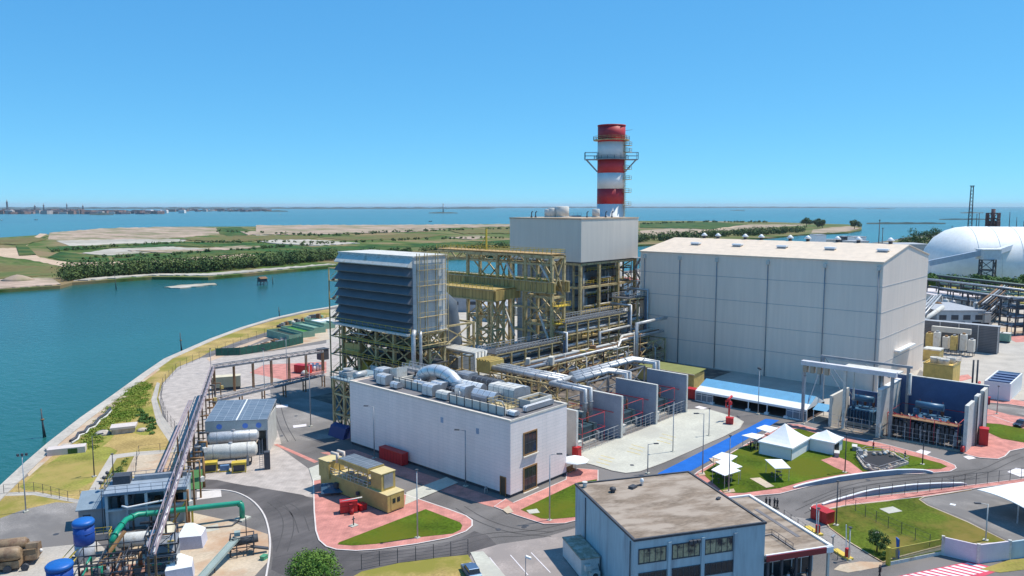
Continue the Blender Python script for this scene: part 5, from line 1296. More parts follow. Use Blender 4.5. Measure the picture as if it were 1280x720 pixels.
# white pagoda tents on the lawn
def pagoda(name, x0, x1, y0, y1, h, peak, lab, wallsides=('x0', 'y0', 'y1', 'x1')):
    t = T(name, lab, 'tent', ((x0 + x1) / 2, (y0 + y1) / 2, .15), group='white tents on the lawn', world=True)
    cx, cy = (x0 + x1) / 2, (y0 + y1) / 2; e = .25; mb = MB(); N = 6; rings = []
    for j in range(N + 1):
        s_ = j / N; k = (1 - s_); z = h + (peak - h) * (s_ ** 1.3)
        rings.append([(cx + (x0 - e - cx) * k, cy + (y0 - e - cy) * k, z), (cx + (x1 + e - cx) * k, cy + (y0 - e - cy) * k, z), (cx + (x1 + e - cx) * k, cy + (y1 + e - cy) * k, z), (cx + (x0 - e - cx) * k, cy + (y1 + e - cy) * k, z)])
    vs = [p for r_ in rings for p in r_]; fs = [(4 * j + i, 4 * j + (i + 1) % 4, 4 * j + 4 + (i + 1) % 4, 4 * j + 4 + i) for j in range(N) for i in range(4)]
    mb.add(vs, fs); t.part('roof_cloth', mb, fabric_white)
    t.part('valance', closed_ring([(x0 - e, y0 - e), (x1 + e, y0 - e), (x1 + e, y1 + e), (x0 - e, y1 + e)], .05, h - .3, h), fabric_white)
    q = {'x0': (x0, y0, .15, x0 + .05, y1, h), 'x1': (x1 - .05, y0, .15, x1, y1, h), 'y0': (x0, y0, .15, x1, y0 + .05, h), 'y1': (x0, y1 - .05, .15, x1, y1, h)}
    for sd_ in wallsides: t.part('side_wall', MB().box(*q[sd_]), fabric_white)
    for x in (x0, x1):
        for y in (y0, y1): t.part('post', MB().box(x - .06, y - .06, .1, x + .06, y + .06, h), galv)
    return t
pagoda('pagoda_tent', 145.6, 154.4, 57.0, 63.6, 2.75, HZ(150, 60.3, 529), 'largest white tent with closed walls and a peaked roof on the lawn')
t = pagoda('pagoda_tent', 154.6, 159.4, 52.0, 56.9, 2.75, HZ(157, 54.5, 537), 'smaller white peaked tent with an open doorway joined behind the largest one', ('x0', 'y1', 'x1'))
t.part('doorway', MB().box(155.6, 52.02, .15, 157.6, 52.1, 2.4), dark_gap)
t.part('side_wall', MB().box(157.6, 52.0, .15, 159.4, 52.05, 2.75), fabric_white)
# square white parasols with high tables
def parasol(corners, lab, z=2.7, people=0):
    p = GP(corners, z); cx = sum(a for a, b in p) / 4; cy = sum(b for a, b in p) / 4
    t = T('parasol', lab, 'parasol', (cx, cy, .15), group='square white parasols on the lawn', world=True)
    vs = [(*a, z) for a in p] + [(cx, cy, z + .28)] + [(*a, z - .12) for a in p]
    mb = MB().add(vs, [(0, 1, 4), (1, 2, 4), (2, 3, 4), (3, 0, 4), (0, 5, 6, 1), (1, 6, 7, 2), (2, 7, 8, 3), (3, 8, 5, 0), (5, 8, 7, 6)])
    t.part('canopy', mb, fabric_white)
    for a in p: t.part('pole', MB().beam((cx + (a[0] - cx) * .88, cy + (a[1] - cy) * .88, .15), (cx + (a[0] - cx) * .88, cy + (a[1] - cy) * .88, z - .06), .07), galv)
    s = T('bar_table', lab.split(' parasol')[0].replace('square white', 'dark high table with stools under the') + ' parasol' if False else 'dark high table with stools under the ' + lab.replace('square white ', ''), 'table', (cx, cy, .15), group='high tables under the parasols')
    s.part('table_top', MB().cyl(0, 0, 1.05, .45, .05, 14), steel_dark); s.part('pedestal', MB().cyl(0, 0, 0, .3, .05, 12).cyl(0, 0, .05, .06, 1.0, 8), steel_dark)
    for k in range(3):
        a = k * 2.1; x, y = 1.0 * math.cos(a), 1.0 * math.sin(a)
        q = T('bar_stool', ['first', 'second', 'third'][k] + ' dark stool under the ' + lab.replace('square white ', ''), 'stool', (cx + x, cy + y, .15), group='dark stools under the parasols')
        q.part('seat', MB().cyl(0, 0, .72, .24, .08, 12), steel_dark); q.part('leg', MB().cyl(0, 0, 0, .22, .04, 12).cyl(0, 0, .04, .05, .68, 8), steel_dark)
    return cx, cy
parasol([(890, 571), (902.5, 565), (922, 570), (911, 577.5)], 'square white parasol nearest the blue carpet')
parasol([(889, 587), (903, 579), (926, 588), (906, 594.5)], 'square white parasol nearest the office block')
parasol([(894, 577), (907, 573.5), (928, 583), (915, 587)], 'square white parasol wedged between two others by the office')
parasol([(927, 544), (940, 541), (956, 544), (946, 549)], 'square white parasol left of the largest tent')
parasol([(945, 535), (956, 531), (972.5, 535), (962, 540.5)], 'square white parasol farthest back beside the carpet end')
parasol([(956, 574), (977.5, 574), (988.5, 585), (969, 585.6)], 'square white parasol alone in the middle of the lawn')
# fountain-like sunken garden at the right end of the lawn
gx = GP([(1070, 572), (1082, 566), (1112, 566), (1136, 580), (1098, 592), (1080, 586)], .18)
t = T('sunken_plant_pit', 'fenced pit with rubble and dark water at the right end of the tent lawn', 'pit', (sum(p[0] for p in gx) / 6, sum(p[1] for p in gx) / 6, .15), world=True)
t.part('rim', closed_ring(gx, .4, .1, .6), rubble)
t.part('water', MB().sheet([(p[0] * .9 + t.o.location.x * .1, p[1] * .9 + t.o.location.y * .1) for p in gx], .3), dark_gap)
t.part('railing', MB().rail([(*p, .55) for p in gx] + [(*gx[0], .55)], 1.0, .06, 1.5), galv)
rr = random.Random(5)
for k in range(22):
    i = rr.randrange(6); a, b = Vector(gx[i]), Vector(gx[(i + 1) % 6]); c = a.lerp(b, rr.random())
    c = c.lerp(Vector((t.o.location.x, t.o.location.y)), rr.random() * .35)
    t.part('stone', MB().lathe(c.x, c.y, [(.35, .3), (.45, .6), (.25, .85), (.02, .95)], 6), [rubble, white_dirty, concrete_tan][k % 3])
t.part('pump', MB().cbox(gx[0][0] + 1, gx[0][1] - .5, .3, 1.2, .8, 1.3, .4).cyl(gx[0][0] + 2.2, gx[0][1] + .3, .3, .4, 1.4, 10), steel_grey)
for px, py, lab in ((1046, 571, 'small pale bench table on the red path beside the smaller tent'), (1068, 563, 'grey metal rack standing on the grass behind the sunken pit')):
    g = G(px, py); s = T('garden_rack', lab, 'rack', (*g, .17), .3)
    s.part('top', MB().box(-1, -.5, .8, 1, .5, .9), white_dirty); s.part('leg', MB().box(-.9, -.4, 0, -.8, .4, .8).box(.8, -.4, 0, .9, .4, .8), steel_grey)

# ------------------------------------------------------------------ transformer bays right of the marquee
t = T('fire_wall', 'pale blast wall at the marquee end of the right hand bays', 'fire wall', (180, 60, 0), group='fire walls of the right hand bays', world=True)
t.part('wall_panel', MB().box(175.3, 59.8, 0, 186.5, 60.4, 7.1), wall_cream)
t = T('fire_wall', 'pale blast wall in the middle of the right hand bays', 'fire wall', (180, 49, 0), group='fire walls of the right hand bays', world=True)
t.part('wall_panel', MB().box(173.6, 49.0, 0, 188, 49.8, 10.5), white_dirty)
t.part('cap', MB().box(173.5, 48.9, 10.5, 188, 49.9, 10.65), white_paint)
t = T('fire_wall', 'stepped white blast wall closing the right hand bays', 'fire wall', (180, 33, 0), group='fire walls of the right hand bays', world=True)
t.part('wall_panel', MB().box(174.7, 32.7, 0, 180.5, 33.4, 9.7), white_dirty)
t.part('wall_panel', MB().box(180.8, 32.3, 0, 184.0, 33.0, 10.6), white_dirty)
t.part('wall_panel', MB().box(184.3, 31.9, 0, 188.6, 32.6, 11.2), wall_cream)
t.part('pipe', MB().tube([(180.65, 32.2, 0), (180.65, 32.2, 10.5)], .12, 6).tube([(184.15, 31.8, 0), (184.15, 31.8, 11)], .12, 6), steel_dark)
t = T('back_wall_panel', 'dark blue back wall of the right hand bays', 'wall', (188, 41, 0), world=True)
t.part('wall_panel', MB().box(188.7, 31.9, 0, 189.2, 50, 11.4), wall_navy); t.part('coping', MB().box(188.6, 31.8, 11.4, 189.3, 50, 11.55), white_dirty)
t.part('side_panel', MB().box(187.6, 50.2, 0, 188.0, 60, 6.6), wall_navy)
for (a, b, n) in ((49.9, 59.7, 'left'), (33.6, 48.9, 'right')):
    f = T('bay_fence', 'wire fence across the wide bay beside the stepped white wall' if n == 'right' else 'wire fence across the narrow bay beside the marquee', 'fence', (175, (a + b) / 2, 0), group='fences of the right hand bays', world=True)
    mb = MB(); k = int((b - a) / 1.5)
    for j in range(k + 1): y = a + (b - a) * j / k; mb.beam((174.9, y, 0), (174.9, y, 3.0), .08)
    f.part('post', mb, galv); mb = MB()
    for z in (.2, 1.0, 2.0, 3.0): mb.beam((174.9, a, z), (174.9, b, z), .05)
    f.part('rail', mb, galv)
    solo('bay_kerb', MB().box(-.5, (a - b) / 2, 0, .4, (b - a) / 2, .15), concrete_tan, 'tan kerb slab under the fence of the %s right hand bay' % ('wide' if n == 'right' else 'narrow'), 'kerb', loc=(174.8, (a + b) / 2, 0))
tb = trafo((182.2, 41.5, 0), rad(90), 'big blue transformer in the wide bay by the stepped wall', 'transformers in the right hand bays', mat=M('trafo_blue', (.05, .14, .24), .4, var=.15))
tb.o.scale = (1.25, 1.15, 1.1)
tc_ = tb.copy((182, 55.0), rad(90), 'transformer in the narrow bay beside the marquee', 'transformers in the right hand bays'); tc_.o.scale = (1, .95, 1)
t = T('cable_rack', 'dense dark rack of coolers, cables and rails in front of the big blue transformer', 'cable rack', (177, 41, 0), world=True)
t.part('steel_frame', MB().frame([176.2, 178.3], [34.6, 38, 41.5, 45, 48], [0, 2.4, 4.6], .16), steel_dark)
rr = random.Random(9)
for k in range(16):
    y = 34.8 + k * .82; t.part('cooler', MB().box(176.4, y, .4 + (k % 3) * .2, 178.1, y + .55, 3.4 + (k % 4) * .3), steel_dark if k % 4 else steel_grey)
for k in range(9):
    y = 35 + k * 1.5; t.part('cable', MB().tube([(177.2, y, 4.6), (178, y + .6, 5.2), (179, y + .3, 4.6)], .09, 6), [white_dirty, rust, red_pipe][k % 3])
t.part('walkway', MB().box(176.0, 34.4, 4.6, 178.5, 48.2, 4.7), rust)
t = T('red_pipe_frame', 'red deluge pipes around the transformer in the wide right hand bay', 'fire pipe', (180, 41, 0), group='red fire pipes in the bays', world=True)
t.part('pipe_loop', MB().tube([(175.9, 34.6, 5.3), (175.9, 48.2, 5.3), (187, 48.2, 5.3), (187, 34.6, 5.3), (175.9, 34.6, 5.3)], .08, 6), red_pipe)
for y in (34.6, 39, 43.6, 48.2): t.part('riser', MB().tube([(175.9, y, 0), (175.9, y, 5.3)], .07, 6), red_pipe)
# portal gantry over the bays
t = T('line_portal', 'grey portal beam on slim legs over the narrow right hand bay', 'portal', (180, 55, 0), world=True)
zp = 13.4
mb = MB().box(174.6, 46.6, zp, 176.0, 67.0, zp + 1.0)
t.part('beam', mb, M('portal_cap', (.62, .60, .62), .6)); t.part('roof_sheet', MB().box(176.1, 46.4, zp + .5, 179.6, 58, zp + .75), white_dirty)
t.part('beam', MB().box(187, 46.6, zp, 187.6, 67.0, zp + .5), steel_grey)
for (x, y) in ((175.3, 66.4), (175.3, 47.4), (187.3, 66.4), (187.3, 47.4), (175.3, 57.2)): t.part('leg', MB().box(x - .3, y - .3, 0, x + .3, y + .3, zp), white_dirty if y > 50 and y < 60 else steel_grey)
for k in range(4): t.part('hood_box', MB().box(174.5, 60.8 + k * 1.6, zp - 1.6, 175.9, 61.6 + k * 1.6, zp), M('hood_tan', (.42, .33, .24), .8))
mb = MB()
for (y0, y1) in ((57.5, 66), (60, 67)): mb.beam((187, y0, 3), (187, y1, zp), .15)
mb.beam((175.3, 66.2, 1), (187.2, 66.2, zp), .12).beam((175.3, 48, zp - .3), (187, 57, zp - .3), .15); t.part('brace', mb, steel_grey)
for k in range(5):
    x = 176 + k * .8; t.part('cable_bundle', MB().tube([(x, 50.4, zp), (x, 50.3, 6), (x + .5, 50.2, 0)], .13, 6), [galv, steel_dark, silver][k % 3])
t.part('bushing_lead', MB().lathe(177.5, 56, [(.35, 6.5), (.25, 7), (.15, 10.5), (.1, zp)], 10), white_dirty); t.part('bushing_lead', MB().lathe(181.5, 45.5, [(.45, 8.6), (.3, 9), (.3, zp)], 10), white_dirty)
t = T('small_canopy', 'small blue canopy beside the end of the marquee', 'canopy', (180, 62.5, 0), world=True)
t.part('roof_cloth', MB().extr([(176.5, 2.9), (183.5, 2.9), (180, 3.8)], 'y', 60.7, 64.6), fabric_blue); 
for x, y in ((176.7, 60.9), (183.3, 60.9), (176.7, 64.4), (183.3, 64.4)): t.part('post', MB().box(x - .06, y - .06, 0, x + .06, y + .06, 2.9), white_paint)

# ------------------------------------------------------------------ mustard pump house between bays and hall
g = G(812, 480); 
t = T('mustard_shed', 'dark yellow shed with olive roof between the bays and the hall', 'shed', (195, 110, 0), world=True)
t.part('wall', MB().box(187.2, 101, 0, 193, 119, 3.9), mustard); t.part('roof', MB().extr([(186.9, 3.9), (193.4, 4.5), (193.4, 4.65), (186.9, 4.05)], 'y', 100.7, 119.3), M('olive_roof', (.20, .21, .06), .7)); t.part('gutter', MB().box(186.7, 100.7, 3.75, 186.89, 119.3, 4.05), M('cream_trim', (.66, .52, .34), .6))
# red fire cabinets
def cabinet(px, py, sx, sy, h, lab, rot=0, name='fire_cabinet'):
    g = G(px, py); t = T(name, lab, 'cabinet', g, rot, group='red cabinets about the site')
    t.part('body', MB().box(-sx / 2, -sy / 2, .12, sx / 2, sy / 2, h), red_paint)
    t.part('roof', MB().box(-sx / 2 - .08, -sy / 2 - .08, h, sx / 2 + .08, sy / 2 + .08, h + .08), red_paint)
    mb = MB(); k = max(2, int(max(sx, sy) / .8))
    for j in range(k + 1):
        if sy >= sx: mb.box(-sx / 2 - .03, -sy / 2 + sy * j / k - .03, .15, -sx / 2 - .002, -sy / 2 + sy * j / k + .03, h - .05)
        else: mb.box(-sx / 2 + sx * j / k - .03, -sy / 2 - .03, .15, -sx / 2 + sx * j / k + .03, -sy / 2 - .002, h - .05)
    t.part('rib', mb, M('red_dark', (.30, .01, .015), .6)); t.part('foot', MB().box(-sx / 2 + .1, -sy / 2 + .1, 0, sx / 2 - .1, sy / 2 - .1, .118), steel_dark)
    return t
cabinet(492, 577, 1.5, 7.0, 2.4, 'long dark red container in the shade of the white building wall')
cabinet(379, 466, 2.0, 5.0, 2.4, 'red container on the pink paving below the green compound', rad(20))
cabinet(452, 650 - 12, .01 + 1.2, 1.2, 1.1, 'small red valve box beside the generator container')
cabinet(1229, 556, 2.0, 1.6, 3.6, 'tall red cabinet on the pink paving right of the stepped wall', rad(10))
cabinet(1233, 505, 1.2, 1.5, 1.8, 'small red cabinet behind the stepped white wall', rad(10))
cabinet(1028, 651, 1.9, 3.0, 1.9, 'red container at the corner of the mown plot', rad(-20))
cabinet(912, 530, 1.3, 1.6, 1.5, 'small red hose cabinet at the tip of the transformer yard', rad(20))
cabinet(866, 498, 2.2, 3.2, 2.6, 'red cabinet at the left end of the marquee')
cabinet(721, 571, 1.2, 1.4, 2.0, 'red cabinet behind the corner of the white building')
cabinet(720, 476, 7, 2.0, 3.0, 'long red skid lying among the pipes behind the bus ducts')
g = G(911, 526); t = T('fire_monitor', 'tall red fire monitor post at the tip of the transformer yard', 'fire monitor', g)
t.part('post', MB().cyl(0, 0, 0, .22, 5.2, 10), red_paint); t.part('nozzle', MB().tube([(-1.2, .2, 4.8), (.8, -.2, 5.8)], .28, 10), red_paint); t.part('handwheel', MB().tube([(0, -.3, 4.3), (0, -.5, 4.3)], .5, 12), red_paint); t.part('branch', MB().tube([(0, 0, 3.4), (-1.0, .3, 3.4), (-1.2, .3, 4.6)], .16, 8), red_paint)
g = G(1222, 506); t = T('fire_monitor', 'red fire monitor post behind the stepped white wall', 'fire monitor', g)
t.part('post', MB().cyl(0, 0, 0, .5, 5.0, 12), M('dark_red', (.28, .02, .03), .5)); t.part('nozzle', MB().tube([(-.6, 0, 5), (.6, 0, 5.8)], .3, 10), red_paint)
g = G(1203, 566); t = T('hose_reel', 'round red hose reel at the foot of the stepped white wall', 'hose reel', g)
t.part('reel', MB().tube([(0, -.3, .8), (0, .3, .8)], .7, 14), red_paint); t.part('stand', MB().box(-.4, -.4, 0, .4, .4, .3), steel_dark)
# tan tank next to white building end
g = G(714, 590); t = T('picnic_bench', 'brown timber bench under a white parasol at the end of the white building', 'bench', g)
t.part('seat', MB().box(-1, -.4, .4, 1, .4, .5), wood_brown); t.part('back', MB().box(-1, .35, .5, 1, .45, 1.1), wood_brown); t.part('leg', MB().box(-.9, -.35, 0, -.75, .35, .4).box(.75, -.35, 0, .9, .35, .4), wood_brown)
g = G(713, 592); t = T('round_parasol', 'white parasol at the end wall of the white building', 'parasol', (g[0] + 1.2, g[1] - .2, 0))
t.part('canopy', MB().lathe(0, 0, [(2.6, 2.3), (2.55, 2.4), (1.2, 2.9), (.05, 3.1)], 8), fabric_white); t.part('pole', MB().cyl(0, 0, 0, .05, 3.0, 8), galv)

# ------------------------------------------------------------------ generator container on the paved island
t = T('generator_container', 'mustard generator container with solar roofed cooler frame on top', 'generator', (77.8, 105, .12), world=True)
gx0, gx1, gy0, gy1 = 76.0, 79.5, 95.4, 114.2
t.part('body', MB().box(gx0, gy0, .3, gx1, gy1, 3.1), mustard); t.part('roof', MB().box(gx0 - .05, gy0 - .05, 3.1, gx1 + .05, gy1 + .05, 3.2), M('mustard_pale', (.60, .48, .24), .6))
t.part('skid', MB().box(gx0 + .1, gy0 + .1, 0.1, gx1 - .1, gy1 - .1, .298), steel_dark)
u = t.part('intake_hood', MB().box(gx0 + .4, gy0 + 2.0, 3.2, gx1 - .2, gy0 + 4.8, 6.1), mustard); t.part('cap', MB().box(gx0 + .3, gy0 + 1.9, 6.1, gx1 - .1, gy0 + 4.9, 6.2), M('mustard_pale', (.60, .48, .24), .6), parent=u)
t.part('grille', MB().box(gx0 + .9, gy0 + 1.93, 3.6, gx1 - .7, gy0 + 1.997, 5.9), steel_grey, parent=u)
u = t.part('silencer_box', MB().box(gx0 - .3, gy1 - 3.0, 2.2, gx1 - .5, gy1, 5.2), mustard); t.part('cap', MB().box(gx0 - .4, gy1 - 3.1, 5.2, gx1 - .4, gy1 + .1, 5.3), M('mustard_pale', (.60, .48, .24), .6), parent=u)
u = t.part('cooler_frame', MB().frame([gx0 + .15, gx1 - .3], [gy0 + 5.3, gy0 + 8, gy0 + 10.6, gy0 + 13.2], [3.2, 4.3, 5.6], .14), mustard)
t.part('solar_panel', MB().box(gx0 + .1, gy0 + 5.2, 6.42, gx1 - .1, gy0 + 13.3, 6.5), solar, parent=u); t.part('rim', MB().box(gx0, gy0 + 5.1, 5.6, gx1, gy0 + 13.4, 6.4), mustard, parent=u)
for k in range(4): t.part('fan', MB().cyl(gx0 + 1.6, gy0 + 6.2 + k * 2, 3.3, .8, .5, 14), galv)
t.part('railing', MB().rail([(gx0 + .05, gy0 + 5.3, 3.2), (gx0 + .05, gy1 - 3, 3.2)], 1.0, .06, 1.1), white_dirty)
for k in range(2): t.part('exhaust', MB().tube([(gx0 + .6 + k * 1.3, gy1 - 4.4, 5.3), (gx0 + .6 + k * 1.3, gy1 - 4.4, 6.8), (gx0 + .2 + k * 1.3, gy1 - 3.2, 6.9)], .32, 10), M('cream_lagging', (.70, .58, .48), .7))
d = t.part('door', MB().box(gx0 + .7, gy0 - .06, .5, gx1 - .7, gy0 - .003, 2.9), mustard)
for k in range(2): t.part('door_window', MB().box(gx0 + 1.0 + k * .95, gy0 - .09, 1.6, gx0 + 1.6 + k * .95, gy0 - .062, 2.4), glass_dark, parent=d)
t.part('side_box', MB().cbox(gx0 - .35, 109, 1.2, .5, .8, .9).cbox(gx0 - .3, 103, 1.4, .4, .5, .6), steel_dark)
g = G(436, 641); t = T('red_pump_skid', 'bright red pump box in front of the mustard generator', 'pump unit', (*g, .12), rad(-32))
t.part('body', MB().box(-1.4, -.6, .15, 1.4, .8, 2.0), red_paint); t.part('rib', MB().box(-1.42, -.66, 1.2, 1.42, -.602, 1.3), M('red_dark', (.30, .01, .015), .6)); t.part('pump', MB().cyl(.4, -1.0, 0, .35, .9, 10).cbox(.3, -1.0, .9, .5, .5, .8), M('red_dark', (.30, .01, .015), .6)); t.part('pipe', MB().tube([(-1.4, 0, 1.9), (2.2, 0, 2.3)], .12, 8), white_dirty); t.part('skid', MB().box(-1.5, -.7, 0, 1.5, .9, .148), steel_dark)
g = G(415, 618); t = T('tilted_solar_panel', 'dark tilted panel standing low behind the red pump box', 'solar panel', (*g, .12), rad(-35))
t.part('panel', MB().extr([(-1.2, .5), (1.2, 1.5), (1.2, 1.58), (-1.2, .58)], 'x', -1.8, 1.8), M('panel_slate', (.05, .09, .14), .2)); t.part('leg', MB().beam((-1, 1, 0), (-1, 1, 1.3), .1).beam((1, 1, 0), (1, 1, 1.3), .1).beam((0, -.9, 0), (0, -.9, .6), .1), steel_dark)
g = G(442, 658); t = T('hydrant_post', 'dark hydrant post on a small slab on the pink paving', 'hydrant', (*g, .12))
t.part('post', MB().cyl(0, 0, .1, .09, 1.4, 8), steel_dark); t.part('outlet', MB().tube([(-.25, 0, 1.1), (.25, 0, 1.1)], .09, 8), steel_dark); t.part('base', MB().box(-.6, -.5, 0, .6, .5, .1), concrete_pale)
for px, py, lb in ((615, 627, 'small white and blue stand pipe by the door of the white building'),):
    g = G(606, 617); t = T('stand_pipe', lb, 'stand pipe', g); t.part('pipe', MB().tube([(0, 0, 0), (0, 0, 1.0), (.6, 0, 1.0), (.6, 0, 0)], .07, 6), white_dirty); t.part('valve', MB().cbox(.3, 0, .8, .3, .3, .4), steel_grey)

# ------------------------------------------------------------------ lamp posts
def lamp(px, pb, pt, lab, arm=0, head='single', mat=galv, w=.09):
    g = G(px, pb); h = max(4.5, HZ(*g, pt)); t = T('street_lamp', lab, 'street lamp', g)
    t.part('post', MB().tube([(0, 0, 0), (0, 0, h)], [w * 1.3, w * .8], 8), mat); t.part('base', MB().box(-.35, -.35, 0, .35, .35, .2), concrete_pale)
    ux, uy = math.cos(arm), math.sin(arm)
    if head == 'single':
        t.part('arm', MB().tube([(0, 0, h - .1), (ux * 1.2, uy * 1.2, h + .1)], .05, 6), mat); t.part('lamp_head', MB().cbox(ux * 1.5, uy * 1.5, h, .9, .35, .16, arm), steel_dark)
    elif head == 'flood':
        t.part('crossbar', MB().beam((-uy * .8, ux * .8, h), (uy * .8, -ux * .8, h), .08), mat)
        for s_ in (-1, 0, 1): t.part('lamp_head', MB().cbox(uy * .6 * s_, -ux * .6 * s_, h + .05, .3, .4, .35), steel_dark)
    elif head == 'ball': t.part('lamp_head', MB().cyl(0, 0, h, .25, .15, 10), steel_dark)
    return t
LM = [
 (32.5, 640, 570, 'tall lamp post at the left edge of the grass nearest the quay', -2, 'flood', galv), (118, 596, 545, 'lamp post standing in the meadow right of the quay promenade', 0, 'single', steel_dark),
 (142, 600, 568, 'dark camera post where the footpaths meet behind the pump house', 0, 'ball', steel_dark), (264, 466, 436, 'thin lamp post where the overhead pipe bridge turns', 0, 'ball', steel_grey),
 (330.6, 486, 437, 'lamp post standing on the pale paving left of the pink patch', 0, 'flood', galv), (359, 478, 422, 'lamp post between the pink patch and the green compound', 0, 'ball', steel_grey),
 (388.5, 533, 455, 'tall slim lamp on the old road in the shadow of the intake', 1, 'ball', steel_grey), (522, 673, 588, 'tall lamp at the front kerb of the triangular lawn', 0, 'ball', galv),
 (468, 573, 508, 'lamp against the shaded wall of the white building, farther one', 2.2, 'single', steel_grey), (582, 608, 538, 'lamp against the shaded wall of the white building, nearer one', 2.2, 'single', steel_grey),
 (687, 651, 568, 'lamp at the corner of the lawn by the white building end', -.8, 'single', galv), (809.5, 592, 555, 'short lamp at the front kerb of the transformer yard', -.8, 'single', steel_grey),
 (841, 565, 500, 'lamp on the transformer yard slab', 0, 'ball', galv), (878, 593, 517, 'lamp with an arm at the corner of the tent lawn', 2.4, 'single', steel_grey),
 (886, 545, 511, 'slim lamp standing behind the blue carpet', 0, 'ball', galv), (910.8, 615, 545, 'lamp at the lawn edge just above the office roof', 0, 'ball', steel_grey),
 (947.5, 518, 462, 'lamp with two arms in front of the marquee', 2.4, 'flood', galv), (1004, 530, 470, 'lamp at the right end of the marquee', 0, 'ball', galv),
 (1056, 591, 542, 'lamp beside the pink path at the right end of the tent lawn', 0, 'ball', steel_dark), (1153, 581, 540, 'lamp on the grass tip in front of the wide bay', 0, 'ball', steel_dark),
 (1045, 657, 602, 'dark lamp at the left corner of the mown plot', 0, 'ball', steel_dark), (1232, 676, 630, 'stout pale lamp between the mown plot and the parking', 2.2, 'single', white_dirty),
 (1246, 518, 483, 'lamp on the pink corner paving beside the white bin wall', 0, 'ball', steel_grey), (1263.5, 425, 402, 'lamp in the far right yard near the pink patch', 0, 'ball', steel_grey),
 (1061, 700, 660, 'thin pole beside the nearer lifting barrier', 0, 'ball', white_dirty), (1022, 672, 636, 'thin pole beside the farther lifting barrier', 0, 'ball', white_dirty),
]
for a in LM: lamp(a[0], a[1], a[2], a[3], a[4], a[5], a[6])
# ------------------------------------------------------------------ fences
def fence(px, n, h, lab, mat=steel_dark, wires=3, grp_=None, w=.07, lean=False):
    p = GP(px); d = [0]
    for i in range(len(p) - 1): d.append(d[-1] + math.dist(p[i], p[i + 1]))
    t = T('wire_fence', lab, 'fence', p[len(p) // 2], world=True); last = None
    for k in range(n + 1):
        s_ = d[-1] * k / n; i = max(j for j in range(len(d)) if d[j] <= s_ + 1e-6); i = min(i, len(p) - 2)
        f_ = (s_ - d[i]) / max(1e-6, d[i + 1] - d[i]); x = p[i][0] + (p[i + 1][0] - p[i][0]) * f_; y = p[i][1] + (p[i + 1][1] - p[i][1]) * f_
        t.part('post', MB().beam((x, y, 0), (x, y, h), w), mat)
        if last:
            mb = MB()
            for j in range(wires): z = h * (.15 + .83 * j / max(1, wires - 1)); mb.beam((*last, z), (x, y, z), .025)
            t.part('wire', mb, mat)
        last = (x, y)
    return t
fence([(452, 712), (480, 706), (532, 700), (585, 692)], 6, 2.2, 'wire fence along the dry grass corner at the bottom of the picture', wires=5)
fence([(1050, 628), (1110, 621), (1160, 615.5), (1220, 607), (1290, 598)], 16, 2.3, 'wire fence on the pink strip along the curved lane', wires=3)
fence([(1057, 633), (1075, 643), (1089, 651), (1105, 659), (1123, 667), (1141, 675), (1162, 684)], 7, 2.0, 'dark fence posts running down the mown plot towards the gate')
fence([(244, 560), (222, 545), (208, 525), (201, 503), (204, 482), (222, 463), (247, 450), (262, 446)], 22, 2.6, 'curved fence between the pale paving and the dry verge', wires=3)
fence([(262, 446), (285, 436), (310, 426), (340, 416), (378, 405), (408, 400)], 14, 2.6, 'fence continuing along the verge behind the green compound')
fence([(5, 618), (45, 615), (90, 628), (120, 622)], 8, 1.8, 'low fence beside the footpath at the left edge')
fence([(170, 590), (172, 568), (226, 562)], 5, 1.8, 'low fence around the tan concrete pad')
fence([(980, 646), (1000, 660), (1030, 682), (1047, 700)], 8, 1.2, 'low dark railing between the annex and the barrier lane')
# mooring piles in the water
for px, b, tp, lb in ((55, 547, 511, 'leaning dark mooring pile beside the quay at far left'), (227, 441, 416, 'dark mooring pile off the curve of the verge'), (349.5, 397, 384, 'distant mooring pile near the green compound shore'), (145, 362, 343, 'thin mooring pile in front of the far tree belt'), (341, 355, 345, 'thin pole beside the fishing hut in the channel')):
    g = G(px, b, -2); h = HZ(*g, tp) + 2
    t = T('mooring_pile', lb, 'mooring pile', (*g, -2)); t.part('pile', MB().tube([(0, 0, -1), (-.15, .25, h)], [.2, .13], 8), steel_dark); t.part('pile', MB().tube([(.5, .2, -1), (-.1, .3, h * .75)], [.16, .1], 8), steel_dark); t.part('band', MB().cyl(-.05, .15, h * .6, .4, .3, 8), rust)
g = G(328, 356, -2); t = T('fishing_hut', 'tiny dark fishing hut on stilts in the channel', 'hut', (*g, -2)); t.o.scale = (.75, .75, .75)
t.part('cabin', MB().box(-3, -3, 3, 3, 3, 5.6), steel_dark); t.part('roof', MB().extr([(-3.5, 5.6), (3.5, 5.6), (0, 7.2)], 'x', -3.5, 3.5), rust); t.part('stilt', MB().frame([-3, 0, 3], [-3, 3], [-1, 3], .35, ('x0', 'y0'), .2), steel_dark)
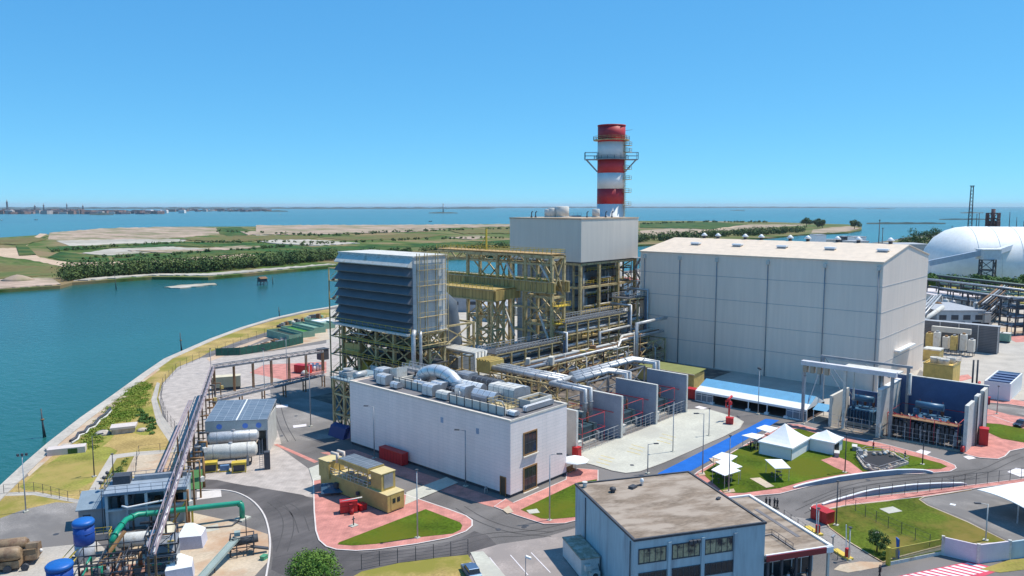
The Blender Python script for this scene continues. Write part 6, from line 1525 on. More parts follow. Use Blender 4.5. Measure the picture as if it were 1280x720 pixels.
# parked cars and yard bits
def car(px, py, rot, lab, paint):
    t = T('parked_car', lab, 'car', G(px, py), rot)
    t.part('body', MB().extr([(-2.1, .35), (2.1, .35), (2.15, .75), (1.3, .92), (-1.9, .95), (-2.15, .8)], 'y', -.85, .85), paint); t.part('cabin', MB().extr([(-1.7, .94), (1.1, .92), (.45, 1.42), (-1.3, 1.45)], 'y', -.74, .74), glass_dark); t.part('roof', MB().extr([(-1.28, 1.451), (.44, 1.421), (.4, 1.48), (-1.2, 1.5)], 'y', -.7, .7), paint)
    for sx in (-1.35, 1.35):
        for sy in (-.87, .67): t.part('wheel', MB().tube([(sx, sy, .33), (sx, sy + .2, .33)], .33, 14), steel_dark)
    for sy in (-.6, .6): t.part('headlight', MB().cbox(2.12, sy, .62, .08, .3, .14), white_paint)
car(589, 719, 1.1, 'blue grey car on the dry grass corner at the bottom edge', M('car_blue', (.10, .17, .28), .3, .3))
car(1276, 533, 2.9, 'dark car on the pink corner paving at the right edge', M('car_dark', (.04, .05, .08), .3, .3))
g = G(657, 722); s = T('floodlight_pole', 'thin pole with a white floodlight in the old yard at the bottom', 'floodlight', g); s.part('post', MB().cyl(0, 0, 0, .05, 3.0, 8), steel_grey); s.part('lamp_head', MB().beam((0, 0, 3), (.5, -.5, 2.7), .45, .25), white_paint)
# people
def person(px, py, lab, top=cloth_dark, legs=cloth_dark, rot=0, z=0, stride=.15, grp=None, loc=None):
    g = loc or G(px, py, z); t = T('person', lab, 'person', (g[0], g[1], z), rot, grp)
    body = MB()
    for s_ in (-1, 1):
        body.tube([(s_ * .09 + 0, s_ * stride, 0.02), (s_ * .1, s_ * stride * .5, .48), (s_ * .1, 0, .88)], [.06, .075, .10], 8)
        body.box(s_ * .09 - .05, s_ * stride - .18 - .02, 0, s_ * .09 + .05, s_ * stride + .08, .09)
    t.part('trousers', body, legs)
    m2 = MB().lathe(0, 0, [(.16, .84), (.17, .95), (.16, 1.1), (.20, 1.3), (.21, 1.42), (.12, 1.5), (.06, 1.53)], 12)
    for s_ in (-1, 1): m2.tube([(s_ * .2, 0, 1.43), (s_ * .27, .02, 1.15), (s_ * .25, -.1 * s_, .9)], [.06, .05, .04], 7)
    t.part('jacket', m2, top)
    t.part('head', MB().lathe(0, 0, [(.05, 1.5), (.06, 1.56), (.09, 1.62), (.105, 1.7), (.09, 1.78), (.02, 1.8)], 10).tube([(-.0, -.09, 1.67), (0, -.125, 1.65)], .02, 5), skin)
    t.part('hair', MB().lathe(0, .012, [(.11, 1.7), (.11, 1.75), (.08, 1.81), (.01, 1.83)], 10), steel_dark)
    for s_ in (-1, 1): t.part('hand', MB().lathe(s_ * .25, -.1 * s_, [(.01, .78), (.04, .82), (.045, .88), (.02, .92)], 6), skin)
    return t
person(957.5, 634, 'person in black at the left of the group on the road', rot=.3, grp='people walking on the road')
person(962, 634.5, 'person in black, second from the left in the road group', rot=.5, grp='people walking on the road')
person(968, 635, 'person in black, third from the left in the road group', rot=.2, grp='people walking on the road')
person(971.5, 636, 'person in black at the right of the group on the road', rot=.4, grp='people walking on the road')
person(938, 562, 'person in black standing under the parasol left of the tent', z=.15)
person(943, 560, 'person with pale shirt standing under the parasol left of the tent', top=white_dirty, z=.15)
person(947, 562, 'person in dark clothes nearest the tent wall', z=.15)
person(1091.5, 562, 'person in a red top crossing the road behind the lawn', top=red_paint)
person(1131, 575, 'person in dark clothes standing at the grass edge before the wide bay')
person(1099.5, 722, 'person in dark clothes standing before the zebra crossing')
for k, (lx, ly, tp, lb) in enumerate(((ax0 + 2.0, ay0 + 1.4, wall_blue, 'person in a pale blue shirt under the annex porch'), (ax0 + 4.2, ay0 + 1.0, white_paint, 'person in a white shirt under the annex porch'), (ax0 + 5.6, ay0 + 2.2, cloth_dark, 'person in black under the annex porch'), (ax0 + 7.6, ay0 + 1.6, cloth_dark, 'person in black near the right end of the annex porch'), (ax0 + 7.0, ay0 + .6, wall_blue, 'person in a blue shirt near the right end of the annex porch'))):
    q = Vector(OP) + E1 * lx + E2 * ly; person(0, 0, lb, top=tp, loc=(q.x, q.y), rot=k)
# ------------------------------------------------------------------ lower right: barriers, gate, wall, car port
def barrier(px, py, lab):
    g = G(px, py); t = T('lifting_barrier', lab, 'barrier', g, A2, 'lifting barriers in the gate lane')
    t.part('housing', MB().box(-.25, -.25, .3, .25, .25, 1.5), red_paint); t.part('island', MB().box(-.5, -.7, 0, .5, 2.6, .3), stripe_yellow); t.part('boom', MB().beam((0, .3, 1.3), (0, .5, 4.8), .1), white_paint); return t
barrier(1022, 668, 'red lifting barrier farther up the gate lane'); barrier(1059, 698, 'red lifting barrier on a yellow island near the gate')
g = G(1041, 684); t = T('card_reader', 'grey card reader post in the gate lane', 'card reader', g); t.part('post', MB().box(-.08, -.08, 0, .08, .08, 1.6), steel_grey); t.part('head', MB().box(-.5, -.15, 1.6, .5, .15, 1.8), steel_grey)
gl = G(1112, 706); gr = G(1178, 692.5); 
d = Vector(gr) - Vector(gl); L = d.length; ang = math.atan2(d.y, d.x)
t = T('sliding_gate', 'olive yellow sliding gate of vertical bars on a white rail wall', 'gate', gl, ang)
zt_ = 2.2
mb = MB()
for k in range(46): mb.box(.1 + (L - .2) * k / 45, -.03, .6, .14 + (L - .2) * k / 45, .03, zt_)
t.part('bar', mb, M('gate_yellow', (.38, .33, .05), .5)); t.part('frame', MB().box(0, -.06, zt_, L, .06, zt_ + .12).box(0, -.06, .5, L, .06, .62), M('gate_yellow', (.38, .33, .05), .5))
t.part('post', MB().box(-.5, -.25, 0, -.1, .25, 2.6), M('post_yellow', (.45, .40, .04), .5)); t.part('rail_wall', MB().box(0, -.15, 0, L, .15, .498), white_dirty)
w0, w1, w2, w3 = G(1178, 693.5), G(1222, 704), G(1261, 699), G(1310, 692)
t = T('boundary_wall', 'white rendered boundary wall curving from the gate to the frame edge', 'wall', w1, world=True)
for a, b, hh_ in ((w0, w1, 2.7), (w1, w2, 2.7), (w2, w3, 2.6)):
    pts = [a, b]; t.part('wall_panel', strip(pts, .25, 0, hh_), M('render_pink', (.66, .58, .62), .8, var=.06) if b != w3 else wall_blue); 
for a in (w0, w1, w2): t.part('pier', MB().cbox(a[0], a[1], 0, .4, .4, 2.85, .3), white_dirty)
g = G(1121, 700); t = T('banner_flag', 'blue and white fabric banner leaning by the yellow gate', 'banner', g, .5)
t.part('cloth', MB().extr([(-.9, 0), (.5, 0), (.9, 1.1), (.2, 1.4), (.9, 3.0), (-.6, 3.3), (-1.0, 1.6)], 'y', -.06, .06), M('banner_blue', (.03, .14, .50), .7)); t.part('patch', MB().extr([(-.5, 1.4), (.3, 1.5), (.5, 2.2), (-.4, 2.1)], 'y', -.1, -.062), fabric_white); t.part('pole', MB().beam((-1, 0, 0), (-.8, 0, 3.4), .06), steel_dark); t.part('foot', MB().cbox(0, 0, 0, 1.2, .9, .12), M('banner_blue', (.03, .14, .50), .7))
# car port
cp = [G(1221, 611, 3.6), G(1300, 598, 3.6), G(1330, 640, 3.6), G(1283, 637, 3.6)]
t = T('car_port', 'white curved car port roof on thin legs at the right edge', 'car port', (*cp[0], 0), world=True)
P0, P1, P3 = Vector((*cp[0], 3.6)), Vector((*cp[1], 3.6)), Vector((*cp[3], 3.6))
U = (P1 - P0); V = (P3 - P0); mb = MB(); vs = []; N = 8
for j in range(N + 1):
    s_ = j / N; zz = .55 * math.sin(math.pi * (s_ * .9 + .05))
    for k, e_ in enumerate((0, 1.0)):
        p = P0 + U * e_ * 1.5 + V * s_ * 1.15; vs += [(p.x, p.y, 3.3 + zz), (p.x, p.y, 3.42 + zz)]
fs = []
for j in range(N):
    o = 4 * j; fs += [(o, o + 4, o + 6, o + 2), (o + 1, o + 3, o + 7, o + 5), (o, o + 1, o + 5, o + 4), (o + 2, o + 6, o + 7, o + 3)]
fs += [(0, 2, 3, 1), (4 * N, 4 * N + 1, 4 * N + 3, 4 * N + 2)]
t.part('roof', mb.add(vs, fs), white_paint)
mb = MB()
for e_ in (.12, .5, .9, 1.3):
    p = P0 + U * e_ + V * .7; t.part('leg', MB().box(p.x - .1, p.y - .1, 0, p.x + .1, p.y + .1, 3.6), galv); q = P0 + U * e_ + V * .05; mb.beam((p.x, p.y, 3.3), (q.x, q.y, 3.35), .12)
t.part('rafter', mb, galv)
g = G(1191, 631); solo('drain_cover', MB().cbox(0, 0, 0, .8, .8, .05), white_paint, 'small white cover on the tarmac beside the car port', 'cover', loc=(*g, .02))

# ================================================================== LEFT SIDE: pump house, tanks, pipe bridge
# ------------------------------------------------------------------ overhead pipe bridge
BA, BB_, BC = Vector(G(189, 694, 7)), Vector(G(266, 461, 7)), Vector(G(404, 440, 7))
def bridge(a, b, z, lab, n, wd=.8, feet=True, mat=steel_pink):
    u = (b - a); L = u.length; u.normalize(); ang = math.atan2(u.y, u.x); t = T('pipe_bridge', lab, 'pipe bridge', (a.x, a.y, 0), ang)
    for y in (-wd / 2, wd / 2):
        mb = MB().beam((0, y, z), (L, y, z), .2).beam((0, y, z + 1.1), (L, y, z + 1.1), .12)
        for k in range(n * 3): x0, x1 = L * k / (n * 3), L * (k + 1) / (n * 3); mb.beam((x0, y, z + (1.1 if k % 2 else 0)), (x1, y, z + (0 if k % 2 else 1.1)), .08)
        t.part('truss', mb, mat)
    t.part('walkway', MB().box(0, -wd / 2 + .15, z - .05, L, wd / 2 - .15, z + .02), steel_grey)
    for k, (y, r_, m_) in enumerate(((-.28, .1, silver), (0, .14, steel_pink), (.28, .1, rust), (.1, .07, steel_dark))): t.part('pipe', MB().tube([(0, y, z + .3 + (k == 3) * .4), (L, y, z + .3 + (k == 3) * .4)], r_, 7), m_)
    if feet:
        for k in range(n + 1):
            x = .3 + (L - .6) * k / n; t.part('leg', MB().beam((x, -wd / 2, 0), (x, -wd / 2, z), .25).beam((x, wd / 2, 0), (x, wd / 2, z), .25).beam((x, -wd / 2, z * .5), (x, wd / 2, z * .5), .15), rust)
    return t
bridge(BA, BB_, 7, 'long overhead pipe bridge slanting up the left side of the plant', 11)
bridge(BB_, BC, 7, 'overhead pipe bridge running right from the turn towards the intake', 6, mat=steel_grey)
a = Vector(G(270, 503, 3)); b = Vector(G(405, 470, 3)); bridge(a, b, 3.2, 'lower pipe run on short posts below the upper bridge', 5, 1.0, mat=steel_grey)
# brown brackets and lagged risers beside the bridge
u = (BB_ - BA).normalized(); nrm = Vector((u.y, -u.x))
t = T('riser_cluster', 'cluster of rusty brown risers along the long pipe bridge', 'pipework', (*(BA + u * 40), 0), world=True)
rr = random.Random(4)
for k in range(16):
    p = BA + u * (22 + k * 5.2) + nrm * (1.6 + rr.random() * 1.2); q = p - nrm * (1.2 + rr.random()); h = 4.5 + rr.random() * 2.5
    t.part('riser', MB().tube([(p.x, p.y, 0), (p.x, p.y, h), (q.x, q.y, h)], .16 + .1 * rr.random(), 7), rr.choice([rust, rust, wood_brown, steel_dark]))
    if k % 2: t.part('valve', MB().cbox(p.x + .3, p.y, 2 + rr.random() * 3, .7, .7, .8), rr.choice([steel_dark, mustard, white_dirty]))
c = BA + u * 22
t = T('second_pipe_run', 'short twin pink pipe run alongside the long bridge', 'pipework', (c.x, c.y, 0), world=True)
a = Vector(G(214, 590, 5.5)); b = Vector(G(249, 500, 5.5))
for k in range(2): o = nrm * (-1.6 - .5 * k); t.part('pipe', MB().tube([(a.x + o.x, a.y + o.y, 5.5), (b.x + o.x, b.y + o.y, 5.5)], .2, 8), steel_pink)
for f_ in (.1, .5, .9): p = a.lerp(b, f_) - nrm * 1.9; t.part('leg', MB().beam((p.x, p.y, 0), (p.x, p.y, 5.3), .22), rust)
# ------------------------------------------------------------------ pump house
g0 = Vector(G(133, 664)); t = T('pump_house', 'open blue grey pump house with railed flat roof and dark bays', 'pump house', (*g0, 0), A2)
L, Dp, Hh = 11.6, 6.2, 6.0
t.part('roof', MB().box(-.2, -.3, Hh - .4, L + .2, Dp, Hh), M('deck_slate', (.26, .31, .37), .7, var=.15)); t.part('wall', MB().box(0, .6, 0, L, .8, 3.0).box(0, Dp - .3, 0, L, Dp - .1, Hh - .402).box(.05, .8, 0, .25, Dp - .3, Hh - .402).box(L - .25, .8, 0, L - .05, Dp - .3, Hh - .402), wall_blue)
for k in range(5): x = k * (L - .4) / 4; t.part('column', MB().box(x, 0, 0, x + .4, .45, Hh - .402), wall_blue)
t.part('beam', MB().box(0, -.05, 3.0, L, .5, 3.3), wall_blue)
t.part('handrail', MB().rail([(-.1, -.2, Hh), (L + .1, -.2, Hh), (L + .1, Dp, Hh), (-.1, Dp, Hh), (-.1, -.2, Hh)], 1.1, .06, 1.5), steel_grey)
t.part('motor', MB().tube([(2.6, 1.6, 4.2), (2.6, 3.6, 4.2)], .8, 12), steel_dark); t.part('white_pipe', MB().tube([(2.4, -.3, 3.9), (3.2, -.45, 3.6), (8.6, -.45, 4.2), (9.6, -.2, 5.0)], .16, 8), white_paint)
t.part('roof_unit', MB().box(.5, 3.6, Hh, 3.0, 5.6, Hh + 1.3), steel_dark); t.part('roof_duct', MB().box(3.4, 4.8, Hh, L - .4, 5.6, Hh + .7), steel_grey)
t.part('pipework', MB().tube([(4, -.8, 0), (4, -.8, 2.2), (6.5, -.8, 2.2), (6.5, -.8, 0)], .18, 8).tube([(5, -1.3, 1.2), (8, -1.3, 1.2), (8, -.3, 1.2)], .22, 8), steel_dark)
rr = random.Random(8)
for k in range(9): x = .8 + k * 1.2; t.part('machine', MB().cbox(x, 3 + rr.random(), 0, .8, 1.2, 2.5 + rr.random() * 2), rr.choice([steel_dark, steel_grey, wall_blue, rust]))
for k in range(3): q = T('camera_post', ['dark ball topped post at the left of the pump house roof', 'dark ball topped post in front of the roof unit', 'dark ball topped post lowest beside the pump house roof'][k], 'post', (*(g0 + E1 * -.6 + E2 * (5.5 - 2.3 * k)), 0), 0); q.part('post', MB().cyl(0, 0, 0, .06, 7.2, 6), steel_dark); q.part('head', MB().lathe(0, 0, [(.05, 7.2), (.28, 7.35), (.3, 7.6), (.05, 7.8)], 10), steel_dark)
p = g0 - E1 * 4.2 + E2 * 2.0
t = T('lean_to', 'small shed with a blue grey sloping roof at the left of the pump house', 'shed', (p.x, p.y, 0), A2)
t.part('wall', MB().box(0, 0, 0, 3.6, 3.4, 3.3), M('shed_grey', (.30, .32, .34), .8)); t.part('roof', MB().extr([(-.4, 3.0), (3.9, 4.6), (3.9, 4.75), (-.4, 3.15)], 'x', -.3, 3.8), M('roof_slate', (.22, .28, .33), .6)); t.part('door', MB().box(.6, -.05, 0, 1.7, -.003, 2.2), steel_dark)
p = G(244, 612)
t = T('leaning_board', 'leaning green and white board beside the pump house', 'board', p, A2)
t.part('board', MB().extr([(-.3, .2), (1.8, 3.0), (1.9, 2.95), (-.2, .15)], 'x', -1.2, 1.2), M('board_green', (.10, .28, .09), .7)); t.part('side', MB().extr([(-.3, .2), (1.8, 3.0), (1.7, 0)], 'x', -1.5, -1.22), white_paint)
# ------------------------------------------------------------------ green water pipe
zq = 2.5
t = T('green_pipeline', 'thick green pipe bending over the yard in front of the pump house', 'pipeline', G(303, 650), world=True)
def g3(px, py, z): q = G(px, py, z); return (q[0], q[1], z)
pe = G(303, 649)
pts = [(*pe, .25), (pe[0], pe[1], 1.9)]; q = g3(298, 629, 2.6); pts += [(pe[0] * .85 + q[0] * .15, pe[1] * .85 + q[1] * .15, 2.45), q, g3(240, 635.5, 2.8), g3(196, 641, 3.0), g3(172, 643, 3.1), g3(157, 650, 3.2), g3(146, 664, 3.2), g3(140, 676, 2.9)]
e_ = g3(141, 697, .0); pts += [(e_[0], e_[1], 2.2), (e_[0], e_[1], 0)]
t.part('pipe', MB().tube(pts, .42, 14), green_pipe)
mb = MB()
for i in (2, 4, 5, 6, 7, 8):
    a, b = Vector(pts[i]), Vector(pts[i + 1]); c = a.lerp(b, .5); dd = (b - a).normalized(); mb = MB().tube([c - dd * .08, c + dd * .08], .55, 14); t.part('flange', mb, green_pipe)
t.part('footing', MB().cbox(pe[0], pe[1], 0, 2.0, 1.8, .25, .3), concrete_pale)
for i in (4, 5): a = pts[i]; t.part('support', MB().box(a[0] - .12, a[1] - .12, 0, a[0] + .12, a[1] + .12, a[2] - .42), paint_yellow if i == 4 else steel_dark)
t = T('black_hose', 'thin black hose trailing from the foot of the green pipe', 'hose', pe, world=True)
t.part('hose', MB().tube([(*pe, .3), (*G(290, 658), .12), (*G(272, 660), .12), (*G(250, 661), .12), (*G(238, 662), .12)], .14, 7), steel_dark)
# ------------------------------------------------------------------ blue tanks on grey drums
def btank(px, pb, pt, r_, lab):
    g = G(px, pb); h = HZ(*g, pt); t = T('blue_tank', lab, 'tank', g, group='round blue tanks')
    t.part('base_drum', MB().cyl(0, 0, 0, r_ * .95, h * .42, 24), M('drum_grey', (.42, .44, .48), .7)); t.part('tank_body', MB().lathe(0, 0, [(r_ * .93, h * .42), (r_, h * .45), (r_, h * .88)], 24), blue_plastic)
    t.part('lid', MB().lathe(0, 0, [(r_ * 1.06, h * .88), (r_ * 1.08, h * .96), (r_ * .96, h), (.05, h)], 24), M('lid_blue', (.012, .12, .42), .45)); t.part('hoop', MB().cyl(0, 0, h * .7, r_ * 1.03, .08, 24), blue_plastic); return t
btank(107, 700, 650, 1.35, 'tall blue tank on a grey drum beside the pump house'); btank(77, 752, 704, 1.5, 'tall blue tank cut by the bottom edge of the picture')
# horizontal white tank and clutter in front of pump house
g = Vector(G(150, 692)); t = T('white_tank', 'grubby white horizontal tank on a dark cradle', 'tank', (*g, 0), A2)
t.part('shell', MB().tube([(-.3, 0, 1.9), (0, 0, 1.9), (5.2, 0, 1.9), (5.5, 0, 1.9)], [.7, 1.05, 1.05, .7], 18), white_dirty); t.part('cradle', MB().box(.4, -1, 0, 1.0, 1, 1.2).box(4.2, -1, 0, 4.8, 1, 1.2).box(-.3, -1.2, 0, 5.6, -1.0, .9), steel_dark)
for k in range(2):
    p = g + E2 * 2.4 + E1 * (1.0 + 2.4 * k); s = T('steel_box', ['rust stained white box left of the strap behind the white tank', 'rust stained white box right of the strap behind the white tank'][k], 'box', (p.x, p.y, 0), A2); s.part('body', MB().box(0, -.5, .1, 2.1, .5, 1.7), white_dirty); s.part('lid', MB().box(-.05, -.55, 1.7, 2.15, .55, 1.8), rust)
g = Vector(G(207, 690)); t = T('round_end_tank', 'cream tank seen end on beneath the pipe bridge', 'tank', (*g, 0), A2)
t.part('shell', MB().tube([(0, -.4, 2.2), (0, 0, 2.2), (0, 3.5, 2.2)], [.6, 1.0, 1.0], 18), M('tank_cream', (.62, .56, .42), .6)); t.part('cradle', MB().box(-.7, .4, 0, .7, .8, 1.5).box(-.7, 2.6, 0, .7, 3, 1.5), steel_dark)
# dense process skid at the bottom left
c0 = Vector(G(165, 722)); t = T('process_skid', 'crowded skid of valves, pumps and small pipes at the bottom left', 'process skid', (*c0, 0), A2)
t.part('base_frame', MB().box(-7, -3, 0, 6, 4, .15), M('red_floor', (.28, .14, .10), .8, var=.25)); t.part('steel_frame', MB().frame([-6.5, -3.5, -.5, 2.5, 5.5], [-2.5, .5, 3.5], [.15, 2.2, 3.6], .12), steel_dark)
rr = random.Random(13)
for k in range(34):
    x = rr.uniform(-6.5, 5); y = rr.uniform(-2.8, 3.5); z = rr.uniform(.4, 3.4); m_ = rr.choice([steel_grey, steel_dark, rust, galv, green_pipe, white_dirty, steel_dark]); L2 = rr.uniform(1, 4)
    if k % 3 == 0: t.part('pipe', MB().tube([(x, y, .15), (x, y, z), (min(6, x + L2), y, z)], rr.uniform(.07, .16), 7), m_)
    elif k % 3 == 1: t.part('pipe', MB().tube([(x, y, z), (x, min(3.8, y + L2), z), (x, min(3.8, y + L2), .2)], rr.uniform(.07, .16), 7), m_)
    else: t.part('valve', MB().cyl(x, y, .15, rr.uniform(.2, .5), rr.uniform(.6, 2), 10), m_)
c0 = Vector(G(205, 722)); t = T('process_tower', 'small crowded pipe tower under the near end of the pipe bridge', 'process tower', (*c0, 0), A2)
t.part('steel_frame', MB().frame([-1.8, 1.8], [-1.5, 1.5], [0, 2, 4, 6.8], .16, ('y0',), .08), steel_dark)
for k in range(24):
    x = rr.uniform(-1.9, 1.9); y = rr.uniform(-1.6, 1.6); z = rr.uniform(1, 6)
    t.part('pipe', MB().tube([(x, y, 0 if k % 2 else z - 1), (x, y, z), (rr.uniform(-1.9, 1.9), y, z)], rr.uniform(.06, .14), 7), rr.choice([steel_grey, mustard, green_pipe, rust, galv, steel_dark]))
    if k % 4 == 0: t.part('deck', MB().box(-2, -1.7, z, 2, 1.7, z + .06), steel_grey)
g = G(212, 660); t = T('yellow_ladder_frame', 'yellow framed stair with orange stage beside the end-on tank', 'stair', g, A2)
t.part('stringer', MB().beam((0, 0, 0), (2.5, 0, 4), .12).beam((0, .9, 0), (2.5, .9, 4), .12), paint_yellow)
for k in range(10): t.part('tread', MB().box(.25 * k, 0, .4 * k, .25 * k + .28, .9, .4 * k + .05), steel_dark)
p = Vector(G(82, 714)); t = T('yellow_steps', 'yellow framed steps rising beside the nearer blue tank', 'stair', (*p, 0), rad(25))
t.part('stringer', MB().beam((0, 0, 0.1), (5, 0, 2.6), .14).beam((0, 1.1, .1), (5, 1.1, 2.6), .14), paint_yellow); t.part('handrail', MB().beam((0, 0, 1.1), (5, 0, 3.6), .08).beam((0, 1.1, 1.1), (5, 1.1, 3.6), .08), paint_yellow)
for k in range(11): t.part('tread', MB().box(.45 * k, .05, .1 + .225 * k, .45 * k + .3, 1.05, .15 + .225 * k), steel_dark)
p = Vector(G(128, 692)); t = T('valve_platform', 'small railed yellow platform between the blue tank and the green pipe', 'platform', (*p, 0), A2)
t.part('deck', MB().box(-1, -1, 2.4, 1.2, 1, 2.5), steel_dark); t.part('leg', MB().frame([-.9, 1.1], [-.9, .9], [0, 2.4], .12), steel_dark); t.part('railing', MB().rail([(-1, -1, 2.5), (-1, 1, 2.5), (1.2, 1, 2.5), (1.2, -1, 2.5)], 1, .06, 1), paint_yellow)
p = Vector(G(126, 716)); t = T('timber_beam', 'tan inclined chute leaning over the process skid', 'chute', (*p, 0), A2)
t.part('trough', MB().beam((0, 0, 1.2), (2.6, 3.4, 4.2), .5, .25), wood_brown); t.part('leg', MB().beam((0, 0, 0), (0, 0, 1.2), .12).beam((2.4, 3.2, 0), (2.4, 3.2, 4), .12), rust)
# white shelters
def shelter(px, py, lab, r=0.0):
    g = G(px, py); t = T('white_shelter', lab, 'shelter', g, A2 + r, group='white shelters in the dock yard')
    t.part('roof_sheet', MB().add([(-1.6, -1.5, 1.9), (1.7, -1.7, 1.9), (2.1, 1.2, 1.9), (-1.3, 1.6, 1.9), (.5, .1, 3.3), (-.6, .5, 3.2)], [(0, 1, 4, 5), (1, 2, 4), (2, 3, 5, 4), (3, 0, 5), (0, 3, 2, 1)]), fabric_white)
    t.part('side_sheet', MB().add([(1.7, -1.7, 1.9), (2.1, 1.2, 1.9), (2.3, 1.2, 0), (1.9, -1.8, 0), (-1.6, -1.5, 1.9), (-1.5, -1.6, 0)], [(0, 1, 2, 3), (4, 0, 3, 5)]), M('sheet_shaded', (.50, .50, .58), .8)); t.part('post', MB().box(-1.5, 1.4, 0, -1.4, 1.5, 1.9).box(-1.0, -1.0, 0, -.9, -.9, 1.9), galv); return t  # side sheets of the white shelter greyed, their shade put into the colour
shelter(238, 681, 'white faceted shelter below the green pipe'); shelter(222, 722, 'white faceted shelter at the bottom edge under the bridge', .2)
# conveyor and screening machine
a = Vector(G(248, 732)); b = Vector(G(297, 694)); d = b - a; L = d.length
t = T('belt_conveyor', 'grey green inclined belt conveyor in the dock yard', 'conveyor', (*a, 0), math.atan2(d.y, d.x))
t.part('belt', MB().beam((0, 0, .6), (L, 0, 2.6), .9, .2), M('conveyor_green', (.30, .36, .33), .7)); t.part('side_frame', MB().beam((0, -.5, .65), (L, -.5, 2.65), .1, .35).beam((0, .5, .65), (L, .5, 2.65), .1, .35), M('conveyor_green', (.30, .36, .33), .7)); t.part('leg', MB().beam((L * .9, -.5, 0), (L * .9, -.5, 2.3), .12).beam((L * .9, .5, 0), (L * .9, .5, 2.3), .12).beam((L * .4, 0, 0), (L * .4, 0, 1.2), .12), steel_dark)
g = G(303, 692); t = T('screening_machine', 'dark screening machine at the top of the belt conveyor', 'machine', g, A2)
t.part('hopper', MB().frame([-1.6, 1.6], [-1, 1], [0, 1.4, 2.8], .14, ('y0',), .08), steel_dark); t.part('drum', MB().tube([(-1.2, 0, 1.8), (2.2, .3, 2.0)], .6, 12), steel_dark); t.part('mast', MB().beam((.6, .6, 0), (.6, .6, 5.2), .12), steel_dark); t.part('chute', MB().beam((1.2, -.6, 1.2), (3.6, -.4, .5), .7, .2), steel_dark); t.part('motor', MB().cbox(-.6, 0, 2.8, .8, .8, .6), M('conveyor_green', (.30, .36, .33), .7))
g = G(330, 699); solo('green_box', MB().cbox(0, 0, 0, .9, .7, .5, .4).cbox(0, 0, .5, 1.0, .8, .06, .4), M('box_green', (.08, .30, .16), .6), 'small green box on the ground near the kerb of the curved road', 'box', loc=(*g, .02))
# brown machine
g = G(6, 706); t = T('brown_engine', 'large brown truck-like machine with cylinders at the bottom left corner', 'machine', g, A2)
for k in range(2): t.part('cylinder', MB().tube([(-4, .9 - 3.1 * k, 2.4), (2.4, .9 - 3.1 * k, 2.4), (2.8, .9 - 3.1 * k, 2.4)], [.95, .95, .6], 16), brown_machine)
t.part('frame', MB().box(-4, -2.8, .5, 2.6, 1.6, 1.5).box(2.6, -1.0, .6, 4.2, 1.3, 2.2), brown_machine); t.part('bonnet', MB().extr([(-1.2, .8), (1.2, .8), (.9, 2.6), (-.6, 2.9)], 'x', 2.9, 4.4), brown_machine)
for k in range(4): t.part('wheel', MB().tube([(-3 + k * 2.1, -2.95, .5), (-3 + k * 2.1, -2.6, .5)], .5, 14), steel_dark)
t.part('lamp', MB().lathe(4.5, .2, [(.05, 1.2), (.2, 1.3), (.2, 1.6), (.05, 1.7)], 8), white_paint)
# ------------------------------------------------------------------ tank shed with solar roof
zr = 7.2
f0, f1 = Vector(G(257, 527, zr)), Vector(G(334, 524, zr)); L = (f1 - f0).length
t = T('tank_shed', 'grey shed with a solar panel roof above two horizontal tanks', 'shed', (f0.x, f0.y, 0), math.atan2((f1 - f0).y, (f1 - f0).x))
Ds = 11.5
t.part('solar_panel', MB().extr([(-.3, zr), (Ds, zr + 1.3), (Ds, zr + 1.38), (-.3, zr + .08)], 'x', 0, L), solar); t.part('roof', MB().extr([(-.2, zr - .25), (Ds, zr + 1.05), (Ds, zr + 1.29), (-.2, zr - .01)], 'x', -.15, L + .15), steel_grey)
t.part('roof_strip', MB().extr([(-.32, zr + .082), (Ds, zr + 1.382), (Ds, zr + 1.45), (-.32, zr + .15)], 'x', L * .49, L * .51), white_paint)
t.part('fascia', MB().box(-.1, -.25, zr - 2.2, L + .1, -.05, zr - .02), M('fascia_grey', (.42, .43, .41), .7)); t.part('wall', MB().box(0, Ds - .3, 0, L, Ds, zr + .9).box(L - .2, 0, 0, L, Ds, zr - .3).box(0, 2, 0, .2, Ds, zr - .3), M('shed_panel', (.48, .48, .46), .7))
for k, x in enumerate((2.6, 7.6, 10.2)):
    if x < L: t.part('round_sign', MB().tube([(x, -.25, zr - 1.1), (x, -.3, zr - 1.1)], .55, 16), M('sign_blue', (.10, .22, .60), .5))
for k in range(4): t.part('column', MB().box(.1 + k * (L - .4) / 3, -.2, 0, .3 + k * (L - .4) / 3, 0, zr - 2.2), steel_grey)
def htank(px, py, z, L2, r_, lab, mat):
    g = G(px, py, z); s = T('horizontal_tank', lab, 'tank', (g[0], g[1], 0), A2, 'horizontal tanks at the shed')
    s.part('shell', MB().tube([(-.5, 0, z), (-.15, 0, z), (0, 0, z), (L2, 0, z), (L2 + .15, 0, z), (L2 + .5, 0, z)], [r_ * .45, r_ * .9, r_, r_, r_ * .9, r_ * .45], 22), mat)
    for f_ in (.15, .5, .85): s.part('strap', MB().tube([(L2 * f_ - .06, 0, z), (L2 * f_ + .06, 0, z)], r_ * 1.03, 22), steel_grey)
    s.part('manhole', MB().cyl(L2 * .5, 0, z + r_ * .9, .35, .4, 12), steel_grey); s.part('saddle', MB().box(L2 * .15 - .2, -r_ * .8, 0, L2 * .15 + .2, r_ * .8, z - r_ * .5).box(L2 * .85 - .2, -r_ * .8, 0, L2 * .85 + .2, r_ * .8, z - r_ * .5), steel_grey); return s
htank(263, 548, 4.4, 8.6, 1.15, 'silvery horizontal tank directly under the shed front', silver)
htank(258, 566, 2.9, 8.8, 1.45, 'white horizontal tank in front, nearer than the silvery one', white_dirty)
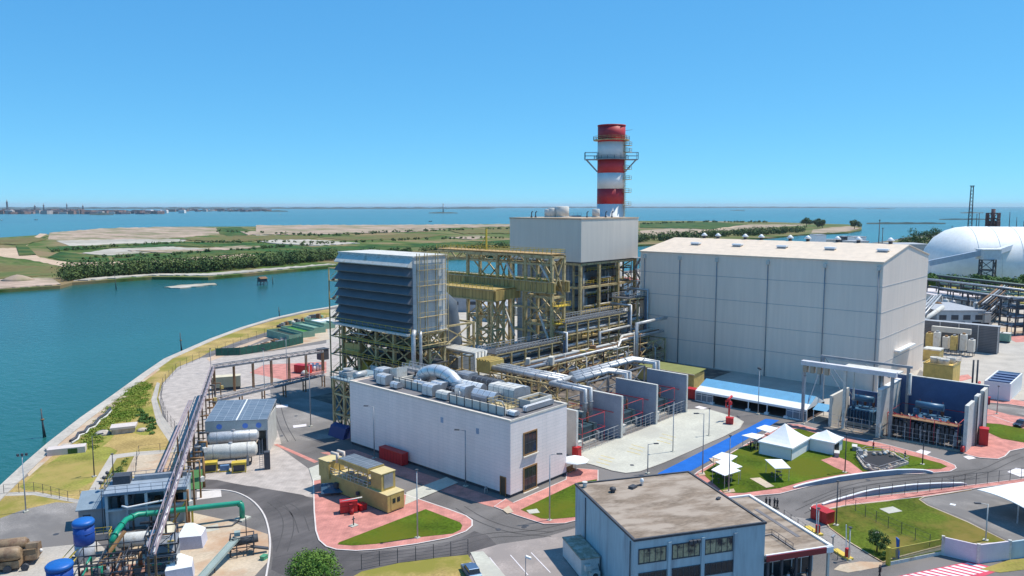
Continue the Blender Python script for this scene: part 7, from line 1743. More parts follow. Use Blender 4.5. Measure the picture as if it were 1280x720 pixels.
for k, (px, sx) in enumerate(((263, 2.0), (299, 2.0))):
    g = G(px, 590); s = T('yellow_pump', 'yellow framed pump set at the left below the white tank' if k == 0 else 'yellow framed pump set at the right below the white tank', 'pump set', g, A2)
    s.part('canopy', MB().box(-1.3, -.7, 1.7, 1.3, .9, 2.0), paint_yellow); s.part('post', MB().frame([-1.2, 1.2], [-.6, .8], [0, .3, 1.7], .16), paint_yellow); s.part('engine', MB().box(-1.0, -.4, .3, 1.0, .7, 1.5), steel_dark)
g = G(281, 589); s = T('blue_pump', 'small blue pump between the two yellow pump sets', 'pump set', g, A2); s.part('body', MB().box(-.8, -.4, .2, .8, .4, 1.2), M('pump_blue', (.12, .22, .38), .5)); s.part('base', MB().box(-1, -.5, 0, 1, .5, .2), paint_yellow)
g = G(305, 578); s = T('pale_bench', 'pale work bench right of the yellow pump sets', 'bench', g, A2); s.part('top', MB().box(-1.6, -.6, 1.1, 1.6, .6, 1.25), white_dirty); s.part('leg', MB().box(-1.5, -.5, 0, -1.3, .5, 1.1).box(1.3, -.5, 0, 1.5, .5, 1.1), steel_dark)
rr = random.Random(17)
t = T('manifold', 'tangle of dark pipes and valves left of the horizontal tanks', 'pipework', G(246, 585), A2)
for k in range(16): x = rr.uniform(-1.2, 1); y = rr.uniform(-1, 8); z = rr.uniform(.8, 4); t.part('pipe', MB().tube([(x, y, 0), (x, y, z), (x + 1.2, y, z)], rr.uniform(.08, .18), 7), rr.choice([steel_dark, steel_grey, rust, galv]))
t = T('access_ladder', 'grey caged ladder at the right corner of the tank shed', 'ladder', G(327, 587), A2)
t.part('rail', MB().beam((-.3, 0, 0), (-.3, 0, 6), .08).beam((.3, 0, 0), (.3, 0, 6), .08), steel_grey)
for k in range(14): t.part('rung', MB().beam((-.3, 0, .4 + k * .4), (.3, 0, .4 + k * .4), .05), steel_grey)
t.part('equipment', MB().box(.5, -.4, 0, 1.6, .8, 3.4), steel_dark)
# cream container in the yard
g = Vector(G(266, 489)); s = T('cream_container', 'ribbed cream container on a dark base in the paved yard', 'container', (*g, 0), A2 + .06)
s.part('body', MB().box(0, 0, .8, 7.2, 3, 3.6), M('container_cream', (.48, .45, .32), .7)); mb = MB()
for k in range(16): mb.box(.2 + k * .44, -.06, .9, .36 + k * .44, -.003, 3.5)
s.part('rib', mb, M('container_cream', (.48, .45, .32), .7)); s.part('roof', MB().box(-.05, -.05, 3.6, 7.25, 3.05, 3.7), M('container_top', (.62, .55, .40), .8)); s.part('base', MB().box(.1, .1, 0, 7.1, 2.9, .798), steel_dark)
# manholes along the old road
for k, py in enumerate((506, 513, 521)): g = G(336.5, py); solo('bollard', MB().cyl(0, 0, 0, .3, .6, 10).cyl(0, 0, .6, .35, .1, 10), steel_dark, ['dark bollard at the road edge right of the solar roof, farthest', 'dark bollard at the road edge right of the solar roof, middle', 'dark bollard at the road edge right of the solar roof, nearest'][k], 'bollard', 'bollards beside the solar roof', loc=(*g, 0))
g = G(393, 464); s = T('white_drum_rack', 'white drums stacked at the right end of the pink paving', 'drums', g)
for k in range(5): s.part('drum', MB().cyl((k % 3) * 1.1, (k // 3) * 1.1, 0, .5, 1.6 + .7 * (k % 2), 12), white_paint)
g = G(381, 469); s = T('tarp_heap', 'small pale covered trolley beside the red container', 'trolley', g); s.part('load', MB().lathe(0, 0, [(1.0, .3), (1.1, .8), (.5, 1.4), (.05, 1.5)], 8), white_dirty); s.part('base', MB().cbox(0, 0, 0, 2, 1.4, .3), steel_dark)
g = G(404, 462); s = T('water_tower', 'dark square tank on a slim post beside the intake legs', 'tank', g); hh_ = HZ(*g, 437); s.part('tank', MB().cbox(0, 0, hh_ - 3, 2.6, 2.6, 3.2), steel_dark); s.part('post', MB().cyl(0, 0, 0, .4, hh_ - 3, 10), steel_dark); s.part('collar', MB().cbox(0, 0, hh_ + .2, 2.9, 2.9, .2), steel_dark)
# green compound with netting walls and skips
def netwall(px, h, lab):
    p = GP(px); s = T('green_screen', lab, 'screen', p[0], world=True, group='green screens at the shore compound'); s.part('netting', strip(p, .12, .1, h), green_net)
    for i in range(len(p) - 1):
        for k in range(4): c = Vector(p[i]).lerp(Vector(p[i + 1]), k / 4); s.part('post', MB().box(c.x - .08, c.y - .08, 0, c.x + .08, c.y + .08, h + .2), steel_dark)
netwall([(270, 445), (300, 444), (330, 439), (362, 433), (379, 429)], 2.6, 'long dark green screen along the paved yard')
def skip(px, py, L2, W2, h, rot, lab, inner=green_net):
    g = G(px, py); s = T('green_skip', lab, 'container', g, rot, 'open green containers at the shore'); s.part('side', closed_ring([(-L2 / 2, -W2 / 2), (L2 / 2, -W2 / 2), (L2 / 2, W2 / 2), (-L2 / 2, W2 / 2)], .2, 0, h), green_pale); s.part('load', MB().box(-L2 / 2 + .2, -W2 / 2 + .2, 0, L2 / 2 - .2, W2 / 2 - .2, h * .7), inner)
ro = math.atan2(*(Vector(G(380, 429)) - Vector(G(342, 419))).yx)
skip(355, 423, 18, 5, 2.6, ro, 'dark sided open green container nearest the long screen', M('load_dark', (.03, .05, .04), .9)); skip(372, 418, 18, 5, 2.4, ro, 'open container with bright green load in the middle of the row', M('load_green', (.05, .20, .03), .9)); skip(386, 413, 18, 5, 2.4, ro, 'pale green container third in the shore row', green_pale); skip(400, 408, 16, 5, 2.4, ro, 'pale green container at the far end of the shore row', green_pale)
rr = random.Random(23)
for k in range(14):
    px = 350 + k * 4; g = G(px, 408 - k * .9 + rr.random()); s = solo('machine_part', MB().cbox(0, 0, 0, 1 + rr.random() * 1.6, 1 + rr.random(), .8 + rr.random() * 1.4, rr.random()).cyl(.5, .6, 0, .4, 1 + rr.random() * .8, 8), [steel_dark, steel_grey, rust, green_pale, white_dirty][k % 5], ['dark', 'grey', 'rusty', 'green', 'pale'][k % 5] + ' machine part in the row along the shore, ' + ['first', 'second', 'third', 'fourth', 'fifth', 'sixth', 'seventh', 'eighth', 'ninth', 'tenth', 'eleventh', 'twelfth', 'thirteenth', 'last'][k] + ' from the left', 'machine part', 'machine parts along the shore', loc=(*g, 0))
for k, (px, py) in enumerate(((318, 436), (332, 432), (345, 428), (362, 426))):
    g = G(px, py); s = T('scrap_heap', ['scrap heap at the left end behind the long screen', 'brown scrap heap second from the left behind the screen', 'long dark scrap heap in the middle behind the screen', 'grey scrap heap touching the dark container'][k], 'scrap', g, -.5 + k)
    for j in range(6): s.part('scrap_piece', MB().cbox(rr.uniform(-2.5, 2.5), rr.uniform(-1.2, 1.2), rr.random() * .5, rr.uniform(.8, 3.5), rr.uniform(.4, 1.2), rr.uniform(.3, .9), rr.uniform(0, 3)), rr.choice([rust, steel_dark, rubble, steel_grey]))
g = G(402, 407); s = T('white_tent', 'low white covered heap beside the far green container', 'cover', (*g, 0)); s.part('sheet', MB().extr([(-5, 0), (5, 0), (3.5, 2.2), (-3, 2.4)], 'y', -3, 3), fabric_white); s.part('edge', MB().box(-5.2, -3.1, 0, 5.2, 3.1, .15), steel_dark)
# ruins on the verge
g = G(154, 540); t = T('concrete_bunker', 'broken concrete bunker slab on the scrubby verge', 'bunker', g, -.35)
t.part('slab', MB().prism([(-2.6, -1.6), (2.4, -1.9), (3.0, 1.4), (-2.2, 1.8)], 1.1, 1.6), M('bleached_concrete', (.60, .52, .48), .9, var=.1)); t.part('wall', MB().box(-2.3, -1.5, 0, -1.6, 1.4, 1.098).box(-1.6, -1.5, 0, 2.2, -1.0, 1.098).box(1.9, -1.0, 0, 2.4, 1.2, 1.098), rubble); t.part('rubble_heap', MB().lathe(-4, .5, [(2.0, 0), (1.2, .6), (.1, .9)], 8).lathe(3.8, -.8, [(1.4, 0), (.8, .5), (.1, .6)], 7), rubble)
g = G(84, 566); t = T('concrete_outfall', 'low white concrete box with dark opening at the promenade edge', 'outfall', g, -.45)
t.part('box', MB().box(-3.4, -1.2, 0, 3.4, 1.2, 1.3), M('bleached_concrete', (.60, .52, .48), .9, var=.1)); t.part('opening', MB().box(.3, -1.26, .1, 2.0, -1.203, 1.1), leaf_dark); t.part('debris', MB().cbox(-3, 2.6, 0, 2.4, 1.4, .7, .4).cbox(-.5, 3.2, 0, 1.6, 1.2, .9, -.2), rubble)
t = T('silt_curtain', 'dark wavy pipe with white edging lying along the promenade', 'pipe', G(110, 540), world=True)
pts = [(88, 553), (96, 548), (98, 543), (106, 541), (110, 535), (118, 532), (124, 524), (132, 519), (138, 512)]
t.part('hose', MB().tube([(*G(a, b), .3) for a, b in pts], .32, 8), steel_dark); t.part('edging', MB().tube([(G(a + 1.5, b + 2)[0], G(a + 1.5, b + 2)[1], .2) for a, b in pts], .22, 6), white_dirty)
# ------------------------------------------------------------------ vegetation
def bush_stuff(name, px, n, hmin, hmax, mat, seed, lsz=.3, kind='stuff', r=1.2, per=60):
    rr = random.Random(seed); poly = GP(px); xs = [p[0] for p in poly]; ys = [p[1] for p in poly]; mb = MB(); c = 0
    def inside(x, y):
        k = False
        for i in range(len(poly)):
            (x1, y1), (x2, y2) = poly[i], poly[i - 1]
            if (y1 > y) != (y2 > y) and x < (x2 - x1) * (y - y1) / (y2 - y1) + x1: k = not k
        return k
    while c < n:
        x, y = rr.uniform(min(xs), max(xs)), rr.uniform(min(ys), max(ys))
        if not inside(x, y): continue
        h = rr.uniform(hmin, hmax); rad_ = r * rr.uniform(.6, 1.3); mb.leaves(x, y, h * .5, rad_, rad_, h * .6, per, lsz, rr, .4); c += 1
    o = mk(name, mb, mat); o['kind'] = kind; return o
M_scrub = leaf_mat('leaf_scrub', (.12, .21, .02), (.26, .30, .05), .25)
bush_stuff('scrub', [(108, 562), (100, 548), (128, 520), (152, 492), (176, 478), (188, 480), (184, 496), (178, 515), (160, 528), (140, 530), (128, 545), (120, 560)], 300, .1, .5, M_scrub, 31, .17, r=1.5, per=60)
bush_stuff('scrub', [(172, 512), (190, 525), (196, 545), (184, 540), (170, 522)], 26, .3, .9, leaf_mid, 32, .25, r=.9)
bush_stuff('scrub', [(150, 600), (160, 572), (128, 600), (125, 622)], 40, .1, .4, leaf_mid, 33, .16, r=.7, per=25)
def tree(px, py, h, r, lab, mat=leaf_mid, n=2600, size=.22, seed=1, name='tree', cat='tree', clumps=14, grp=None):
    g = G(px, py); rr = random.Random(seed); t = T(name, lab, cat, g, group=grp)
    t.part('trunk', MB().tube([(0, 0, 0), (.05 * h / 5, 0, h * .35), (-.1, .1, h * .7)], [h * .04, h * .03, h * .012], 8), bark)
    mb = MB()
    for k in range(5): a = k * 1.3; mb.tube([(0, 0, h * .3), (r * .35 * math.cos(a), r * .35 * math.sin(a), h * .55), (r * .65 * math.cos(a), r * .65 * math.sin(a), h * .72)], [h * .018, h * .012, h * .005], 6)
    t.part('limb', mb, bark); mb = MB()
    for k in range(clumps):
        a = rr.uniform(0, 6.28); q = rr.random() ** .5 * r * .7; z = h * rr.uniform(.4, .88); q *= 1 - .5 * max(0, (z / h - .6) / .3)
        cr = r * rr.uniform(.32, .5); mb.leaves(q * math.cos(a), q * math.sin(a), z, cr, cr, cr * .75, n // clumps, size, rr, .5)
    t.part('crown', mb, mat); return t
tree(392, 740, 5.4, 4.0, 'round green tree at the bottom edge left of the dry grass corner', leaf_bright, 9000, .14, 5, clumps=26)
tree(1096, 690, 3.0, 1.9, 'dark loose shrub on the mown plot behind the yellow gate', leaf_dark, 1400, .13, 6, 'shrub', 'shrub', 10)
tree(1106, 699, 1.4, .8, 'low leafy shrub at the corner beside the yellow gate', leaf_mid, 400, .1, 7, 'shrub', 'shrub', 5)

# ================================================================== RIGHT REAR: sheds, racks, white dome, far bank
# dark louvred cooling wall and cream bins
D1 = Vector(G(1150, 446)); D2 = Vector(G(1246, 444)); 
x0 = 300
t = T('cooler_bank', 'dark ribbed cladding box behind the cream bins', 'cooler bank', (300, 57, 0), world=True)
a = AX(1150, 444, 300)[1]; b = AX(1246, 444, 300)[1]; hh_ = HZ(300, b, 409)
t.part('casing', MB().box(300, b, 0, 303, a, hh_), panel_mat('dark_slats', (.10, .105, .12), (.085, .09, .10), (.20, .20, .21), 40, .55, .05, .6, streak=.1))
mb = MB()
for k in range(5): y = b + (a - b) * k / 4; mb.box(299.8, y - .15, 0, 299.997, y + .15, hh_)
t.part('mullion', mb, galv); t.part('roof', MB().box(299.9, b - .1, hh_, 303.1, a + .1, hh_ + .15), roof_grey)
rr = random.Random(41)
for k in range(7):
    y = a - 2.0 - k * 2.6 ; s = T('cream_silo', 'cream square silo, %s in the row before the dark cooler' % ['first', 'second', 'third', 'fourth', 'fifth', 'sixth', 'last'][k], 'silo', (290 + (k % 2), y - .2, 0), group='cream silos before the dark cooler')
    h = 5.6 + (k % 3) * .7; s.part('bin', MB().box(-1.3, -.9, 1.6, 1.3, .9, h), [wall_cream, mustard, white_dirty][k % 3]); s.part('leg', MB().frame([-1.1, 1.1], [-.7, .7], [0, 1.6], .15), steel_dark); s.part('hatch', MB().box(-.5, -.4, h, .5, .4, h + .5), [steel_grey, wood_brown][k % 2])
s = T('cream_trough', 'long cream duct lying on top behind the silos', 'duct', (297, a - 9, 0), world=True); s.part('duct', MB().box(296.5, a - 16, 6.2, 298.3, a - 4, 8.0), wall_cream); s.part('support', MB().box(297, a - 15, 0, 297.4, a - 14.6, 6.2).box(297, a - 5, 0, 297.4, a - 4.6, 6.2), steel_grey)
s = T('olive_block', 'low mustard block with white top left of the silos', 'block', (270, 60, 0), world=True); ya_ = AX(1153, 450, 272)[1]; yb_ = AX(1174, 450, 272)[1]; s.part('body', MB().box(272, yb_, 0, 277, ya_, 3.6), mustard); s.part('cover', MB().box(271.9, yb_ - .1, 3.6, 277.1, ya_ + .1, 4.0), white_dirty)
# mustard fan block
y1_, y0_ = AX(1153, 478, 234.5)[1], AX(1190, 484, 234.5)[1]; hm = HZ(234.5, y0_, 459)
t = T('fan_block', 'mustard block with two white fan cowls on its roof beside the hall', 'fan block', (238, (y0_ + y1_) / 2, 0), world=True)
t.part('casing', MB().box(234.5, y0_, .4, 243, y1_, hm), M('mustard_bright', (.66, .45, .12), .6, var=.18, scale=.7)); t.part('base', MB().box(234.8, y0_ + .3, 0, 242.7, y1_ - .3, .398), steel_dark)
t.part('roof_lip', closed_ring([(234.4, y0_ - .1), (243.1, y0_ - .1), (243.1, y1_ + .1), (234.4, y1_ + .1)], .35, hm, hm + .35), mustard)
for k, (x, y, r_) in enumerate(((237, y0_ + 3, 1.5), (240.6, y0_ + 1.9, 1.2), (238, y1_ - 2.2, 1.4))): t.part('fan_cowl', MB().lathe(x, y, [(r_, hm), (r_ * .92, hm + 1.0), (r_ * 1.05, hm + 1.6), (r_ * .9, hm + 1.6), (r_ * .8, hm + .8), (.05, hm + .8)], 18), white_dirty)
t.part('railing', MB().rail([(234.4, y0_ - .1, hm + .3), (243, y0_ - .1, hm + .3), (243, y1_, hm + .3)], 1.1, .06, 1.2), steel_grey)
t = T('twin_stacks', 'two thin dark exhaust pipes behind the blue bay wall', 'exhaust', G(1214, 500))
for k in range(2): t.part('pipe', MB().cyl(k * .9, k * -.8, 0, .22, 10.5, 8), steel_dark)
# white walled bin enclosure with dark slots
t = T('bin_enclosure', 'white walled enclosure with dark slatted divisions at the right edge', 'enclosure', (236, 37, 0), world=True)
ex0 = 228.5; ya_ = AX(1229, 497, ex0)[1]; yb_ = AX(1262, 503, ex0)[1]; eh = HZ(ex0, yb_, 480)
t.part('wall', closed_ring([(ex0, yb_), (ex0 + 17, yb_), (ex0 + 17, ya_), (ex0, ya_)], .35, 0, eh), white_paint)
t.part('floor', MB().box(ex0 + .36, yb_ + .36, .005, ex0 + 16.6, ya_ - .36, .1), concrete)
for k in range(4): t.part('partition', MB().box(ex0 + 3 + k * 3.6, yb_ + .36, .1, ex0 + 4.8 + k * 3.6, ya_ - .36, eh - .2), wall_navy)
for px, py, lb in ((1247, 427, 'pale green cube machine left of the pair at the far yard'), (1257, 428, 'pale green cube machine right of the pair at the far yard')):
    g = G(px, py); s = T('cube_machine', lb, 'machine', g, group='pale green machines in the far yard'); s.part('body', MB().box(-1.6, -1.4, .6, 1.6, 1.4, 3.4), green_pale); s.part('leg', MB().box(-1.4, -1.2, 0, -1.1, 1.2, .6).box(1.1, -1.2, 0, 1.4, 1.2, .6), steel_dark); s.part('top', MB().box(-1.7, -1.5, 3.4, 1.7, 1.5, 3.6), white_dirty)
# workshop with dark openings
def block(name, pxl, pxr, pyb, pyt, depth, lab, mat, roofm=roof_grey, cat='building', wins=0, doors=0, ridge=0):
    a, b = Vector(G(pxl, pyb)), Vector(G(pxr, pyb)); m_ = (a + b) / 2; h = HZ(m_.x, m_.y, pyt); u = b - a; L = u.length
    t = T(name, lab, cat, (*a, 0), math.atan2(u.y, u.x))
    t.part('wall', MB().box(0, 0, 0, L, depth, h), mat)
    if ridge: t.part('roof', MB().extr([(-.5, h), (depth + .5, h), (depth / 2, h + ridge)], 'x', -.5, L + .5), roofm)
    else: t.part('roof', MB().box(-.3, -.3, h + .002, L + .3, depth + .3, h + .4), roofm)
    for k in range(wins):
        x = L * (k + .5) / wins; f = t.part('window', MB().box(x - L / wins * .3, -.08, h * .55, x + L / wins * .3, -.003, h * .8), steel_dark)
    for k in range(doors):
        x = L * (k + .5) / doors; f = t.part('door', MB().box(x - 1.8, -.08, 0, x + 1.8, -.003, h * .45), dark_gap)
    return t
block('workshop', 1170, 1230, 413, 389, 26, 'low grey workshop with dark openings behind the pipe rack', M('workshop_grey', (.42, .45, .47), .8), wins=4, doors=3)
block('shed', 1178, 1243, 383, 372, 40, 'long low building with pale roof under the overhead pipes', wall_cream, M('pale_roof', (.62, .55, .54), .8), cat='shed')
block('kiosk', 1222, 1238, 413, 392, 6, 'rusty white kiosk beside the rack legs', white_dirty, cat='kiosk', doors=1)
# pipe racks on the right
def far_rack(p, q, z, n, lab, mats, levels=2, wd=4.0, gr='pipe racks at the right rear'):
    a, b = Vector(p), Vector(q); u = b - a; L = u.length; t = T('far_pipe_rack', lab, 'pipe rack', (*a, 0), math.atan2(u.y, u.x), gr)
    xs = [L * k / n for k in range(n + 1)]; t.part('steel_frame', MB().frame(xs, [0, wd], [0] + [z * (k + 1) / levels for k in range(levels)], .38), steel_dark)
    rr = random.Random(int(L * 10))
    for l in range(levels):
        for k in range(4): r_ = rr.uniform(.2, .5); t.part('pipe', MB().tube([(-1, .5 + k * 1.15, z * (l + 1) / levels + r_), (L + 1, .5 + k * 1.15, z * (l + 1) / levels + r_)], r_, 8), mats[(l + k) % len(mats)])
    return t
sg = steel_grey
far_rack(G(1160, 363), G(1300, 383), 9, 9, 'farthest dark pipe rack in front of the bushes by the white dome', [sg, steel_dark, green_pale], 2, 5)
far_rack(G(1172, 388), G(1272, 406), 10, 5, 'dark pipe rack with four rows of pipes over the workshop', [sg, galv, steel_dark], 3, 5)
far_rack(G(1268, 420), G(1300, 418), 14, 3, 'tall dense dark pipe rack cut by the right edge', [steel_dark, sg], 4, 7)
far_rack(G(1156, 420), G(1176, 392), 8, 4, 'short dark pipe rack coming out from behind the hall', [sg, galv], 2, 4)
t = T('green_overhead_pipe', 'pale green overhead pipe with a drop at its left end', 'pipe', G(1172, 384), world=True)
a = G(1172, 384); z = HZ(*a, 361); b = G(1300, 395)
t.part('pipe', MB().tube([(*a, 0), (*a, z), (*b, z)], .5, 10), green_pale)
for f_ in (.3, .6, .9): c = Vector(a).lerp(Vector(b), f_); t.part('support', MB().beam((c.x, c.y, 0), (c.x, c.y, z - .4), .5), steel_dark)
t = T('lagged_duct', 'thick pale duct slanting out from behind the hall', 'duct', G(1157, 400), world=True); a, b = G(1152, 402, 6), G(1178, 384, 9); t.part('duct', MB().tube([(*a, 6), (*b, 9)], .9, 10), white_dirty); t.part('support', MB().frame([min(a[0], b[0]) + 4, min(a[0], b[0]) + 8], [min(a[1], b[1]) + 1, min(a[1], b[1]) + 4], [0, 6], .4), steel_dark)
far_rack(G(1158, 376), G(1290, 396), 11, 8, 'dark pipe rack between the green overhead pipe and the long low building', [sg, steel_dark, galv], 3, 6)
far_rack(G(1236, 412), G(1262, 384), 10, 4, 'dark pipe rack running away from the kiosk', [steel_dark, sg, rust], 3, 5)
rr = random.Random(91); ys = ['dark vessel', 'rusty vessel', 'white vessel', 'grey vessel']
for k in range(12):
    px, py = 1162 + k * 9.5, 408 - (k % 4) * 5 - (k > 6) * 8; g = G(px, py); s = T('process_vessel', ys[k % 4] + ' among the racks at the right rear, ' + ords[k] + ' from the hall', 'vessel', g, rr.random(), 'vessels among the right rear racks'); m_ = [steel_dark, rust, white_dirty, steel_grey][k % 4]; r_ = rr.uniform(.9, 1.6); h = rr.uniform(4, 9)
    s.part('shell', MB().lathe(0, 0, [(r_ * .6, .6), (r_, 1.2), (r_, h), (r_ * .6, h + .6), (.05, h + .8)], 14), m_); s.part('skirt', MB().cyl(0, 0, 0, r_ * .7, .7, 10), steel_dark); s.part('pipe', MB().tube([(0, 0, h), (0, 0, h + 1.6), (3, 0, h + 1.6), (3, 0, 0)], .18, 7), galv); s.part('side_skid', MB().box(1.5, -1.6, 0, 4.4, 1.6, 1.8 + (k % 3)), [steel_grey, mustard, wall_cream][k % 3])
# ------------------------------------------------------------------ white storage dome
dep = 560.0; Rh = 34.0
A0 = Vector(GD(1204, dep)); A1 = Vector(GD(1420, dep - 30)); u = (A1 - A0); L = u.length
t = T('storage_dome', 'huge white barrel storage dome with rounded end', 'storage dome', (*A0, 0), math.atan2(u.y, u.x))
htop = HZ(*GD(1215, dep), 283); hend = HZ(*GD(1400, dep - 30), 287)
vs = []; fs = []; NA = 20; secs_ = [(-27, .0), (-26.5, .30), (-24, .56), (-19, .77), (-12.5, .91), (-6, .98), (0, 1)] + [(L * k / 8, 1) for k in range(1, 9)]
for (x, s_) in secs_:
    for j in range(NA + 1):
        a = math.pi * j / NA; zz = math.sin(a) ** .85 * htop * (s_ ** .9 if s_ else 0); vs.append((x, math.cos(a) * 40 * (s_ if s_ > .05 else .05), zz))
for i in range(len(secs_) - 1):
    for j in range(NA): fs.append((i * (NA + 1) + j, (i + 1) * (NA + 1) + j, (i + 1) * (NA + 1) + j + 1, i * (NA + 1) + j + 1))
t.part('membrane', MB().add(vs, fs, True), membrane)
mb = MB()
for k in range(0, 9):
    x = L * k / 8 + .2; pts = [(x, math.cos(math.pi * j / NA) * 40.12, math.sin(math.pi * j / NA) ** .85 * htop + .1) for j in range(NA + 1)]; mb.tube(pts, .14, 4)
t.part('seam', mb, M('seam_white', (.68, .71, .72), .7))
# conveyor gallery to the dome
dg = 505.0
def pt(px, py, d): g = GD(px, d); return (g[0], g[1], HZ(*g, py))
t = T('conveyor_gallery', 'pale blue enclosed conveyor gallery climbing onto the dome', 'conveyor gallery', GD(1230, dg), world=True)
t.part('gallery', MB().beam(pt(1160, 329, dg + 10), pt(1224, 316, dg), 3.2, 3.6), M('gallery_blue', (.38, .45, .55), .6)); t.part('gallery', MB().beam(pt(1240, 316, dg), pt(1268, 306, dg + 28), 3.0, 3.4), M('gallery_pale', (.60, .64, .68), .6))
a = pt(1222, 312, dg); b = pt(1244, 324, dg)
c = Vector(GD(1233, dg)); t.part('transfer_house', MB().cbox(c.x, c.y, b[2], 11.5, 9, a[2] - b[2], math.atan2(-FA, FB)), M('gallery_pale', (.60, .64, .68), .6)); t.part('roof', MB().cbox(c.x, c.y, a[2] + .002, 12.5, 10, .5, math.atan2(-FA, FB)), white_paint)
t.part('tower', MB().frame([c.x - 4.5, c.x + 4.5], [c.y - 4, c.y + 4], [0, 4, 8, b[2]], .7, ('x0', 'y0', 'y1'), .4), steel_dark)
e_ = Vector(pt(1262, 303, dg + 26)); t.part('head_house', MB().extr([(-7, 0), (8, 0), (10, 3.5), (-5, 1.5)], 'y', -4, 4) if False else MB().add([(e_.x + a_ * FB, e_.y - a_ * FA, e_.z + z_) for a_, z_ in ((-10, -1.5), (-2, -3), (12, 3), (6, 1.8))] + [(e_.x + a_ * FB + 5 * FA, e_.y - a_ * FA + 5 * FB, e_.z + z_) for a_, z_ in ((-10, -1.5), (-2, -3), (12, 3), (6, 1.8))], [(0, 1, 2, 3), (7, 6, 5, 4), (0, 4, 5, 1), (1, 5, 6, 2), (2, 6, 7, 3), (3, 7, 4, 0)]), white_paint)
# masts and process tower beyond the dome
g = GD(1211, 1050); h = HZ(*g, 232); t = T('flare_mast', 'tall dark lattice mast behind the white dome', 'mast', g)
mb = MB()
for sx in (-1, 1):
    for sy in (-1, 1): mb.beam((sx * 2.6, sy * 2.6, 0), (sx * 1.4, sy * 1.4, h), .55)
N = 16
for k in range(N):
    z0, z1 = h * k / N, h * (k + 1) / N; w0_, w1_ = 2.6 - 1.2 * k / N, 2.6 - 1.2 * (k + 1) / N
    for (ax_, ay_, bx_, by_) in ((-1, -1, 1, -1), (1, -1, 1, 1), (1, 1, -1, 1), (-1, 1, -1, -1)): mb.beam((ax_ * w0_, ay_ * w0_, z0), (bx_ * w1_, by_ * w1_, z1), .3)
t.part('lattice', mb, steel_dark); t.part('top_platform', MB().box(-2.6, -2.6, h - 1, 2.6, 2.6, h), steel_dark)
g = GD(1239, 1000); h = HZ(*g, 266); t = T('process_tower', 'dark red process tower with stacked decks behind the dome', 'process tower', g); t.o.scale = (.8, .8, 1)
mr_ = M('process_red', (.14, .07, .07), .8, var=.3); t.part('steel_frame', MB().frame([-10, -3, 4, 11], [-8, 0, 8], [0, h * .25, h * .5, h * .75, h], 1.4, ('x0', 'y0'), .7), mr_); t.part('vessel', MB().cyl(0, 0, 0, 3, h + 5, 14), mr_); t.part('side_block', MB().box(14, -6, 0, 30, 8, h * .72), mr_); t.part('deck', MB().box(-12, -9, h * .5, 14, 9, h * .53).box(-8, -9, h * .8, 10, 9, h * .83), steel_dark)
for k, (px, pt_) in enumerate(((1219, 268), (1222, 267), (1260, 266), (1269, 272), (1278, 277), (1095, 276), (1100, 286), (1189, 283))):
    d_ = 1050 if px > 1180 else (430 if px == 1095 else 480); g = GD(px, d_); h = HZ(*g, pt_ if px != 1095 else 276); s = T('thin_mast', ['thin mast just right of the flare mast', 'second thin mast right of the flare mast', 'thin mast right of the red process tower', 'short crane mast right of the process tower', 'mast at the right edge above the dome', 'tall dark pole in front of the bushes by the channel', 'thin pole near the bushes by the channel', 'thin pole left of the dome crown'][k], 'mast', g); s.part('post', MB().tube([(0, 0, 0), (0, 0, h)], [.7, .35] if d_ > 900 else [.4, .2], 8), steel_dark); s.part('tip', MB().cbox(0, 0, h, 2 if d_ > 900 else .8, .6, .6), steel_dark)
# small buildings across the yard by the channel, behind the hall
def farbox(px0, px1, pyb, pyt, d, depth, lab, mat, cat='building', name='waterfront_building', rm=roof_grey, wins=0, red=False):
    a, b = Vector(GD(px0, d)), Vector(GD(px1, d)); m_ = (a + b) / 2; zb_ = 0; zt__ = HZ(m_.x, m_.y, pyt); u = b - a; L = u.length
    t = T(name, lab, cat, (*a, 0), math.atan2(u.y, u.x)); t.part('wall', MB().box(0, 0, 0, L, depth, zt__), mat); t.part('roof', MB().box(-.3, -.3, zt__ + .002, L + .3, depth + .3, zt__ + .5), rm)
    for k in range(wins): x = L * (k + .5) / wins; t.part('window', MB().box(x - L / wins * .28, -.1, zt__ * .5, x + L / wins * .28, -.003, zt__ * .72), steel_dark)
    return t
farbox(1018, 1031, 310, 294, 600, 12, 'white box cabin by the channel left of the dark shed', white_paint, wins=1)
farbox(1031, 1054, 310, 300, 640, 10, 'long low pale shed joining the waterfront cabins', wall_cream)
farbox(1053, 1059, 310, 296, 620, 8, 'dark narrow silo house between the waterfront cabins', steel_dark)
farbox(1066, 1081, 310, 296.5, 600, 12, 'white waterfront cabin right of the dark silo house', white_paint, wins=1)
farbox(1060, 1084, 314, 302, 560, 12, 'lower white block beneath the right waterfront cabin', white_dirty, wins=3)
farbox(1120, 1162, 318, 306, 640, 30, 'long grey roofed shed in front of the dome end', roof_grey, rm=roof_grey)
farbox(786, 800, 372, 352, 420, 20, 'shed with a faded red roof seen beside the boiler tower', wall_blue, rm=roof_red, wins=2)
farbox(780, 798, 352, 345, 560, 20, 'pale low shed by the channel beyond the boiler tower', white_paint)
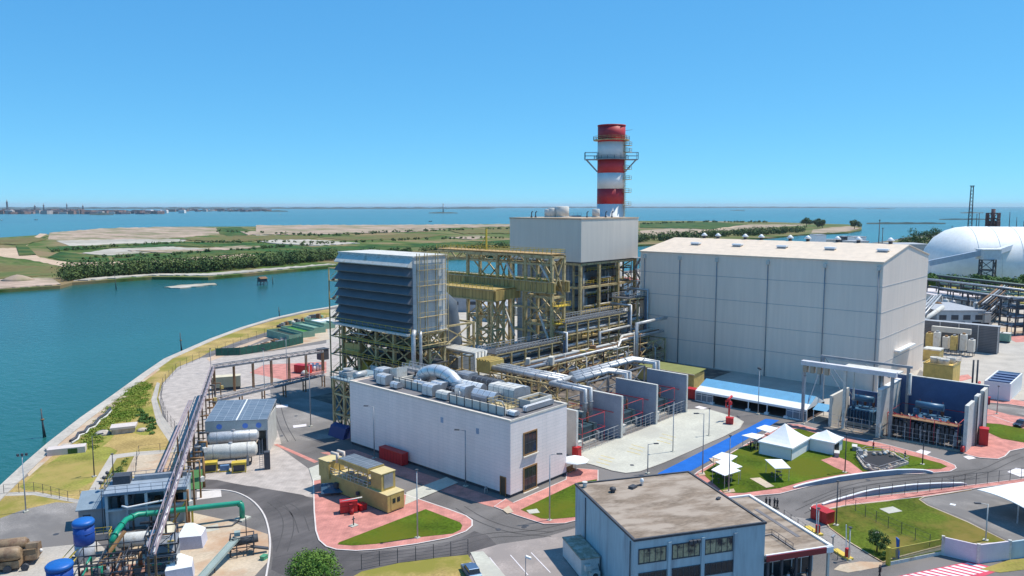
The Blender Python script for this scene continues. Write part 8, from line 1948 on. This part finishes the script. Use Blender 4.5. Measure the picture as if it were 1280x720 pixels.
# workshops seen through the gantry
for a in ((600, 640, 404, 384, 330, 22, 'white and blue grey workshop seen through the gantry', wall_blue, 3), (612, 662, 392, 372, 400, 24, 'long workshop roof behind the gantry towers', M('workshop_grey', (.42, .45, .47), .8), 4), (636, 658, 378, 360, 440, 16, 'white shed with dark band behind the gantry', white_paint, 2), (618, 636, 372, 358, 470, 14, 'small dark shed near the channel behind the gantry', steel_dark, 0), (556, 600, 400, 372, 360, 24, 'slate sided hall behind the rounded duct', roof_grey, 2), (560, 586, 372, 352, 470, 20, 'pale barge-like building at the water behind the gantry', white_dirty, 3)):
    farbox(a[0], a[1], a[2], a[3], a[4], a[5], a[6], a[7], wins=a[8])
rr = random.Random(51)
for k in range(10):
    px = 604 + rr.random() * 54; d_ = 300 + rr.random() * 60; g = GD(px, d_); s = T('yard_machine', ['grey', 'rust brown', 'white', 'dark', 'cream'][k % 5] + ' yard machine behind the gantry, ' + ['first', 'second', 'third', 'fourth', 'fifth', 'sixth', 'seventh', 'eighth', 'ninth', 'tenth'][k] + ' of ten', 'machine', g, rr.random(), 'yard machines behind the gantry'); m_ = [steel_grey, rust, white_dirty, steel_dark, wall_cream][k % 5]; s.part('body', MB().box(-2.2, -1.4, .4, 2.2, 1.4, 2.6 + rr.random() * 2), m_); s.part('pipe', MB().tube([(0, 0, 2), (0, 0, 5 + rr.random() * 3), (3, 0, 5)], .3, 8), [galv, rust][k % 2])
# ------------------------------------------------------------------ trees and bushes, far banks
def far_trees(name, segs, n, h0, h1, mat, seed, per=46, size=1.0, spread=8, label=None):
    rr = random.Random(seed); mb = MB()
    for _ in range(n):
        i = rr.randrange(len(segs) - 1); f_ = rr.random(); x, y = segs[i][0] * (1 - f_) + segs[i + 1][0] * f_, segs[i][1] * (1 - f_) + segs[i + 1][1] * f_
        g = G(x, y); dd = Vector(g).normalized() * rr.uniform(0, spread); h = rr.uniform(h0, h1); r_ = h * rr.uniform(.5, .75)
        mb.leaves(g[0] + dd.x, g[1] + dd.y, h * .48, r_, r_, h * .52, per, size, rr, .55)
    o = mk(name, mb, mat); o['kind'] = 'stuff'; return o
far_trees('tree_belt', [(78, 352), (120, 348), (160, 345), (200, 342.5), (245, 341), (262, 340)], 230, 6, 14, leaf_far, 61, 70, .95, 34)
far_trees('tree_belt', [(262, 340), (320, 335), (370, 330), (425, 325)], 200, 6, 13, leaf_far, 62, 70, 1.0, 40)
far_trees('tree_belt', [(425, 323), (520, 317), (640, 310)], 60, 5, 9, leaf_far, 63, 50, 1.1, 30)
far_trees('tree_belt', [(796, 304), (860, 300), (905, 296), (960, 294), (1005, 290.5)], 130, 9, 15, leaf_far, 64, 60, 1.6, 70)
far_trees('scrub_line', [(60, 316), (140, 310), (230, 305), (330, 304), (420, 305)], 90, 2, 5, leaf_far, 65, 30, 1.0, 30)
far_trees('scrub_line', [(100, 325), (200, 321), (310, 313), (400, 306), (520, 300), (640, 298)], 110, 2, 4.5, leaf_far, 66, 30, 1.0, 20)
far_trees('scrub_line', [(270, 290), (400, 296), (520, 290), (640, 287)], 90, 2.5, 6, leaf_far, 67, 24, 1.4, 60)
far_trees('scrub_line', [(800, 281), (880, 278), (960, 278.5)], 60, 3, 7, leaf_far, 68, 24, 2.0, 60)
for k, (px, py, h, lb) in enumerate(((1008, 284, 22, 'dark tree clump at the tip of the marsh island, inner one'), (1028, 285, 18, 'smaller tree clump on the sandy tip of the marsh island'), (1068, 286.5, 19, 'round dark tree at the very tip of the marsh island'), (1022, 284, 20, 'dark tree clump beside the inner one on the island tip'))):
    tree(px, py, h, h * .75, lb, leaf_far, 900, 1.7, 70 + k, 'island_tree', 'tree', 10, 'trees at the tip of the marsh island')
def treerow(items, mat, grp):
    for k, (px, d_, h, r_, lb) in enumerate(items):
        g = GD(px, d_); rr = random.Random(int(px)); t = T('bush_tree', lb, 'tree', g, group=grp); t.part('trunk', MB().tube([(0, 0, 0), (0, 0, h * .5)], [.35, .2], 6), bark); mb = MB()
        for c in range(9): a = rr.uniform(0, 6.28); q = r_ * .6 * rr.random(); cr = r_ * rr.uniform(.35, .55); mb.leaves(q * math.cos(a), q * math.sin(a), h * rr.uniform(.35, .8), cr, cr, cr * .8, 90, .75, rr, .5)
        t.part('crown', mb, mat)
treerow([(1094 + k * 7, 590 + (k % 3) * 14, 15 + (k % 2) * 3 + k * .6, 8.5, 'bright green waterfront tree left of the dome, %s from the left' % ords[k]) for k in range(5)], leaf_mid, 'bright trees left of the dome')
treerow([(1128 + k * 8, 760 + (k % 3) * 20, 20 + (k % 3) * 4 + k, 12, 'dark tree behind the bright ones left of the dome, %s from the left' % ords[k]) for k in range(6)], leaf_dark, 'dark trees left of the dome')
treerow([(1164 + k * 10.5, 440 + (k % 4) * 12, [13, 6, 9, 7, 8, 5, 9, 6, 7, 8, 6, 7][k], 6.0, 'green bush at the foot of the dome, %s from the left' % ords[k]) for k in range(12)], leaf_mid, 'bushes at the foot of the dome')
far_trees('undergrowth', [(1162, 354), (1200, 354), (1240, 357), (1290, 362)], 90, 2.5, 5, leaf_mid, 71, 40, .7, 24)
ground('rough_ground', MB().sheet(GP([(1150, 345), (1300, 352), (1300, 384), (1240, 381), (1160, 372)]), .03), grass_verge, 'stuff')
ground('rough_ground', MB().sheet(GP([(1090, 316), (1100, 303), (1150, 297), (1300, 290), (1500, 290), (1500, 352), (1150, 344)]), .04), marsh, 'stuff')
flat('hard_standing', [(1226, 412), (1300, 405), (1300, 418), (1240, 416)], concrete_tan, .035)
# distant city on the horizon
rr = random.Random(77)
city_mats = [M('city_brick', (.30, .17, .15), .9, var=.3, scale=.01, fine=.05), M('city_pale', (.50, .42, .40), .9, var=.2, scale=.01, fine=.05), M('city_dark', (.12, .12, .15), .9, var=.3, scale=.01, fine=.05)]
for q, (mt, n, h0, h1) in enumerate(((city_mats[0], 190, 8, 24), (city_mats[1], 80, 6, 20), (city_mats[2], 150, 8, 22))):
    mb = MB()
    for k in range(n):
        px = rr.uniform(-30, 335) if rr.random() < .8 else rr.uniform(-30, 130); py = rr.uniform(264.5, 267.6) if px < 200 else rr.uniform(262.8, 264.6); g = G(px, py, -2); s_ = rr.uniform(18, 60)
        mb.cbox(g[0], g[1], -3, s_, s_ * rr.uniform(.5, 1.2), 3 + rr.uniform(h0, h1) * (1.1 if px < 110 else .8), rr.random() * 3)
    ground('distant_city', mb, mt, 'stuff')
for k, (px, pt_, wd, lb) in enumerate(((9.5, 249, 9, 'tallest square tower on the city skyline at far left'), (55, 254, 7, 'slim bell tower left of the centre of the skyline'), (84, 253, 6, 'thin spire on the skyline between two bell towers'), (104, 255.5, 8, 'short bell tower near the domes on the skyline'), (227, 259, 8, 'lone bell tower at the right part of the skyline'), (44, 255.5, 9, 'low turret between the tall tower and the slim bell tower'))):
    g = G(px, 265.5, -2); h = HZ(*g, pt_); s = T('bell_tower', lb, 'tower', g, .4, 'towers on the city skyline'); s.part('shaft', MB().cbox(0, 0, -3, wd, wd, h * .8 + 3), city_mats[2]); s.part('spire', MB().lathe(0, 0, [(wd * .5, h * .8), (wd * .35, h * .85), (.5, h)], 4), city_mats[0])
for k, (px, w_) in enumerate(((187, 9), (200, 12), (206, 6), (228, 7), (12, 8), (36, 10))):
    g = G(px, 266.2, -2); s = solo('waterfront_block', MB().cbox(0, 0, -1, w_ * 6, 40, 20, .8).cbox(0, 0, 19, w_ * 5, 34, 3, .8), M('far_white', (.72, .68, .68), .8, scale=.01, fine=.05), ['white waterfront building with long front on the far shore', 'widest white waterfront building on the far shore', 'small white block right of the widest one on the far shore', 'lone white block at the right of the city', 'white block below the tallest skyline tower', 'pale block between the skyline towers'][k], 'building', 'white buildings of the distant city', loc=(*g, -2))
# small boats on the lagoon
for k, (px, py) in enumerate(((2, 275.5), (45, 275), (251, 265), (272, 265), (538, 277), (350, 268))):
    g = G(px, py, -2); s = T('small_boat', ['tiny boat at the left edge of the lagoon', 'tiny boat below the city near the left', 'tiny boat at the right end of the city', 'tiny boat farther right of the city', 'tiny boat beyond the marsh behind the intake', 'tiny boat off the thin islet'][k], 'boat', (*g, -2), k, 'boats on the lagoon'); s.part('hull', MB().extr([(-1.5, .2), (1.5, .2), (2, 1.6), (-2, 1.6)], 'y', -6, 6), steel_dark); s.part('cabin', MB().box(-1.2, -2, 1.6, 1.2, 2, 3.4), white_paint)
g = G(554, 266, -2); h = HZ(*g, 255); s = T('lighthouse', 'thin mast-like beacon on the wooded islet', 'beacon', (*g, -2)); s.part('tower', MB().tube([(0, 0, 0), (0, 0, h)], [5, 3], 8), steel_grey); s.part('lantern', MB().cyl(0, 0, h, 4, 5, 8), white_dirty)
